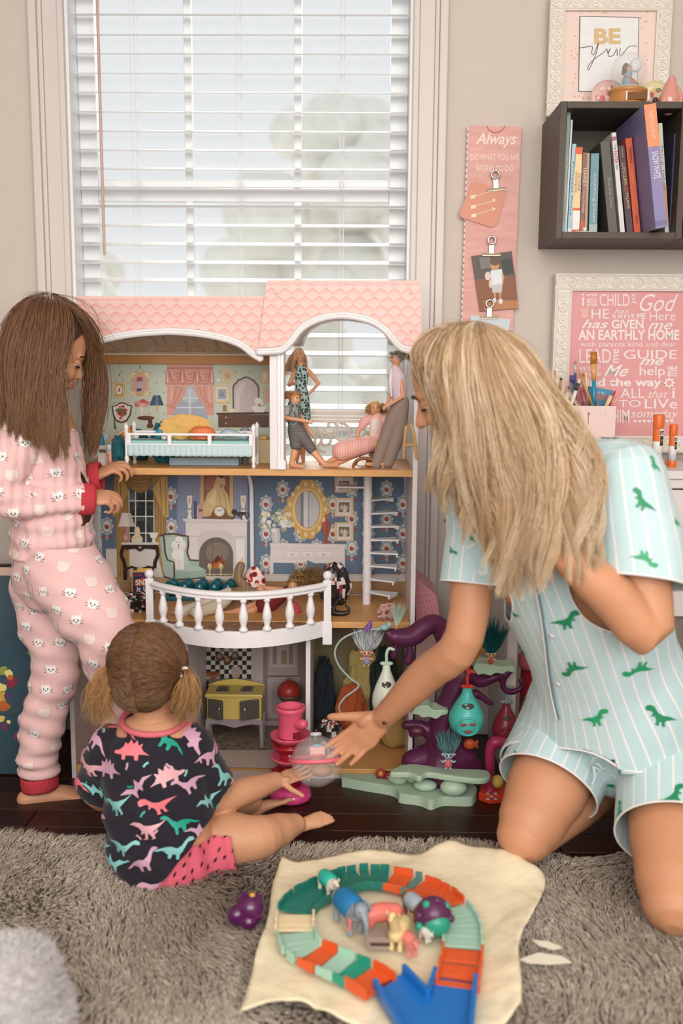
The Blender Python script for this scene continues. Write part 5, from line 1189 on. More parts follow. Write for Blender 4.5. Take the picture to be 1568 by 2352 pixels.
mn += [('#3a2f2b', [(1284, 400), (1296, 370), (1320, 366), (1346, 394), (1392, 392), (1420, 396), (1420, 420), (1400, 424), (1350, 428), (1320, 414), (1300, 420)]), ('#3a2f2b', stroke([(1324, 418), (1310, 440), (1302, 460)], 9)), ('#3a2f2b', stroke([(1346, 424), (1372, 440), (1384, 468)], 9)), ('#3a2f2b', stroke([(1410, 420), (1430, 440), (1442, 472)], 9)), ('#3a2f2b', stroke([(1394, 420), (1380, 444), (1386, 470)], 9)), ('#3a2f2b', stroke([(1416, 398), (1440, 404), (1450, 432)], 8))]
flat(dh, 'print_mantel_ornaments', tp(T4, mn), YK - .0018, lift=.0001)
# right half of the middle floor
gm = []
for a in range(0, 360, 20):
 k = 1 + .10 * cos(radians(a * 4)); gm.append(('#d6aa62', el(572 + 150 * k * cos(radians(a)), 352 + 212 * k * sin(radians(a)), 46, 46, 9)))
gm += [('#d6aa62', el(572, 352, 150, 212, 30)), ('#e9c885', el(572, 352, 136, 190, 30)), ('#c2924c', el(574, 352, 114, 172, 30)), ('#a9aaad', el(574, 352, 107, 165, 30)), ('#c9c7c6', [(590, 192), (650, 240), (676, 330), (670, 420), (630, 500), (590, 514)]), ('#7d7d80', [(510, 210), (534, 196), (534, 506), (512, 494)]), ('#d9d6d4', [(540, 192), (575, 188), (575, 516), (540, 508)])]
for a in range(0, 360, 24): gm.append(('#eed39a', el(572 + 160 * cos(radians(a)), 352 + 228 * sin(radians(a)), 16, 22, 8)))
flat(dh, 'print_gilt_mirror', tp(T5, gm), YK - .0006, lift=.00008)
q = []
for (y0, y1) in ((55, 202), (248, 418), (468, 636)): q += [('#d9ae73', rc(816, y0, 986, y1)), ('#f0e0c0', rc(824, y0 + 6, 978, y1 - 6)), ('#d9ae73', rc(828, y0 + 10, 974, y1 - 10)), ('#e4dcd6', rc(836, y0 + 14, 968, y1 - 14)), ('#7d6c58', rc(854, y0 + 40, 950, y1 - 40)), ('#c8bba6', el(880, (y0 + y1) / 2, 16, 24, 10)), ('#b9ab96', el(922, (y0 + y1) / 2 + 6, 20, 22, 10)), ('#d8cfc0', [(890, y1 - 42), (900, y0 + 62), (912, y0 + 62), (926, y1 - 42)])]
flat(dh, 'print_three_photos', tp(T5, q), YK - .0006, lift=.0001)
bq = [('#cfc8c6', [(262, 520), (318, 520), (330, 600), (314, 654), (258, 654), (248, 600)]), ('#e3dedc', [(276, 524), (296, 524), (296, 650), (280, 650)])]; rr = random.Random(12)
for k in range(46):
 a = rr.uniform(0, 6.28); r_ = sqrt(rr.random()); x, y = 285 + 150 * r_ * cos(a), 450 + 105 * r_ * sin(a)
 bq.append((rr.choice(('#e6d7a8', '#f0e6c4', '#a9b69c', '#c9d0bd', '#8fa08a', '#eee9e0')), el(x, y, rr.uniform(14, 34), rr.uniform(12, 28), 8)))
flat(dh, 'print_bouquet', tp(T5, bq), YK - .0009, lift=.00003)
flat(dh, 'print_red_urn', tp(T5, [('#a04a3c', [(734, 420), (730, 404), (742, 394), (754, 404), (752, 420), (756, 456), (780, 470), (782, 500), (772, 560), (752, 610), (764, 650), (764, 662), (718, 662), (718, 650), (732, 610), (712, 560), (702, 500), (704, 470), (728, 456)]), ('#bb6655', [(716, 476), (728, 474), (732, 600), (722, 560)])]), YK - .0012, lift=.0001)
sb = [('#e3dad6', [(230, 656), (920, 666), (926, 684), (908, 690), (910, 920), (888, 930), (880, 830), (640, 838), (580, 812), (520, 836), (264, 832), (266, 930), (232, 936), (240, 690)]), ('#cdc2bd', rc(264, 700, 880, 704)), ('#cdc2bd', rc(264, 796, 880, 800)), ('#d6ccc7', rc(370, 726, 500, 786)), ('#e9e1dd', rc(376, 732, 494, 780)), ('#d6ccc7', rc(516, 726, 630, 786)), ('#e9e1dd', rc(522, 732, 624, 780)), ('#d6ccc7', rc(646, 726, 790, 786)), ('#e9e1dd', rc(652, 732, 784, 780))]
for x in (436, 574, 716): sb.append(('#c79a52', [(x - 14, 748), (x, 758), (x + 14, 748), (x + 6, 768), (x - 6, 768)]))
flat(dh, 'print_white_sideboard', tp(T5, sb), YK - .0007, lift=.0001)
flat(dh, 'print_skirting', tp(T5, [('#d9d0ca', rc(90, 936, 1470, 1000)), ('#c2b6ae', rc(90, 944, 1470, 950)), ('#a98258', rc(90, 1000, 1470, 1110))]), YK - .0002, lift=.0001)
# kitchen and side rooms
kt = [('#9b8684', rc(40, 170, 960, 740))]
for x in range(50, 960, 18): kt.append(('#8a7577', rc(x, 170, x + 3, 740)))
kt += [('#c5b9b8', rc(120, 170, 200, 700)), ('#c5b9b8', rc(555, 170, 640, 700)), ('#b5a6a6', rc(672, 180, 890, 410)), ('#cbbfbe', rc(690, 190, 872, 350)), ('#9c8b86', rc(708, 190, 740, 330)), ('#a98d72', rc(770, 230, 812, 330)), ('#9c8b86', rc(826, 190, 856, 330)), ('#b5a6a6', rc(672, 420, 900, 720)), ('#a59693', rc(700, 460, 760, 690)), ('#6b5550', rc(672, 412, 900, 420))]
for i in range(11):
 for j in range(7): kt.append(('#e0d8d2' if (i + j) % 2 else '#2e2d2b', rc(200 + i * 32.3, 205 + j * 32.3, 232.3 + i * 32.3, 237.3 + j * 32.3)))
kt += [('#d9cfc8', rc(320, 222, 440, 230))]
for x, y in ((330, 275), (386, 300), (440, 270)): kt += [('#5d4636', el(x, y, 30, 30, 16)), ('#a07a58', el(x - 2, y - 4, 20, 20, 14)), ('#cfae88', el(x - 6, y - 8, 8, 8, 9))]
kt += [('#a87048', [(222, 400), (338, 400), (320, 424), (240, 424)]), ('#8a4f30', el(280, 392, 50, 14, 14)), ('#c7b0a6', [(416, 350), (474, 346), (478, 380), (470, 424), (420, 424), (412, 380)]), ('#c7b0a6', stroke([(474, 370), (488, 380), (476, 400)], 7)), ('#3a2c24', rc(130, 440, 250, 700)), ('#a07c3c', rc(130, 434, 260, 446)), ('#5a4a3c', el(155, 470, 10, 10, 10)), ('#5a4a3c', el(190, 470, 10, 10, 10)), ('#5a4a3c', el(225, 470, 10, 10, 10)), ('#1c1512', rc(150, 510, 236, 690)), ('#8f6c34', rc(160, 520, 226, 526)), ('#8f6c34', rc(160, 670, 226, 676))]
flat(dh, 'print_kitchen', tp(T7, kt), YK, lift=.00003)
rg_p = []
flx = lambda px, py: PZ(px, py, ZB + .0035)
mb = MB(); cols_ = ['#8d7c6a', '#6a5f58', '#a8927a', '#7a5b4a', '#5c6268']; rr = random.Random(6)
def floorquad(x0, y0, x1, y1, c, k): mb.poly([flx(x0, y1) + V((0, 0, k)), flx(x1, y1) + V((0, 0, k)), flx(x1, y0) + V((0, 0, k)), flx(x0, y0) + V((0, 0, k))], c)
floorquad(462, 1672, 640, 1722, 0, 0)
for k in range(90):
 x = rr.uniform(466, 634); y = rr.uniform(1676, 1719); floorquad(x, y, x + rr.uniform(3, 12), y + rr.uniform(1.5, 4), rr.randrange(1, 5), 2e-5 * (k + 1))
o = mb.build('print_rug', [flatm(c) for c in cols_], dh)
lw = [('#9d9496', rc(168, 1470, 420, 1760)), ('#7f767e', rc(178, 1480, 190, 1740)), ('#5d6570', rc(196, 1560, 220, 1700)), ('#3d3a38', rc(190, 1700, 230, 1745)), ('#8a6a50', rc(192, 1640, 208, 1690))]
for x in range(232, 420, 12): lw.append(('#8b8086', rc(x, 1470, x + 4, 1700)))
flat(dh, 'print_lower_left_wall', lw, YK, lift=.0001)
rm = [('#6a5a42', el(826, 1530, 16, 16, 14)), ('#8c7a58', el(826, 1530, 9, 9, 12)), ('#5a6046', [(842, 1452), (875, 1460), (860, 1500), (846, 1490)]), ('#51503c', rc(770, 1640, 930, 1720))]
rr = random.Random(3)
for k in range(60): rm.append(('#5f5238', el(rr.uniform(725, 925), rr.uniform(1455, 1560), 1.4, 1.4, 5)))
flat(dh, 'print_map_wall', rm, YK, lift=.00003)
# ---------------------------------------------------------------- wall things on the right
PM = lambda Y: (Y - CAM.y) / FPX        # about one photograph pixel, in metres, on the plane y = Y
RX90 = Matrix.Rotation(radians(90), 3, 'X')
def rbox(x0, y0, x1, y1, Y0, Y1, name, mat, parent=None, bevel=.001):   # px box on plane Y0, reaching back to Y1
 a = P(x0, y0, Y0); b = P(x1, y1, Y0); return MB().box2((a.x, Y0, b.z), (b.x, Y1, a.z)).build(name, mat, parent, bevel=bevel)
cream = M('antique white frame', 'e9e1d6', rough=.5, bump=.25, bs=70, var=.03)
whitepr = flatm('f1efee'); dark = M('black brown shelf', '4d4238', rough=.5, var=.06, vs=6)
# framed print standing on the cube shelf
def frame(parent, x0, y0, x1, y1, w_, Y, d=.03, orn=True):
 a = P(x0, y0, Y); b = P(x1, y1, Y)
 for nm, q0, q1 in (('frame_rail', (a.x, a.z - w_), (b.x, a.z)), ('frame_rail', (a.x, b.z), (b.x, b.z + w_)), ('frame_stile', (a.x, b.z + w_), (a.x + w_, a.z - w_)), ('frame_stile', (b.x - w_, b.z + w_), (b.x, a.z - w_))):
  mb = MB().box2((q0[0], Y, q0[1]), (q1[0], Y + d, q1[1]))
  hz = nm == 'frame_rail'; L_ = (q1[0] - q0[0]) if hz else (q1[1] - q0[1]); n = int(L_ / (w_ * .62))
  for i in range(n if orn else 0):
   t = (i + .5) / n; c = V((q0[0] + L_ * t, Y, (q0[1] + q1[1]) / 2)) if hz else V(((q0[0] + q1[0]) / 2, Y, q0[1] + L_ * t))
   r1, r2 = w_ * .26, w_ * .14
   mb.tube([c + V((r1 * cos(t_), -.001, r1 * sin(t_))) for t_ in np.linspace(i % 2 * 3, 5.4 + i % 2 * 3, 12)], w_ * .05, 5); mb.ell(c, (r2, .004, r2), None, 8, 6)
  for k in (.12, .88):
   if hz: mb.tube([V((q0[0], Y, q0[1] + (q1[1] - q0[1]) * k)), V((q1[0], Y, q0[1] + (q1[1] - q0[1]) * k))], w_ * .07, 6)
   else: mb.tube([V((q0[0] + (q1[0] - q0[0]) * k, Y, q0[1])), V((q0[0] + (q1[0] - q0[0]) * k, Y, q1[1]))], w_ * .07, 6)
  mb.build(nm, cream, parent, smooth=False)
 return V((a.x + w_, Y + .012, b.z + w_)), V((b.x - w_, Y + .012, a.z - w_))
f1 = thing('picture_frame', 'white ornate frame with BE you print standing on the dark cube shelf', 'picture frame', tuple(P(1398, 262, -.03)))
i0, i1 = frame(f1, 1265, -14, 1531, 268, .040, -.045, .02)
MB().box2((i0.x, i0.y, i0.z), (i1.x, i0.y + .004, i1.z)).build('pink_mat', M('pale pink mat', 'efd8cf', rough=.8, var=.02), f1)
q = rc(1329, 38, 1466, 211); YQ = i0.y
flat(f1, 'print_sheet', [('#5b5350', [(1330, 37.5), (1467, 39.5), (1463.5, 213), (1327, 211)]), ('#e9eaea', [(1332, 39), (1465.5, 41), (1462, 211.5), (1329, 209.5)])], YQ, base=.0012)
textbox(f1, 'lettering', 'BE', (1364, 65, 1425, 101), YQ - .002, flatm('d8b98a'), bold=.035)
scr = [[(1331, 110), (1345, 108), (1360, 107), (1358, 122), (1364, 124), (1374, 97), (1368, 125), (1352, 160), (1350, 152), (1366, 134), (1384, 122), (1393, 112), (1395, 122), (1401, 111)], [(1401, 111), (1396, 128), (1408, 127), (1416, 112), (1417, 128)], [(1424, 111), (1423, 125), (1427, 127), (1436, 116), (1446, 106), (1462, 106)]]
mb = MB()
for s_ in scr: mb.tube([P(x, y, YQ - .0022) for x, y in s_], .0009, 5, k=3)
mb.build('script_lettering', flatm('6a5f5a'), f1)
mb = MB(); rr = random.Random(3)
for k in range(46):
 x, y = rr.choice(((rr.uniform(1308, 1328), rr.uniform(15, 225)), (rr.uniform(1468, 1486), rr.uniform(15, 225)), (rr.uniform(1312, 1486), rr.uniform(12, 36)), (rr.uniform(1312, 1400), rr.uniform(214, 228))))
 mb.ell(P(x, y, YQ - .001), (.0022, .0008, .0022), None, 6, 4)
mb.build('gold_flecks', flatm('dcb98f'), f1)['kind'] = 'stuff'
# cube shelf
def cube(x0, lab):
 t = thing('cube_shelf', lab, 'shelf', (x0 + .16, -.12, 1.415)); x1 = x0 + .318; z0, z1 = 1.413, 1.744
 MB().box2((x0, -.25, z0), (x0 + .016, 0, z1)).build('side_panel', dark, t, bevel=.0008); MB().box2((x1 - .016, -.25, z0), (x1, 0, z1)).build('side_panel', dark, t, bevel=.0008)
 MB().box2((x0 + .0165, -.25, z0), (x1 - .0165, 0, z0 + .016)).build('bottom_panel', dark, t, bevel=.0008); MB().box2((x0 + .0165, -.25, z1 - .016), (x1 - .0165, 0, z1)).build('top_panel', dark, t, bevel=.0008)
 MB().box2((x0 + .0165, -.006, z0 + .0165), (x1 - .0165, -.001, z1 - .0165)).build('back_panel', dark, t); return t
cube(.503, 'dark brown cube shelf full of picture books on the wall'); cube(.8235, 'second dark cube shelf cut off by the right picture edge')
def book(lab, xt, yt, xb, yb, w_px, c, Y=-.205, d=.15, titles=(), bands=(), page='e9e2d3', cat='book', wb=None, group='picture books in the dark cube shelf'):
 """spine top-left and bottom-left pixels, spine width in pixels; stands upright, leaning"""
 zb = 1.4295; a = P(xb, yb, Y); a = V((a.x, Y, zb)); b = P(xt, yt, Y); u = b - a; u.y = 0; w_ = w_px * PM(Y)
 if abs(u.x) < .0005: u.x = 0
 s = V((u.z, 0, -u.x)).normalized() * w_; back = V((0, d, 0))
 if s.z < 0: a = a + V((0, 0, -s.z))
 t = thing('book', lab, cat, tuple(a), group)
 m = M('book cover ' + c, c, rough=.45, var=.05, vs=30)
 MB().prism([a, a + s, a + s + u, a + u], back * .04).build('spine', m, t, bevel=.0006)
 e = .0016; un = u.normalized(); sn = s.normalized()
 MB().prism([a + sn * 0 + back * .04, a + sn * e + back * .04, a + sn * e + u + back * .04, a + u + back * .04], back * .96).build('cover', m, t)
 MB().prism([a + s + back * .04, a + s - sn * e + back * .04, a + s - sn * e + u + back * .04, a + s + u + back * .04], back * .96).build('cover', m, t)
 MB().prism([a + sn * e * 1.1 + un * .003 + back * .045, a + s - sn * e * 1.1 + un * .003 + back * .045, a + s - sn * e * 1.1 + u - un * .003 + back * .045, a + sn * e * 1.1 + u - un * .003 + back * .045], back * .93).build('pages', M('book pages', page, rough=.8), t)
 n = V((0, -.0007, 0))
 for f0, f1_, cc in bands:
  MB().prism([a + u * f0 + n, a + s + u * f0 + n, a + s + u * f1_ + n, a + u * f1_ + n], (0, .0004, 0)).build('spine_band', flatm(cc), t)
 for tx, f0, f1_, g0, g1, cc in titles:      # running down the spine: f along from the top, g across
  o = a + u * (1 - f0) + s * g1 + n * 1.6
  text(t, 'title', tx, a + u * (1 - f0) + s * g0 + n * 1.6, -u * (f1_ - f0), s * (g1 - g0), flatm(cc))
 return t
book('tall thin grey green book, first at the left end of the shelf', 1302, 258, 1289.5, 527, 8, '8d9a98', titles=[('The Grouchy Ladybug', .35, .72, .25, .75, '#e4e2dc')], bands=[(.0, .10, '#8fb1bd')])
book('thin white paperback beside the tall grey green book', 1311, 275, 1297, 527, 4, 'd9d9d5')
book('slim light blue book with pale script title near the left end', 1314, 330, 1303, 528, 9, 'a6cad6', titles=[('Princess Potty', .2, .8, .2, .8, '#5f8aa5')], bands=[(0, .06, '#d8e6ea')])
book('cream and orange book with octopus title', 1321, 338, 1313, 530, 16, 'f0cf9a', titles=[('OCTOPUS', .3, .5, .5, .9, '#4f93a0'), ('octopus', .28, .52, .08, .45, '#e0803f')], bands=[(.92, 1.0, '#e2683c'), (0, .05, '#de6438'), (.05, .27, '#f1ece6'), (.27, .30, '#e2683c')])
book('mauve brown paperback with white title TENNEY', 1338, 350, 1331, 529, 10, '8a6158', titles=[('TENNEY', .18, .42, .25, .85, '#f0e6de'), ('in the Key of Friendship', .44, .74, .25, .8, '#eadcd2')], bands=[(0, .16, '#c7604c')])
book('thin tan book between the mauve and the blue one', 1348, 351, 1342, 529, 6, 'b59a78')
book('grey blue book titled counting kisses', 1357, 352, 1352, 531, 18, '6f96a6', titles=[('counting kisses', .25, .85, .3, .75, '#e8dfc4')], bands=[(0, .12, '#a9b7bb')])
book('dark olive grey leaning book with script title', 1378, 326, 1398, 529, 20, '5a564c', titles=[('Beautiful Oops', .4, .72, .3, .75, '#a9a596')])
book('white leaning book with EASTER in red on the spine', 1404, 305, 1425, 533, 10, 'e3ddda', titles=[('The', .10, .17, .25, .8, '#5d93a8'), ('EASTER', .18, .30, .15, .85, '#b8454a'), ('Fixer', .31, .37, .25, .8, '#5d93a8')], bands=[(.92, .96, '#a0707c')])
book('dark plum book titled LLAMA LLAMA RED PAJAMA', 1419, 335, 1440, 531, 14, '4f3a42', d=.1, titles=[('Dewdney', .04, .14, .3, .7, '#c8a878'), ('LLAMA LLAMA', .20, .45, .25, .8, '#dcb56e'), ('RED', .46, .53, .25, .8, '#c4553f'), ('PAJAMA', .54, .72, .25, .8, '#dcb56e')])
book('thin pale grey book standing taller behind the orange red one', 1440, 273, 1447, 420, 9, 'c9c3bb', Y=-.10, d=.08)
book('orange red book titled Corduroy', 1436, 318, 1457, 533, 14, 'd8603c', d=.1, titles=[('FREEMAN', .10, .26, .3, .75, '#6e3322'), ('Corduroy', .35, .48, .3, .75, '#e8b05c'), ('VIKING', .80, .90, .3, .7, '#8f3f28')])
t = book('large purple and orange pop up book SNOW WHITE sticking out of the shelf', 1478, 241, 1505, 531, 26, '8a83b0', Y=-.315, d=.26, titles=[('FAIRYTALE POP UPS', .06, .28, .35, .7, '#f3d9c2'), ('SNOW WHITE', .38, .60, .25, .8, '#efeaf0')], bands=[(.66, 1.0, '#f0946a'), (.02, .06, '#77719c')])
book('thin white and green picture book right of the pop up book', 1511, 283, 1527, 534, 9, 'd9d8c8', titles=[('fairy tales', .2, .6, .2, .8, '#7a8f6a')], bands=[(.1, .45, '#d9a56c')])
book('dark navy book titled Elf Pets leaning right', 1548, 306, 1536, 534, 9, '4a4664', titles=[('Elf Pets A Reindeer Tradition', .06, .42, .3, .8, '#ece6e8')], bands=[(0, .1, '#33314c')])
book('thin silver grey book at the right end of the shelf', 1558, 342, 1549, 534, 6, 'b4bbb5')
tag(MB().lathe(P(1342, 530, -.235) + V((0, 0, -.003)), [(.002, 0), (.0025, .004), (.005, .005), (.005, .009), (.003, .011)], 12).box(P(1342, 532, -.235), (.05, .012, .0012)).build('white_clip', M('white clip plastic', 'f0ece8', rough=.4), None, smooth=False), 'tiny white plastic clip lying on the shelf edge in front of the books', 'clip')
# on top of the cube shelf
ZS = 1.7445
tag(MB().lathe(V((P(1348, 230, -.17).x, -.17, ZS)), [(.020, 0), (.028, .002), (.040, .008), (.041, .010), (.036, .009), (.02, .004)], 28).build('saucer', M('white glaze', 'efe9e6', rough=.2), None, smooth=True), 'small white dish on the cube shelf under the BE you print', 'dish')
sg = thing('snow_globe', 'snow globe with wooden base and seated figure on the cube shelf', 'snow globe', tuple(V((P(1440, 230, -.17).x, -.17, ZS))))
c = V((P(1440, 230, -.17).x, -.17, ZS)); wood = M('honey oak base', 'c1864f', rough=.35, var=.1, stretch=(1, 1, 6))
MB().lathe(c, [(.050, 0), (.051, .004), (.047, .008), (.045, .034), (.049, .038), (.050, .044), (.042, .048)], 32).build('wooden_base', wood, sg, smooth=True, bevel=.001)
MB().box(c + V((.012, -.0465, .021)), (.050, .006, .018)).build('base_niche', M('dark niche', '7a4d28', rough=.6), sg);
for dx in (-.015, .039): MB().box(c + V((dx, -.049, .021)), (.004, .004, .022)).build('niche_pilaster', M('cream pilaster', 'eee0c4', rough=.4), sg)
gc = c + V((0, 0, .048 + .044))
MB().lathe(c + V((0, 0, .0475)), [(.043, 0), (.041, .003), (.03, .005)], 24).build('snow_ground', M('pale blue snow', 'b9c9cf', rough=.7, bump=.4, bs=120), sg, smooth=True)
MB().tube([gc + V((.004, 0, -.042)), gc + V((-.004, 0, -.020)), gc + V((.000, -.002, -.006))], [.016, .012, .009], 10).build('figure_dress', M('figure blue dress', '7fa4ac', rough=.5), sg, smooth=True)
MB().tube([gc + V((.022, -.005, -.036)), gc + V((.008, -.006, -.026)), gc + V((-.006, -.004, -.016))], [.007, .008, .007], 8).ell(gc + V((-.001, -.002, .006)), (.008, .008, .010), None, 12, 8).build('figure_body', M('figure skin', 'b06f4c', rough=.5), sg, smooth=True)
MB().ell(gc + V((-.007, .002, .008)), (.009, .010, .013), None, 12, 8).tube([gc + V((-.010, .002, .008)), gc + V((-.014, .002, -.006))], [.006, .003], 8).build('figure_hair', M('figure hair', '4a2a20', rough=.5), sg, smooth=True)
MB().ell(gc + V((.018, .004, .016)), (.016, .012, .017), None, 14, 10).build('white_swirl', M('white swirl', 'dfe3e6', rough=.5), sg, smooth=True)
clear = M('clear thin plastic', 'f6f2f2', rough=.04, alpha=.2, var=0, coat=.5)
MB().ell(gc, .0455, nu=32, nv=20).build('glass_dome', clear, sg, smooth=True)
def dplate(x, y, r, lab, base, spot, Y=-.09):
 c = P(x, y, Y); c.z = ZS + r; t = thing('painted_plate', lab, 'plate', tuple(c - V((0, 0, r))), 'painted plates behind the snow globe'); R = Matrix.Rotation(radians(78), 3, 'X')
 MB().lathe(c, [(r * .55, -.002), (r, .008), (r, .011), (r * .6, .003), (0.001, .002)], 32, R).build('plate_body', M('plate ' + base, base, rough=.25, var=.12, vs=30), t, smooth=True)
 mb = MB(); rr = random.Random(int(x))
 for k in range(16):
  a = rr.uniform(0, 6.28); q = r * sqrt(rr.random()) * .75; mb.ell(c + R @ V((q * cos(a), q * sin(a), .0048)), (rr.uniform(.004, .012), rr.uniform(.004, .012), .001), R, 8, 5, rr.randrange(len(spot)))
 mb.build('painted_pattern', [flatm(s_) for s_ in spot], t); return t
dplate(1398, 165, .046, 'pink painted plate leaning behind the snow globe on the left', 'eec3bd', ['e07f86', 'f2d5c8', 'd9636f', 'efe2cf'])
dplate(1506, 165, .045, 'yellow painted plate with red rose leaning right of the snow globe', 'f1dfb4', ['d9626a', 'e8c98a', '8a9b78', 'f6ebcf'])
mb = MB(); c = V((P(1536, 235, -.19).x, -.19, ZS)); mb.tube([c + V((0, 0, .004)), c + V((0, 0, .020)), c + V((.001, 0, .045)), c + V((.004, 0, .066))], [.024, .027, .019, .011], 16, k=3); mb.tube([c + V((-.012, -.006, .03)), c + V((-.018, -.016, .012))], [.007, .009], 8); mb.tube([c + V((.018, -.002, .045)), c + V((.027, -.006, .025)), c + V((.025, -.01, .01))], [.006, .006, .008], 8)
tag(mb.build('pink_figurine', M('pink glazed ceramic', 'dd9c8e', rough=.12, coat=.6), None, smooth=True), 'glossy pink ceramic figurine at the right end of the cube shelf', 'figurine')
mb = MB(); c = V((P(1500, 230, -.135).x, -.135, ZS)); mb.ell(c + V((0, 0, .014)), (.012, .010, .014), None, 12, 8).ell(c + V((.004, -.004, .030)), (.008, .008, .008), None, 10, 8)
tag(mb.build('purple_ornament', M('dark plum glaze', '6d4a58', rough=.25), None, smooth=True), 'small dark plum ornament between snow globe and pink figurine', 'ornament')
# pink sign board with clips
sgb = thing('hanging_sign', 'long pink painted sign board with bulldog clips hanging on the wall', 'sign', tuple(P(1130, 500, -.02)))
pk = M('brushed pink paint', 'e0aba2', rough=.6, var=.10, vs=16, bump=.1, bs=40, stretch=(1, 1, 5))
MB().prism([P(1075, 289, -.022), P(1198, 291, -.022), P(1178, 760, -.022), P(1060, 760, -.022)], (0, .018, 0)).build('sign_board', pk, sgb, bevel=.001)
MB().tube([P(x, y, -.026) for x, y in ((1118, 289), (1124, 299), (1138, 304), (1152, 299), (1159, 289))], .0011, 6, k=3).build('hanging_cord', flatm('dd7f6a'), sgb, smooth=True)
mb = MB()
for i in range(34): mb.ell(P(1074 - i * .44, 296 + i * 13.7, -.020), (.0022, .004, .0065), None, 6, 5)
mb.build('beaded_edge', whitepr, sgb)['kind'] = 'stuff'
lt = flatm('f3dfd2'); YS = -.0224
textbox(sgb, 'lettering', 'Always', (1092, 305, 1186, 340), YS, lt, shear=.35, bold=.012)
textbox(sgb, 'lettering', 'DO WHAT YOU ARE', (1081, 354, 1191, 368), YS, lt); textbox(sgb, 'lettering', 'AFRAID TO DO', (1092, 380, 1178, 394), YS, lt)
steel = M('bright steel', 'cfcac4', rough=.25, metal=.9, var=.03); brass = M('pale brass', 'd9cbb4', rough=.3, metal=.7, var=.05)
def clip(x, y, lab, tilt=0.):
 c = P(x, y, -.030); t = thing('bulldog_clip', lab, 'clip', tuple(c), 'bulldog clips on the pink sign'); R = Matrix.Rotation(radians(tilt), 3, 'Y')
 MB().prism([c + R @ V(p) for p in ((-.026, -.004, -.006), (.026, -.004, -.006), (.025, 0, .003), (-.025, 0, .003))], (0, .009, 0)).build('jaw', brass, t, bevel=.001)
 MB().box(c + R @ V((0, 0, .014)), (.014, .004, .026), R).build('tongue', steel, t, bevel=.001)
 MB().tube([c + R @ V((.0105 * cos(a), -.006, .036 + .0105 * sin(a))) for a in np.linspace(0, 6.28, 18)], .0028, 7).build('ring_handle', steel, t, smooth=True)
clip(1139, 433, 'topmost bulldog clip, holding the coral card', -6); clip(1128, 583, 'middle bulldog clip, holding the child photo'); clip(1123, 728, 'lowest bulldog clip, partly behind the blonde hair')
cd_ = [(1090, 416), (1082, 424), (1056, 488), (1056, 496), (1062, 501), (1128, 522), (1136, 519), (1142, 511), (1162, 444), (1160, 437), (1096, 418)]
mb = MB().prism([P(x, y, -.028) for x, y in cd_], (0, .0012, 0)); cdo = mb.build('coral_card', M('coral card', 'db9a82', rough=.6, var=.03), None); tag(cdo, 'tilted coral card with three gold arrows clipped to the pink sign', 'card')
for y in (0, 23, 43):
 x0, y0, x1, y1 = 1084 + y * .05, 452 + y, 1137 - y * .05, 437 + y
 flat(cdo, 'gold_arrow', [('#f0dcc0', stroke([(x0, y0), (x1, y1)], 1.2)), ('#f0dcc0', [(x1 + 3, y1 - 1), (x1 - 5, y1 - 4), (x1 - 3, y1 + 5)]), ('#f0dcc0', [(x0 - 4, y0 - 3), (x0 + 8, y0 - 4), (x0 + 6, y0 + 4), (x0 - 4, y0 + 5)])], -.028)
ph = thing('photograph', 'photo of a toddler in white on a wooden floor clipped to the sign', 'photo', tuple(P(1136, 650, -.028)))
pp_ = [(1082, 588), (1175, 577), (1190, 709), (1101, 716)]
MB().prism([P(x, y, -.0275) for x, y in pp_], (0, .0008, 0)).build('photo_paper', flatm('6f5140'), ph)
flat(ph, 'photo_picture', [('#8a5636', [(1090, 640), (1183, 632), (1190, 708), (1101, 715)]), ('#5a5149', [(1083, 589), (1174, 578), (1182, 632), (1090, 642)]), ('#7c776e', [(1100, 592), (1124, 589), (1128, 615), (1104, 618)]), ('#3d3c3a', [(1150, 598), (1174, 592), (1180, 628), (1156, 632)]), ('#b87a4e', [(1110, 690), (1188, 690), (1190, 708), (1112, 714)]), ('#c9926e', el(1136, 610, 10, 14)), ('#6b4a34', el(1136, 601, 11, 9)), ('#c9926e', [(1152, 622), (1158, 636), (1154, 656), (1146, 660), (1148, 650), (1150, 638)]), ('#dfe6ea', [(1126, 622), (1152, 618), (1153, 652), (1128, 656)]), ('#c9c4c6', [(1129, 655), (1153, 652), (1152, 672), (1130, 672)]), ('#e3c9c0', el(1120, 634, 7, 10)), ('#e3c9c0', el(1126, 652, 4, 10)), ('#c28a66', [(1133, 672), (1139, 672), (1138, 686), (1134, 686)]), ('#c28a66', [(1144, 672), (1151, 672), (1150, 686), (1146, 686)]), ('#dde0e0', el(1135, 690, 4, 6)), ('#dde0e0', el(1149, 692, 5, 6))], -.0275, lift=.0001)
mb = MB().prism([P(x, y, -.027) for x, y in ((1080, 724), (1172, 733), (1168, 760), (1078, 752))], (0, .0008, 0)); tag(mb.build('pale_card', flatm('c9d3dc'), None), 'pale blue card in the lowest clip, half hidden by hair', 'card')
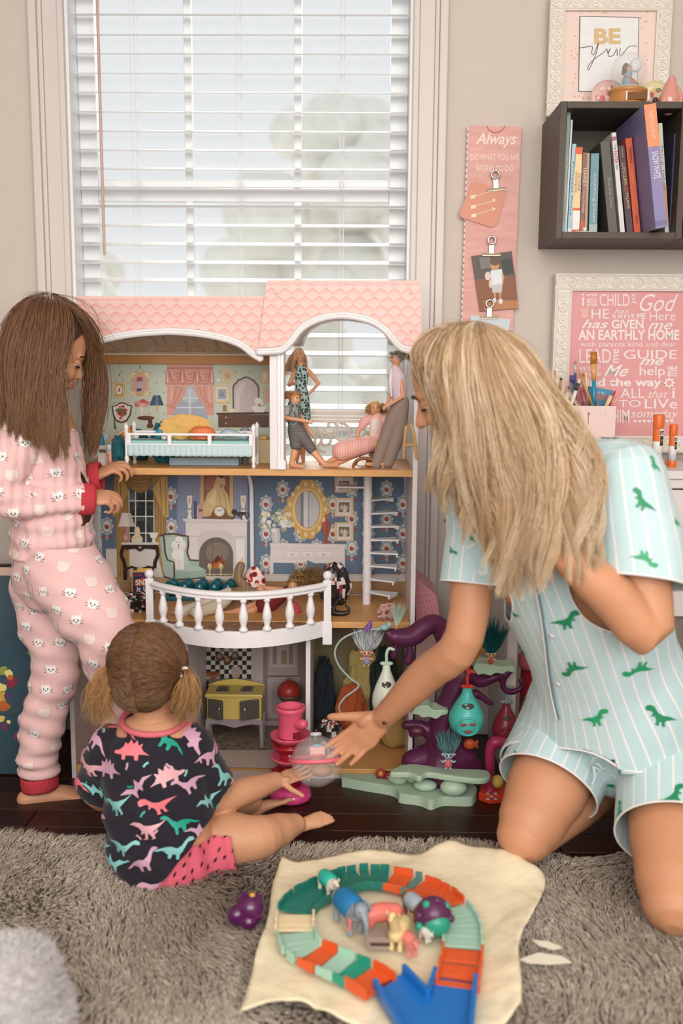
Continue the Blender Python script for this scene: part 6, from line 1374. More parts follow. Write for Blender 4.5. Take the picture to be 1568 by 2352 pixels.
# ---------------------------------------------------------------- desk and what stands on it
ZD = .833; desk = thing('desk', 'white painted desk against the wall behind the woman', 'desk', (1.0, -.18, 0)); dk = M('white desk paint', 'e6dedb', rough=.4, var=.02)
xd = P(1165, 1500, -.34).x; yd = -.352
MB().box2((xd - .015, yd, ZD - .022), (XR - .02, -.004, ZD)).build('desk_top', dk, desk, bevel=.003)
MB().box2((xd - .008, yd + .008, ZD - .046), (XR - .03, yd + .022, ZD - .0225)).build('front_moulding', dk, desk, bevel=.003)
MB().box2((xd, yd + .014, 0), (xd + .026, -.016, ZD - .0465)).build('side_panel', dk, desk, bevel=.002)
xr = P(1470, 1150, yd).x
for i in range(2):
 z1 = ZD - .050 - i * .17; o = MB().box2((xr, yd + .010, z1 - .16), (xr + .40, yd + .028, z1)).build('drawer', dk, desk, bevel=.003)
 MB().lathe((xr + .2, yd + .010, z1 - .08), [(.008, 0), (.006, .010), (.013, .016), (.013, .022), (.006, .026)], 16, RX90).build('knob', dk, o, smooth=True)
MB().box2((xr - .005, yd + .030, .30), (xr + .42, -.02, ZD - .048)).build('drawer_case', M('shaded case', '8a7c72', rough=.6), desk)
MB().box2((XR - .08, yd + .02, 0), (XR - .04, -.016, ZD - .0465)).build('side_panel', dk, desk)
f2 = thing('picture_frame', 'white ornate frame with pink verse poster standing on the desk', 'picture frame', tuple(P(1450, 1040, -.02)))
i0, i1 = frame(f2, 1277, 628, 1606, 1040, .046, -.048, .03)
YP = i0.y
MB().box2((i0.x, YP, i0.z), (i1.x, YP + .003, i1.z)).build('poster', M('rose pink poster', 'e2a0a0', rough=.5, var=.02), f2)
pw = flatm('f2e4e0')
T3_ = lambda x, y: (1250 + x / 4.522, 620 + y / 4.522)
def vt(s, x0, y0, x1, y1, **k):
 a = T3_(x0, y0); b = T3_(x1, y1); return textbox(f2, 'lettering', s, (a[0], a[1], b[0], b[1]), YP - .0004, pw, **k)
for s_, x0, y0, x1, y1, k in (('i', 388, 245, 410, 372, {}), ('am a', 440, 245, 545, 375, dict(turn=1)), ('CHILD', 572, 248, 882, 376, {}), ('of', 905, 250, 960, 360, dict(turncw=1)), ('God', 985, 250, 1385, 430, dict(shear=.45)), ('AND', 385, 400, 450, 498, dict(turn=1)), ('HE', 487, 405, 670, 505, {}), ('has', 722, 405, 875, 452, dict(shear=.4)), ('sent', 700, 455, 940, 502, {}), ('ME', 962, 448, 1050, 510, dict(bold=.02)), ('Here', 1090, 430, 1358, 525, {}), ('has', 385, 515, 665, 608, dict(shear=.4, bold=.01)), ('GiVEN', 695, 515, 1028, 612, dict(bold=.03)), ('me', 1075, 550, 1330, 618, dict(shear=.45, bold=.01)), ('AN EARTHLY HOME', 350, 620, 1398, 728, dict(bold=.03)), ('with parents kind and dear', 372, 745, 1370, 812, {}), ('LEAD', 362, 822, 690, 965, {}), ('me', 712, 820, 770, 965, dict(turn=1, bold=.01)), ('GUIDE', 822, 830, 1375, 925, dict(bold=.005)), ('me', 985, 925, 1240, 990, dict(shear=.45, bold=.02)), ('walk', 370, 985, 590, 1045, dict(shear=.4)), ('beside', 372, 1050, 590, 1105, dict(shear=.4)), ('Me', 615, 985, 870, 1108, dict(shear=.5, bold=.01)), ('help', 985, 1000, 1250, 1125, dict(bold=.01)), ('me', 1275, 1000, 1380, 1105, dict(turn=1, bold=.01)), ('find the way', 385, 1120, 1215, 1235, dict(bold=.03)), ('teach', 372, 1240, 480, 1330, {}), ('ALL', 790, 1228, 1038, 1330, {}), ('that', 1080, 1250, 1280, 1330, dict(shear=.4)), ('i', 1325, 1225, 1352, 1330, dict(bold=.02)), ('MUST DO', 372, 1345, 720, 1425, {}), ('TO', 768, 1350, 1000, 1425, {}), ('LIVe', 1040, 1340, 1378, 1440, dict(bold=.005)), ('WITH HIM', 372, 1450, 880, 1588, dict(bold=.005)), ('someday', 895, 1450, 1388, 1560, dict(shear=.3))): vt(s_, x0, y0, x1, y1, **k)
hz = []
for k in range(9):
 x, y = T3_(940 + k * 47, 1572); hz.append(('#f2e4e0', [(x, y + 4), (x - 4.6, y - 1), (x - 3, y - 4), (x, y - 2), (x + 3, y - 4), (x + 4.6, y - 1)]))
cx_, cy_ = T3_(1290, 1172); hz.append(('#f2e4e0', [(cx_ + (15 if i % 2 == 0 else 9) * cos(i * pi / 8), cy_ + (15 if i % 2 == 0 else 9) * sin(i * pi / 8)) for i in range(16)])); hz.append(('#e2a0a0', el(cx_, cy_, 6, 6)));
flat(f2, 'hearts_and_sun', hz, YP, base=.0008)['kind'] = 'stuff'
# pencil box
YB_ = -.20; a = P(1292, 932, YB_); b = P(1411, 1010, YB_); bx = thing('pencil_box', 'pale pink box full of pencils and brushes on the desk', 'box', tuple(V(((a.x + b.x) / 2, YB_ + .05, ZD))))
bm_ = M('pale pink card box', 'edd3cd', rough=.6, var=.02); zt = a.z
for nm, p0, p1 in (('front_panel', (a.x, YB_, ZD), (b.x, YB_ + .003, zt)), ('back_panel', (a.x, YB_ + .097, ZD), (b.x, YB_ + .1, zt)), ('side_panel', (a.x, YB_ + .0035, ZD), (a.x + .003, YB_ + .0965, zt)), ('side_panel', (b.x - .003, YB_ + .0035, ZD), (b.x, YB_ + .0965, zt)), ('base_panel', (a.x + .003, YB_ + .003, ZD), (b.x - .003, YB_ + .097, ZD + .003))): MB().box2(p0, p1).build(nm, bm_, bx)
flat(bx, 'arrow_print', [('#a98472', stroke([(1351, 948), (1350.5, 975)], 2)), ('#8a6a5c', [(1352, 946), (1348, 952), (1355, 952)]), ('#cf9c92', stroke([(1324, 950), (1328, 957), (1337, 948)], 1)), ('#d9b0a8', stroke([(1322, 942), (1316, 944)], 1)), ('#d9b0a8', stroke([(1389, 945), (1391, 952)], 1))], YB_)
def stick(name, lab, cat_, x0, y0, x1, y1, r, segs, Y=-.155, n=12, dy=.0, flatk=1.):
 """stick from below (x0,y0) to its top (x1,y1); segs: (fraction end, colour, radius factor, part name)"""
 p0 = P(x0, y0, Y); p1 = P(x1, y1, Y + dy); t = thing(name, lab, cat_, tuple(p0), 'pencils and brushes in the pink box'); d = p1 - p0; f0 = 0
 for f1_, c, k, nm in segs:
  k0, k1 = k if isinstance(k, tuple) else (k, k)
  MB().tube([p0 + d * f0, p0 + d * f1_], [(r * k0, r * k0 * flatk), (r * k1, r * k1 * flatk)], n, up=(0, -1, 0), cap=True).build(nm, M('stick ' + c, c, rough=.35, var=.04), t, smooth=True); f0 = f1_
 return t
stick('paint_brush', 'flat golden paint brush with blue handle, tallest in the pink box', 'brush', 1364, 945, 1363, 808, .0058, [(.52, '2f8fae', (.85, 1.), 'handle'), (.80, 'd9a06a', (1.0, 1.55), 'ferrule'), (1., 'b8742e', (1.55, 1.5), 'bristles')], Y=-.17, flatk=.6)
stick('pencil', 'blue pencil with eraser standing up behind the brush', 'pencil', 1321, 950, 1320.5, 830, .0034, [(.78, '4d5f8e', 1, 'shaft'), (.94, 'c9c3c0', 1, 'ferrule'), (1, 'c7846e', 1, 'eraser')])
stick('marker', 'white marker with black tip section leaning right', 'marker', 1308, 940, 1331, 871, .0048, [(.62, 'e9ebe6', 1, 'barrel'), (.86, '4a4744', 1, 'grip'), (1, 'e3e3e0', .8, 'cap')], Y=-.18)
stick('pencil', 'plain wooden stick leaning left across the middle of the box', 'pencil', 1361, 935, 1330, 853, .0040, [(.9, 'c79a66', 1, 'shaft'), (1, 'c79a66', (1, .5), 'tip')], Y=-.175)
stick('crayon', 'thick rose crayon lying against the middle of the box', 'crayon', 1347, 945, 1335, 890, .0068, [(.85, 'b8606a', 1, 'barrel'), (1, 'c9757c', (1, .7), 'tip')])
stick('marker', 'purple capped fat marker at the left of the pink box', 'marker', 1300, 940, 1302, 888, .0066, [(.75, 'ddd2ca', 1, 'barrel'), (1, '5d3f73', 1.02, 'cap')])
stick('pencil', 'dark purple pencil leaning at the left end of the box', 'pencil', 1279, 945, 1288, 868, .0036, [(1, '54404f', 1, 'shaft')])
stick('pencil', 'orange tipped pencil at the far left of the box', 'pencil', 1272, 950, 1274, 850, .0032, [(.9, 'c9a07c', 1, 'shaft'), (1, 'd98a5a', (1, .6), 'tip')])
stick('pencil', 'light pink wooden pencil beside the dark purple one', 'pencil', 1284, 945, 1296, 876, .0044, [(1, 'e3c3ae', 1, 'shaft')], Y=-.165)
stick('pencil', 'steel blue pencil stub with foil wrapper', 'pencil', 1312, 940, 1314, 862, .0036, [(.8, '6f7f8c', 1, 'shaft'), (1, '5a4a86', 1.9, 'wrapper')], Y=-.15)
stick('pencil', 'pink topped pencil behind the white marker', 'pencil', 1318, 945, 1320, 868, .0040, [(.85, '9aa5ae', 1, 'shaft'), (1, 'd86a74', 1.1, 'eraser')], Y=-.145)
stick('pencil', 'red orange pencil behind the wooden stick', 'pencil', 1345, 945, 1339, 856, .0036, [(.9, 'd8a27a', 1, 'shaft'), (1, 'd9533f', (1, .6), 'tip')], Y=-.145)
stick('pencil', 'cream pencil standing left of the golden brush', 'pencil', 1349, 945, 1345, 853, .0036, [(1, 'ecdcc4', 1, 'shaft')], Y=-.14)
stick('chalk', 'short cream chalk stick at the right side of the box', 'chalk', 1388, 940, 1403, 909, .0056, [(1, 'e9d0a4', 1, 'shaft')], Y=-.18)
stick('pencil', 'thin red pencil leaning far right out of the box', 'pencil', 1396, 940, 1412, 898, .0030, [(1, 'c8434a', 1, 'shaft')], Y=-.175)
stick('pencil', 'translucent pink pen leaning furthest right', 'pen', 1402, 942, 1424, 902, .0030, [(1, 'f0a3a3', 1, 'shaft')], Y=-.17)
stick('chalk', 'short grey stub in front of the blue booklet', 'chalk', 1373, 938, 1373, 921, .0040, [(1, '8a7480', 1, 'shaft')], Y=-.185)
ct = thing('card_game', 'small blue booklet with red CATEGORY lettering in the pink box', 'card box', tuple(P(1380, 920, -.13)), None)
MB().prism([P(x, y, -.13) for x, y in ((1353, 887), (1408, 897), (1400, 942), (1347, 942))], (0, .012, 0)).build('booklet', flatm('3f8fb0'), ct, bevel=.0008)
o = P(1355, 916, -.1306); text(ct, 'lettering', 'CATEGORY', o, P(1396, 922, -.1306) - o, P(1358, 902, -.1306) - o, flatm('d8654a'), bold=.02); o = P(1372, 903, -.1306); text(ct, 'lettering', 'in the', o, P(1386, 906, -.1306) - o, P(1374, 897, -.1306) - o, flatm('e9e2d4'))
def glue(x, yb, yt, w_, lab, Y=-.30):
 p = P(x, yb, Y); p.z = ZD; r = w_ * PM(Y) / 2; h = P(x, yt, Y).z - ZD
 t = thing('glue_stick', lab, 'glue stick', tuple(p), 'glue sticks on the desk'); og = M('glue orange', 'e8702f', rough=.35, var=.02)
 MB().lathe(p, [(r, 0), (r, h * .15), (r * .97, h * .155)], 24).build('base', og, t, smooth=True, bevel=.0004); MB().lathe(p + V((0, 0, h * .156)), [(r * .95, 0), (r * .95, h * .58)], 24).build('barrel', flatm('eceae8'), t, smooth=True)
 MB().lathe(p + V((0, 0, h * .745)), [(r * .94, 0), (r, h * .005), (r, h * .235), (r * .92, h * .255)], 24).build('cap', og, t, smooth=True, bevel=.0004)
 def patch(a0, a1, z0, z1, c, nm, k=.955, z2=None):
  mb = MB(); mb.grid(lambda u, v: p + V((r * k * sin(radians(a0 + (a1 - a0) * u)), -r * k * cos(radians(a0 + (a1 - a0) * u)), h * (z0 + ((z1 if z2 is None else z1 + (z2 - z1) * u) - z0) * v))), 10, 1); return mb.build(nm, flatm(c), t)
 patch(-180, 180, .16, .26, '#2f77b4', 'blue_band', .957, .34); patch(-90, 5, .50, .735, '#e8702f', 'orange_label'); patch(8, 60, .42, .60, '#2a2624', 'black_label'); patch(6, 66, .62, .70, '#4a5a80', 'brand_label')
 for s_, z0, z1, a0, a1, cc in (("Elmer's", .625, .69, 10, 60, '#f2f0ee'), ('glue stick', .47, .56, 12, 58, '#e8c23f')):
  n0 = V((sin(radians((a0 + a1) / 2)), -cos(radians((a0 + a1) / 2)), 0)); q0 = p + V((r * sin(radians(a0)), -r * cos(radians(a0)), h * z0)) * 1 + n0 * (r * .06); q1 = p + V((r * sin(radians(a1)), -r * cos(radians(a1)), h * z0)) + n0 * (r * .06)
  text(t, 'lettering', s_, q0, q1 - q0, (0, 0, h * (z1 - z0)), flatm(cc))
glue(1508, 1049, 952, 25, 'larger orange and white glue stick, left of the two on the desk', -.275); glue(1543, 1050, 975, 19, 'smaller orange and white glue stick, right of the two on the desk', -.255)
p = P(1452, 1020, -.25); p.z = ZD; tdp = thing('tape_dispenser', 'gold rimmed tape dispenser with striped roll on the desk', 'tape dispenser', tuple(p)); gm_ = M('gold plate', 'cba56a', rough=.25, metal=.85, var=.04)
c = p + V((0, 0, .026)); MB().lathe(c, [(.020, -.012), (.026, -.012), (.026, .012), (.020, .012)], 32, RX90).build('roll', flatm('3a3330'), tdp, smooth=True)
MB().tube([c + V((.0275 * cos(a), -.004, .0275 * sin(a))) for a in np.linspace(-.6, 3.9, 22)], [(.0028, .012)] * 22, 8, up=(0, -1, 0)).build('gold_shell', gm_, tdp, smooth=True); MB().box(c + V((.004, -.013, -.002)), (.02, .001, .018)).build('label', flatm('2b2725'), tdp)
MB().box(p + V((0, -.004, .0015)), (.05, .026, .003)).build('foot_plate', gm_, tdp)
p = PZ(1521, 1066, ZD); dk_ = thing('toy_chick', 'tiny pink toy bird with orange beak near the desk edge', 'toy bird', tuple(p)); s_ = .0075
MB().ell(p + V((0, 0, .0078)), (.0105, .0075, .0078), None, 14, 10).build('body', M('pink rubber', 'eab1b0', rough=.35), dk_, smooth=True); MB().tube([p + V((.010, -.002, .012)), p + V((.016, -.003, .015))], [.0028, .0015], 8).build('beak', flatm('e88a3f'), dk_, smooth=True); MB().ell(p + V((.008, -.006, .002)), (.005, .004, .002), None, 8, 6).build('foot', flatm('e88a3f'), dk_, smooth=True); MB().ell(p + V((.0065, -.0068, .0095)), .0012, nu=8, nv=6).build('eye', flatm('2a2422'), dk_, smooth=True)
# ---------------------------------------------------------------- small things in the doll house
def crumple(name, lab, cat_, c, r, mats, seed, amp=.25, n=26, pattern=None, parent=None, rot=None, group=None, flatbot=True, th=.0):
 """a crumpled bag, cloth or wad of paper"""
 mb = MB(); rs = np.random.default_rng(seed); D = rs.normal(size=(16, 3)); D /= np.linalg.norm(D, axis=1)[:, None]; ph = rs.uniform(0, 6.28, 16); fr_ = rs.uniform(2.5, 9, 16)
 def fn(p):
  q = np.array(p); s = sum(abs(sin(q @ D[k] * fr_[k] + ph[k])) / (1 + fr_[k] * .16) for k in range(16)) / 6.5
  return p * (1 + amp * (s - .75) * 2)
 k0 = mb.k; mb.ell((0, 0, 0), (1, 1, 1), None, n * 2, n, fn=fn)
 vs = [V((v[0] * r[0], v[1] * r[1], v[2] * r[2])) for v in mb.v]
 if rot is not None: vs = [rot @ v for v in vs]
 zmin = -r[2] * .82
 c = V(c); mb.v = [tuple(c + (V((v.x, v.y, max(v.z, zmin))) if flatbot else v)) for v in vs]
 if len(mats) > 1:
  for i, f in enumerate(mb.f):
   a = sum((V(mb.v[j]) for j in f), V()) / len(f) - c; q = np.array((a.x / r[0], a.y / r[1], a.z / r[2]))
   s = sum(sin(q @ D[k] * fr_[k] * 1.5 + ph[k] * 2) for k in range(8)); mb.m[i] = 0 if s < .9 else (1 if s < 2.8 else 2 % len(mats))
 o = mb.build(name, mats, parent, smooth=False)
 if cat_: tag(o, lab, cat_, group)
 return o
hpw = hp
T3 = lambda pts: [(580 + x / 3.733, 640 + y / 3.733) for x, y in pts]
# toy bed
YB0, YB1 = -.335, -.245; bed = thing('toy_bed', 'white toy bed with open rail and pale blue ruffle in the upper room', 'toy bed', (P(435, 1050, -.29).x, -.29, ZT))
bxl, bxr = P(290, 1000, YB0).x, P(582, 1000, YB0).x; zr1, zr0 = P(430, 995, YB0).z, P(430, 1022, YB0).z; bm2 = M('bed white', 'f2eef0', rough=.35, var=.01)
for x in (bxl, bxr):
 for y in (YB0, YB1):
  pr_ = [(.0042, 0), (.0055, .006), (.0035, .012), (.006, .018), (.0058, .024), (.0045, .03), (.0045, .085), (.0058, .088), (.0045, .094), (.0062, .100), (.0058, .106), (.0025, .110), (.001, .113)]
  MB().lathe((x, y, ZT), pr_, 14).build('bed_post', bm2, bed, smooth=True)
for y in (YB0, YB1):
 mb = MB(); mb.box2((bxl, y - .003, zr1 - .006), (bxr, y + .003, zr1)); mb.box2((bxl, y - .003, zr0 - .003), (bxr, y + .003, zr0 + .003))
 for f in (.02, .34, .655, .98): x = bxl + (bxr - bxl) * f; mb.box2((x - .005, y - .0029, zr0), (x + .005, y + .0029, zr1 - .002))
 mb.build('bed_rail', bm2, bed, bevel=.0008)
MB().box2((bxl, YB0 + .006, zr0 - .004), (bxr, YB1 - .006, zr0 + .010)).build('mattress', M('mint mattress', '9fcfc8', rough=.7, var=.04), bed, bevel=.003)
mb = MB(); z0 = P(430, 1046, YB0).z
mb.grid(lambda u, v: V((bxl + .003 + (bxr - bxl - .006) * u, YB0 - .0035 - .0018 * abs(sin(u * 75)) - .003 * v, zr0 - (zr0 - z0 + .0022 * abs(sin(u * 60))) * v)), 220, 5); mb.build('ruffle', M('pale blue ruffle', 'c3d9dd', rough=.6, var=.03), bed, smooth=True, solid=.0008)
for x in (bxl, bxr): MB().box2((x - .002, YB0 + .004, ZT + .03), (x + .002, YB1 - .004, ZT + .075)).build('end_board', bm2, bed, bevel=.0008)
tag(MB().box2((P(388, 1055, -.28).x, -.28, ZT), (P(548, 1055, -.28).x, -.2505, ZT + .020)).build('toy_chest', M('grey blue plastic', '8fa2b0', rough=.45), None, bevel=.002), 'grey blue toy chest pushed under the white toy bed', 'toy chest')
zq = zr0 + .0105
def on_bed(px, Y=-.29): return V((P(px, 1000, Y).x, Y, zq))
crumple('paper_pouch', 'orange paper pouch lying on the toy bed', 'paper', on_bed(464, -.30) + V((0, 0, .016)), (.034, .024, .020), [M('orange paper', 'ea8453', rough=.7, var=.04)], 3, .22, 7)
crumple('yellow_cloth', 'crumpled yellow cloth behind the orange pouch on the toy bed', 'cloth', on_bed(425, -.272) + V((0, 0, .027)), (.055, .013, .033), [M('yellow felt', 'e2b56c', rough=.9, var=.05)], 8, .5, 12)
crumple('teal_gauze', 'teal gauze heap behind the left half of the toy bed', 'gauze', V((P(375, 990, -.215).x, -.215, ZT + .048)), (.034, .02, .058), [M('teal gauze', '23697a', rough=.8, var=.15)], 5, .4, 12)
crumple('teal_scrap', 'small bright teal scrap on the left of the toy bed', 'scrap', on_bed(365, -.283) + V((0, 0, .012)), (.011, .007, .013), [M('teal foil', '2d90a3', rough=.4, var=.1)], 6, .4, 8)
crumple('white_sock', 'tiny white doll sock on the toy bed rail', 'sock', on_bed(377, -.318) + V((0, 0, .010)), (.008, .006, .010), [M('white knit', 'eae2da', rough=.9)], 7, .2, 8)
mb = MB(); c = on_bed(532, -.275); mb.tube([c + V((-.030, 0, .008)), c + V((-.012, 0, .016)), c + V((.012, 0, .012)), c + V((.024, 0, .007))], [.008, .012, .009, .006], 12, k=3).lathe(c + V((.033, 0, .009)), [(.001, -.004), (.010, -.004), (.010, .004), (.001, .004)], 16, RX90)
tag(mb.build('blue_shoe', M('powder blue plastic', 'a9bccb', rough=.3), None, smooth=True), 'powder blue doll slide shoe at the right end of the toy bed', 'doll shoe')
def brick_(x, y, w_, c, lab, Y):
 a = P(x, y, Y); t = thing('building_brick', lab, 'toy brick', tuple(a)); m = M('brick ' + c, c, rough=.35)
 MB().box2((a.x, Y, a.z), (a.x + w_, Y + .022, a.z + .010)).build('block', m, t, bevel=.0006); n = int(w_ / .010)
 for i in range(n): MB().lathe((a.x + (i + .5) * w_ / n, Y + .006, a.z + .010), [(.0032, 0), (.0032, .0028)], 12).build('stud', m, t)
mb = MB(); mb.box2((P(568, 1000, -.2).x, -.205, ZT), (XD - .012, -.10, ZT + .062)); tag(mb.build('cream_box', M('cream card', 'e3cfa4', rough=.7), None, bevel=.001), 'cream coloured box standing behind the right bed post', 'box')
def at_top(x, z): return x, z
for x0, z_, w_, c, lab in ((P(567, 975, -.19).x, ZT + .0625, .034, '8fbcae', 'mint green building brick on the cream box'), (P(597, 975, -.17).x, ZT + .0625, .020, 'e3b56a', 'yellow building brick at the partition on the cream box')):
 t = thing('building_brick', lab, 'toy brick', (x0, -.19, z_)); m = M('brick ' + c, c, rough=.35)
 MB().box2((x0, -.2, z_), (x0 + w_, -.178, z_ + .010)).build('block', m, t, bevel=.0006)
 for i in range(int(w_ / .010)): MB().lathe((x0 + (i + .5) * .010, -.189, z_ + .010), [(.0032, 0), (.0032, .0028)], 12).build('stud', m, t)
mb = MB(); c = V((P(562, 982, -.225).x, -.225, ZT)); mb.lathe(c, [(.010, 0), (.009, .07), (.012, .078), (.012, .092), (.004, .098)], 16)
tag(mb.build('grey_bottle', M('grey plastic', '8d979d', rough=.3), None, smooth=True), 'grey plastic bottle behind the right bed post', 'bottle')
t = thing('striped_box', 'orange and cream striped snack box leaning at the left of the toy bed', 'box', tuple(P(280, 1000, -.24))); R = Matrix.Rotation(radians(-32), 3, 'Y'); c = V((P(284, 980, -.2).x, -.2, ZT + .068))
MB().box(c, (.062, .03, .030), R).build('carton', flatm('d9603f'), t, bevel=.001)
for k, (zz, cc) in enumerate(((-.010, '#f0dfc0'), (-.004, '#33484c'), (.012, '#f2e4c8'))): MB().box(c + R @ V((0, -.0152, zz)), (.062, .0004, .003), R).build('stripe', flatm(cc), t)
for k in range(4): MB().ell(c + R @ V((-.022 + k * .015, -.0154, .004)), (.006, .0006, .005), R, 10, 6).build('hot_dog_print', flatm('e8b04c'), t)
crumple('teal_foil', 'crumpled dark teal cellophane at the left end of the upper room', 'cellophane', V((P(272, 1018, -.27).x, -.27, ZT + .038)), (.018, .018, .034), [M('teal cellophane', '1f6670', rough=.12, var=.2, coat=.6)], 15, .45, 8)
crumple('teal_skirt', 'dark green doll skirt heap behind the left bed post', 'doll skirt', V((P(318, 990, -.15).x, -.15, ZT + .035)), (.026, .018, .046), [M('dark green satin', '21474a', rough=.5, var=.1)], 16, .3, 9)
wb = thing('white_drawer_box', 'small white toy box with brown pattern at the far left of the upper room', 'toy box', tuple(V((P(236, 1040, -.3).x, -.3, ZT)))); a = P(224, 1023, -.31); b = P(249, 1052, -.31)
MB().box2((a.x, -.31, ZT), (b.x, -.27, a.z)).build('carton', flatm('ebe3d8'), wb, bevel=.001); flat(wb, 'pattern', [('#6f6248', el(232, 1036, 5, 4)), ('#6f6248', el(240, 1037, 4, 3)), ('#8a7a5c', el(236, 1033, 5, 2))], -.31)
fa_ = thing('toy_fairy', 'tiny blue robed toy figure with wings on the white toy box', 'toy figure', (P(233, 1020, -.295).x, -.295, a.z)); c = V((P(233, 1020, -.295).x, -.295, a.z)); fb = M('fairy blue', '2f7fae', rough=.4)
MB().lathe(c, [(.009, 0), (.0085, .004), (.006, .022), (.003, .028)], 14).build('robe', fb, fa_, smooth=True); MB().ell(c + V((0, -.001, .0325)), .006, nu=12, nv=8).build('head', M('figure peach', 'd9a383', rough=.5), fa_, smooth=True); MB().lathe(c + V((0, 0, .036)), [(.007, 0), (.004, .006), (.001, .014)], 12).build('hat', fb, fa_, smooth=True)
for s_ in (-1, 1): MB().ell(c + V((.009 * s_, .004, .020)), (.006, .0012, .009), Matrix.Rotation(.5 * s_, 3, 'Y'), 10, 6).build('wing', M('pale wing', 'b9cfe0', rough=.3), fa_, smooth=True)
lb = V((P(251, 1062, -.335).x, -.335, ZT)); t = thing('lip_balm', 'slim clear capped lip balm tube standing at the front left edge', 'lip balm', tuple(lb))
MB().lathe(lb, [(.0062, 0), (.0062, .040)], 16).build('tube', flatm('e3b3a0'), t, smooth=True); MB().lathe(lb + V((0, 0, .0402)), [(.0064, 0), (.0064, .017), (.005, .018)], 16).build('cap', flatm('c9dde0'), t, smooth=True); MB().box(lb + V((0, -.0063, .02)), (.004, .0006, .03)).build('label', flatm('c96a5a'), t)
# ---------------------------------------------------------------- fashion dolls
dskin = M('doll vinyl', 'e0a47e', rough=.35, var=.02)
def doll(lab, T, j, Y, hair, cloth, group='fashion dolls in the doll house', hc=1., extra=None, face=(0, -1, 0), floor=None):
 """j: joints as crop pixels (x, y[, dy]); bodies are remeshed to one skin; cloth: list of (name, material, [(pts, radii)])"""
 def Q(p): x, y = T([(p[0], p[1])])[0]; return P(x, y, Y + (p[2] if len(p) > 2 else 0))
 t = thing('fashion_doll', lab, 'doll', tuple(Q(j['hip'])), group); mb = MB()
 h = Q(j['head']); nk = Q(j['neck']); hip = Q(j['hip']); ch_ = nk.lerp(hip, .35)
 mb.ell(h, (.0125 * hc, .0130 * hc, .0165 * hc), None, 16, 12); mb.tube([h, nk], [.006, .006], 10)
 mb.tube([nk, ch_, nk.lerp(hip, .7), hip], [.010, .017, .012, .017], 14, k=2)
 f = V(face); mb.ell(h + f * .0125 * hc + V((0, 0, -.002)), .003 * hc, nu=8, nv=6)
 for a in j['arms']:
  q = [Q(p) for p in a]; mb.tube([q[0], nk.lerp(hip, .12)], [.007, .009], 10); mb.tube(q, [.0072, .0062] + [.0045] * (len(q) - 2), 10); d = (q[-1] - q[-2]).normalized()
  mb.tube([q[-1], q[-1] + d * .009], [.005, .0032], 8)
  for k_ in range(4): mb.tube([q[-1] + d * .007 + V((0, 0, .0022 * (k_ - 1.5))), q[-1] + d * .017 + V((0, 0, .0030 * (k_ - 1.5)))], .0014, 6)
 for l in j['legs']:
  q = [Q(p) for p in l]; mb.tube(q[:3], [.0135, .0105, .0062], 12, k=2)
  if len(q) > 3: mb.tube([q[2], q[3]], [.006, .0048], 10)
 finish('body', mb, .0017, dskin, t, 3)
 em = flatm('4a5a78'); sd = f.cross(V((0, 0, 1))).normalized()
 for s_ in (-1, 1):
  MB().ell(h + f * .0118 * hc + sd * .0048 * s_ + V((0, 0, .0022)), (.0018, .0018, .0014), None, 8, 6).build('eye', em, t, smooth=True); MB().tube([h + f * .0122 * hc + sd * (.0022 * s_) + V((0, 0, .0058)), h + f * .0110 * hc + sd * (.0072 * s_) + V((0, 0, .0054))], .0006, 5).build('eyebrow', flatm('7a5638'), t)
 MB().ell(h + f * .0117 * hc + V((0, 0, -.0072)), (.0032, .0014, .0012), None, 8, 6).build('lips', flatm('c5605a'), t, smooth=True)
 for nm, mt, tubes in cloth:
  mb = MB()
  for pts, rad in tubes: mb.tube([Q(p) for p in pts], rad, 16, k=2)
  o = finish(nm, mb, .002, mt, t, 2)
 hb = hair
 if hb:
  rs = np.random.default_rng(len(lab)); n = hb['n']; ps = []
  for i in range(n):
   u = rs.uniform(-1, 1); v = rs.uniform(0, 1); a0 = rs.uniform(0, 6.28)
   d0 = V((cos(a0) * .9, sin(a0) * .9, rs.uniform(.05, 1)))
   if d0.dot(f) > .12 and d0.z < .9: d0 -= f * (d0.dot(f) * 1.6 + .1)
   d0.normalize(); p0 = h + V((d0.x * .0135, d0.y * .014, d0.z * .0172)) * hc; pts = [p0]
   for k in range(1, 9):
    fr_ = k / 8; p = p0 + V((d0.x, d0.y, 0)) * (.010 * hc * sin(min(1, fr_ * 2.2) * 1.57)) + V(hb['dir']) * (hb['len'] * fr_ * rs.uniform(.85, 1.1)) + V(rs.normal(size=3)) * hb['jit'] * fr_ - f * .005 * fr_
    pts.append(p)
   ps.append([list(p) for p in pts])
  strands('hair', np.array(ps), hb.get('r', .0007), tinted('doll hair', rough=.4), t, haircols(n, hb['c'], 1., 4))
  hm2 = MB(); hm2.ell(h - f * .002 + V((0, 0, .003)), (.0137 * hc, .0140 * hc, .0155 * hc), None, 14, 10); me_ = remesh(hm2, .002, 1); cut(me_, [(h + f * .0075 * hc + V((0, 0, .002)), f + V((0, 0, -.45)), .05)]); meshobj('hair_cap', me_, M('cap ' + hb['c'][0], hb['c'][0], rough=.6), t)
 return t
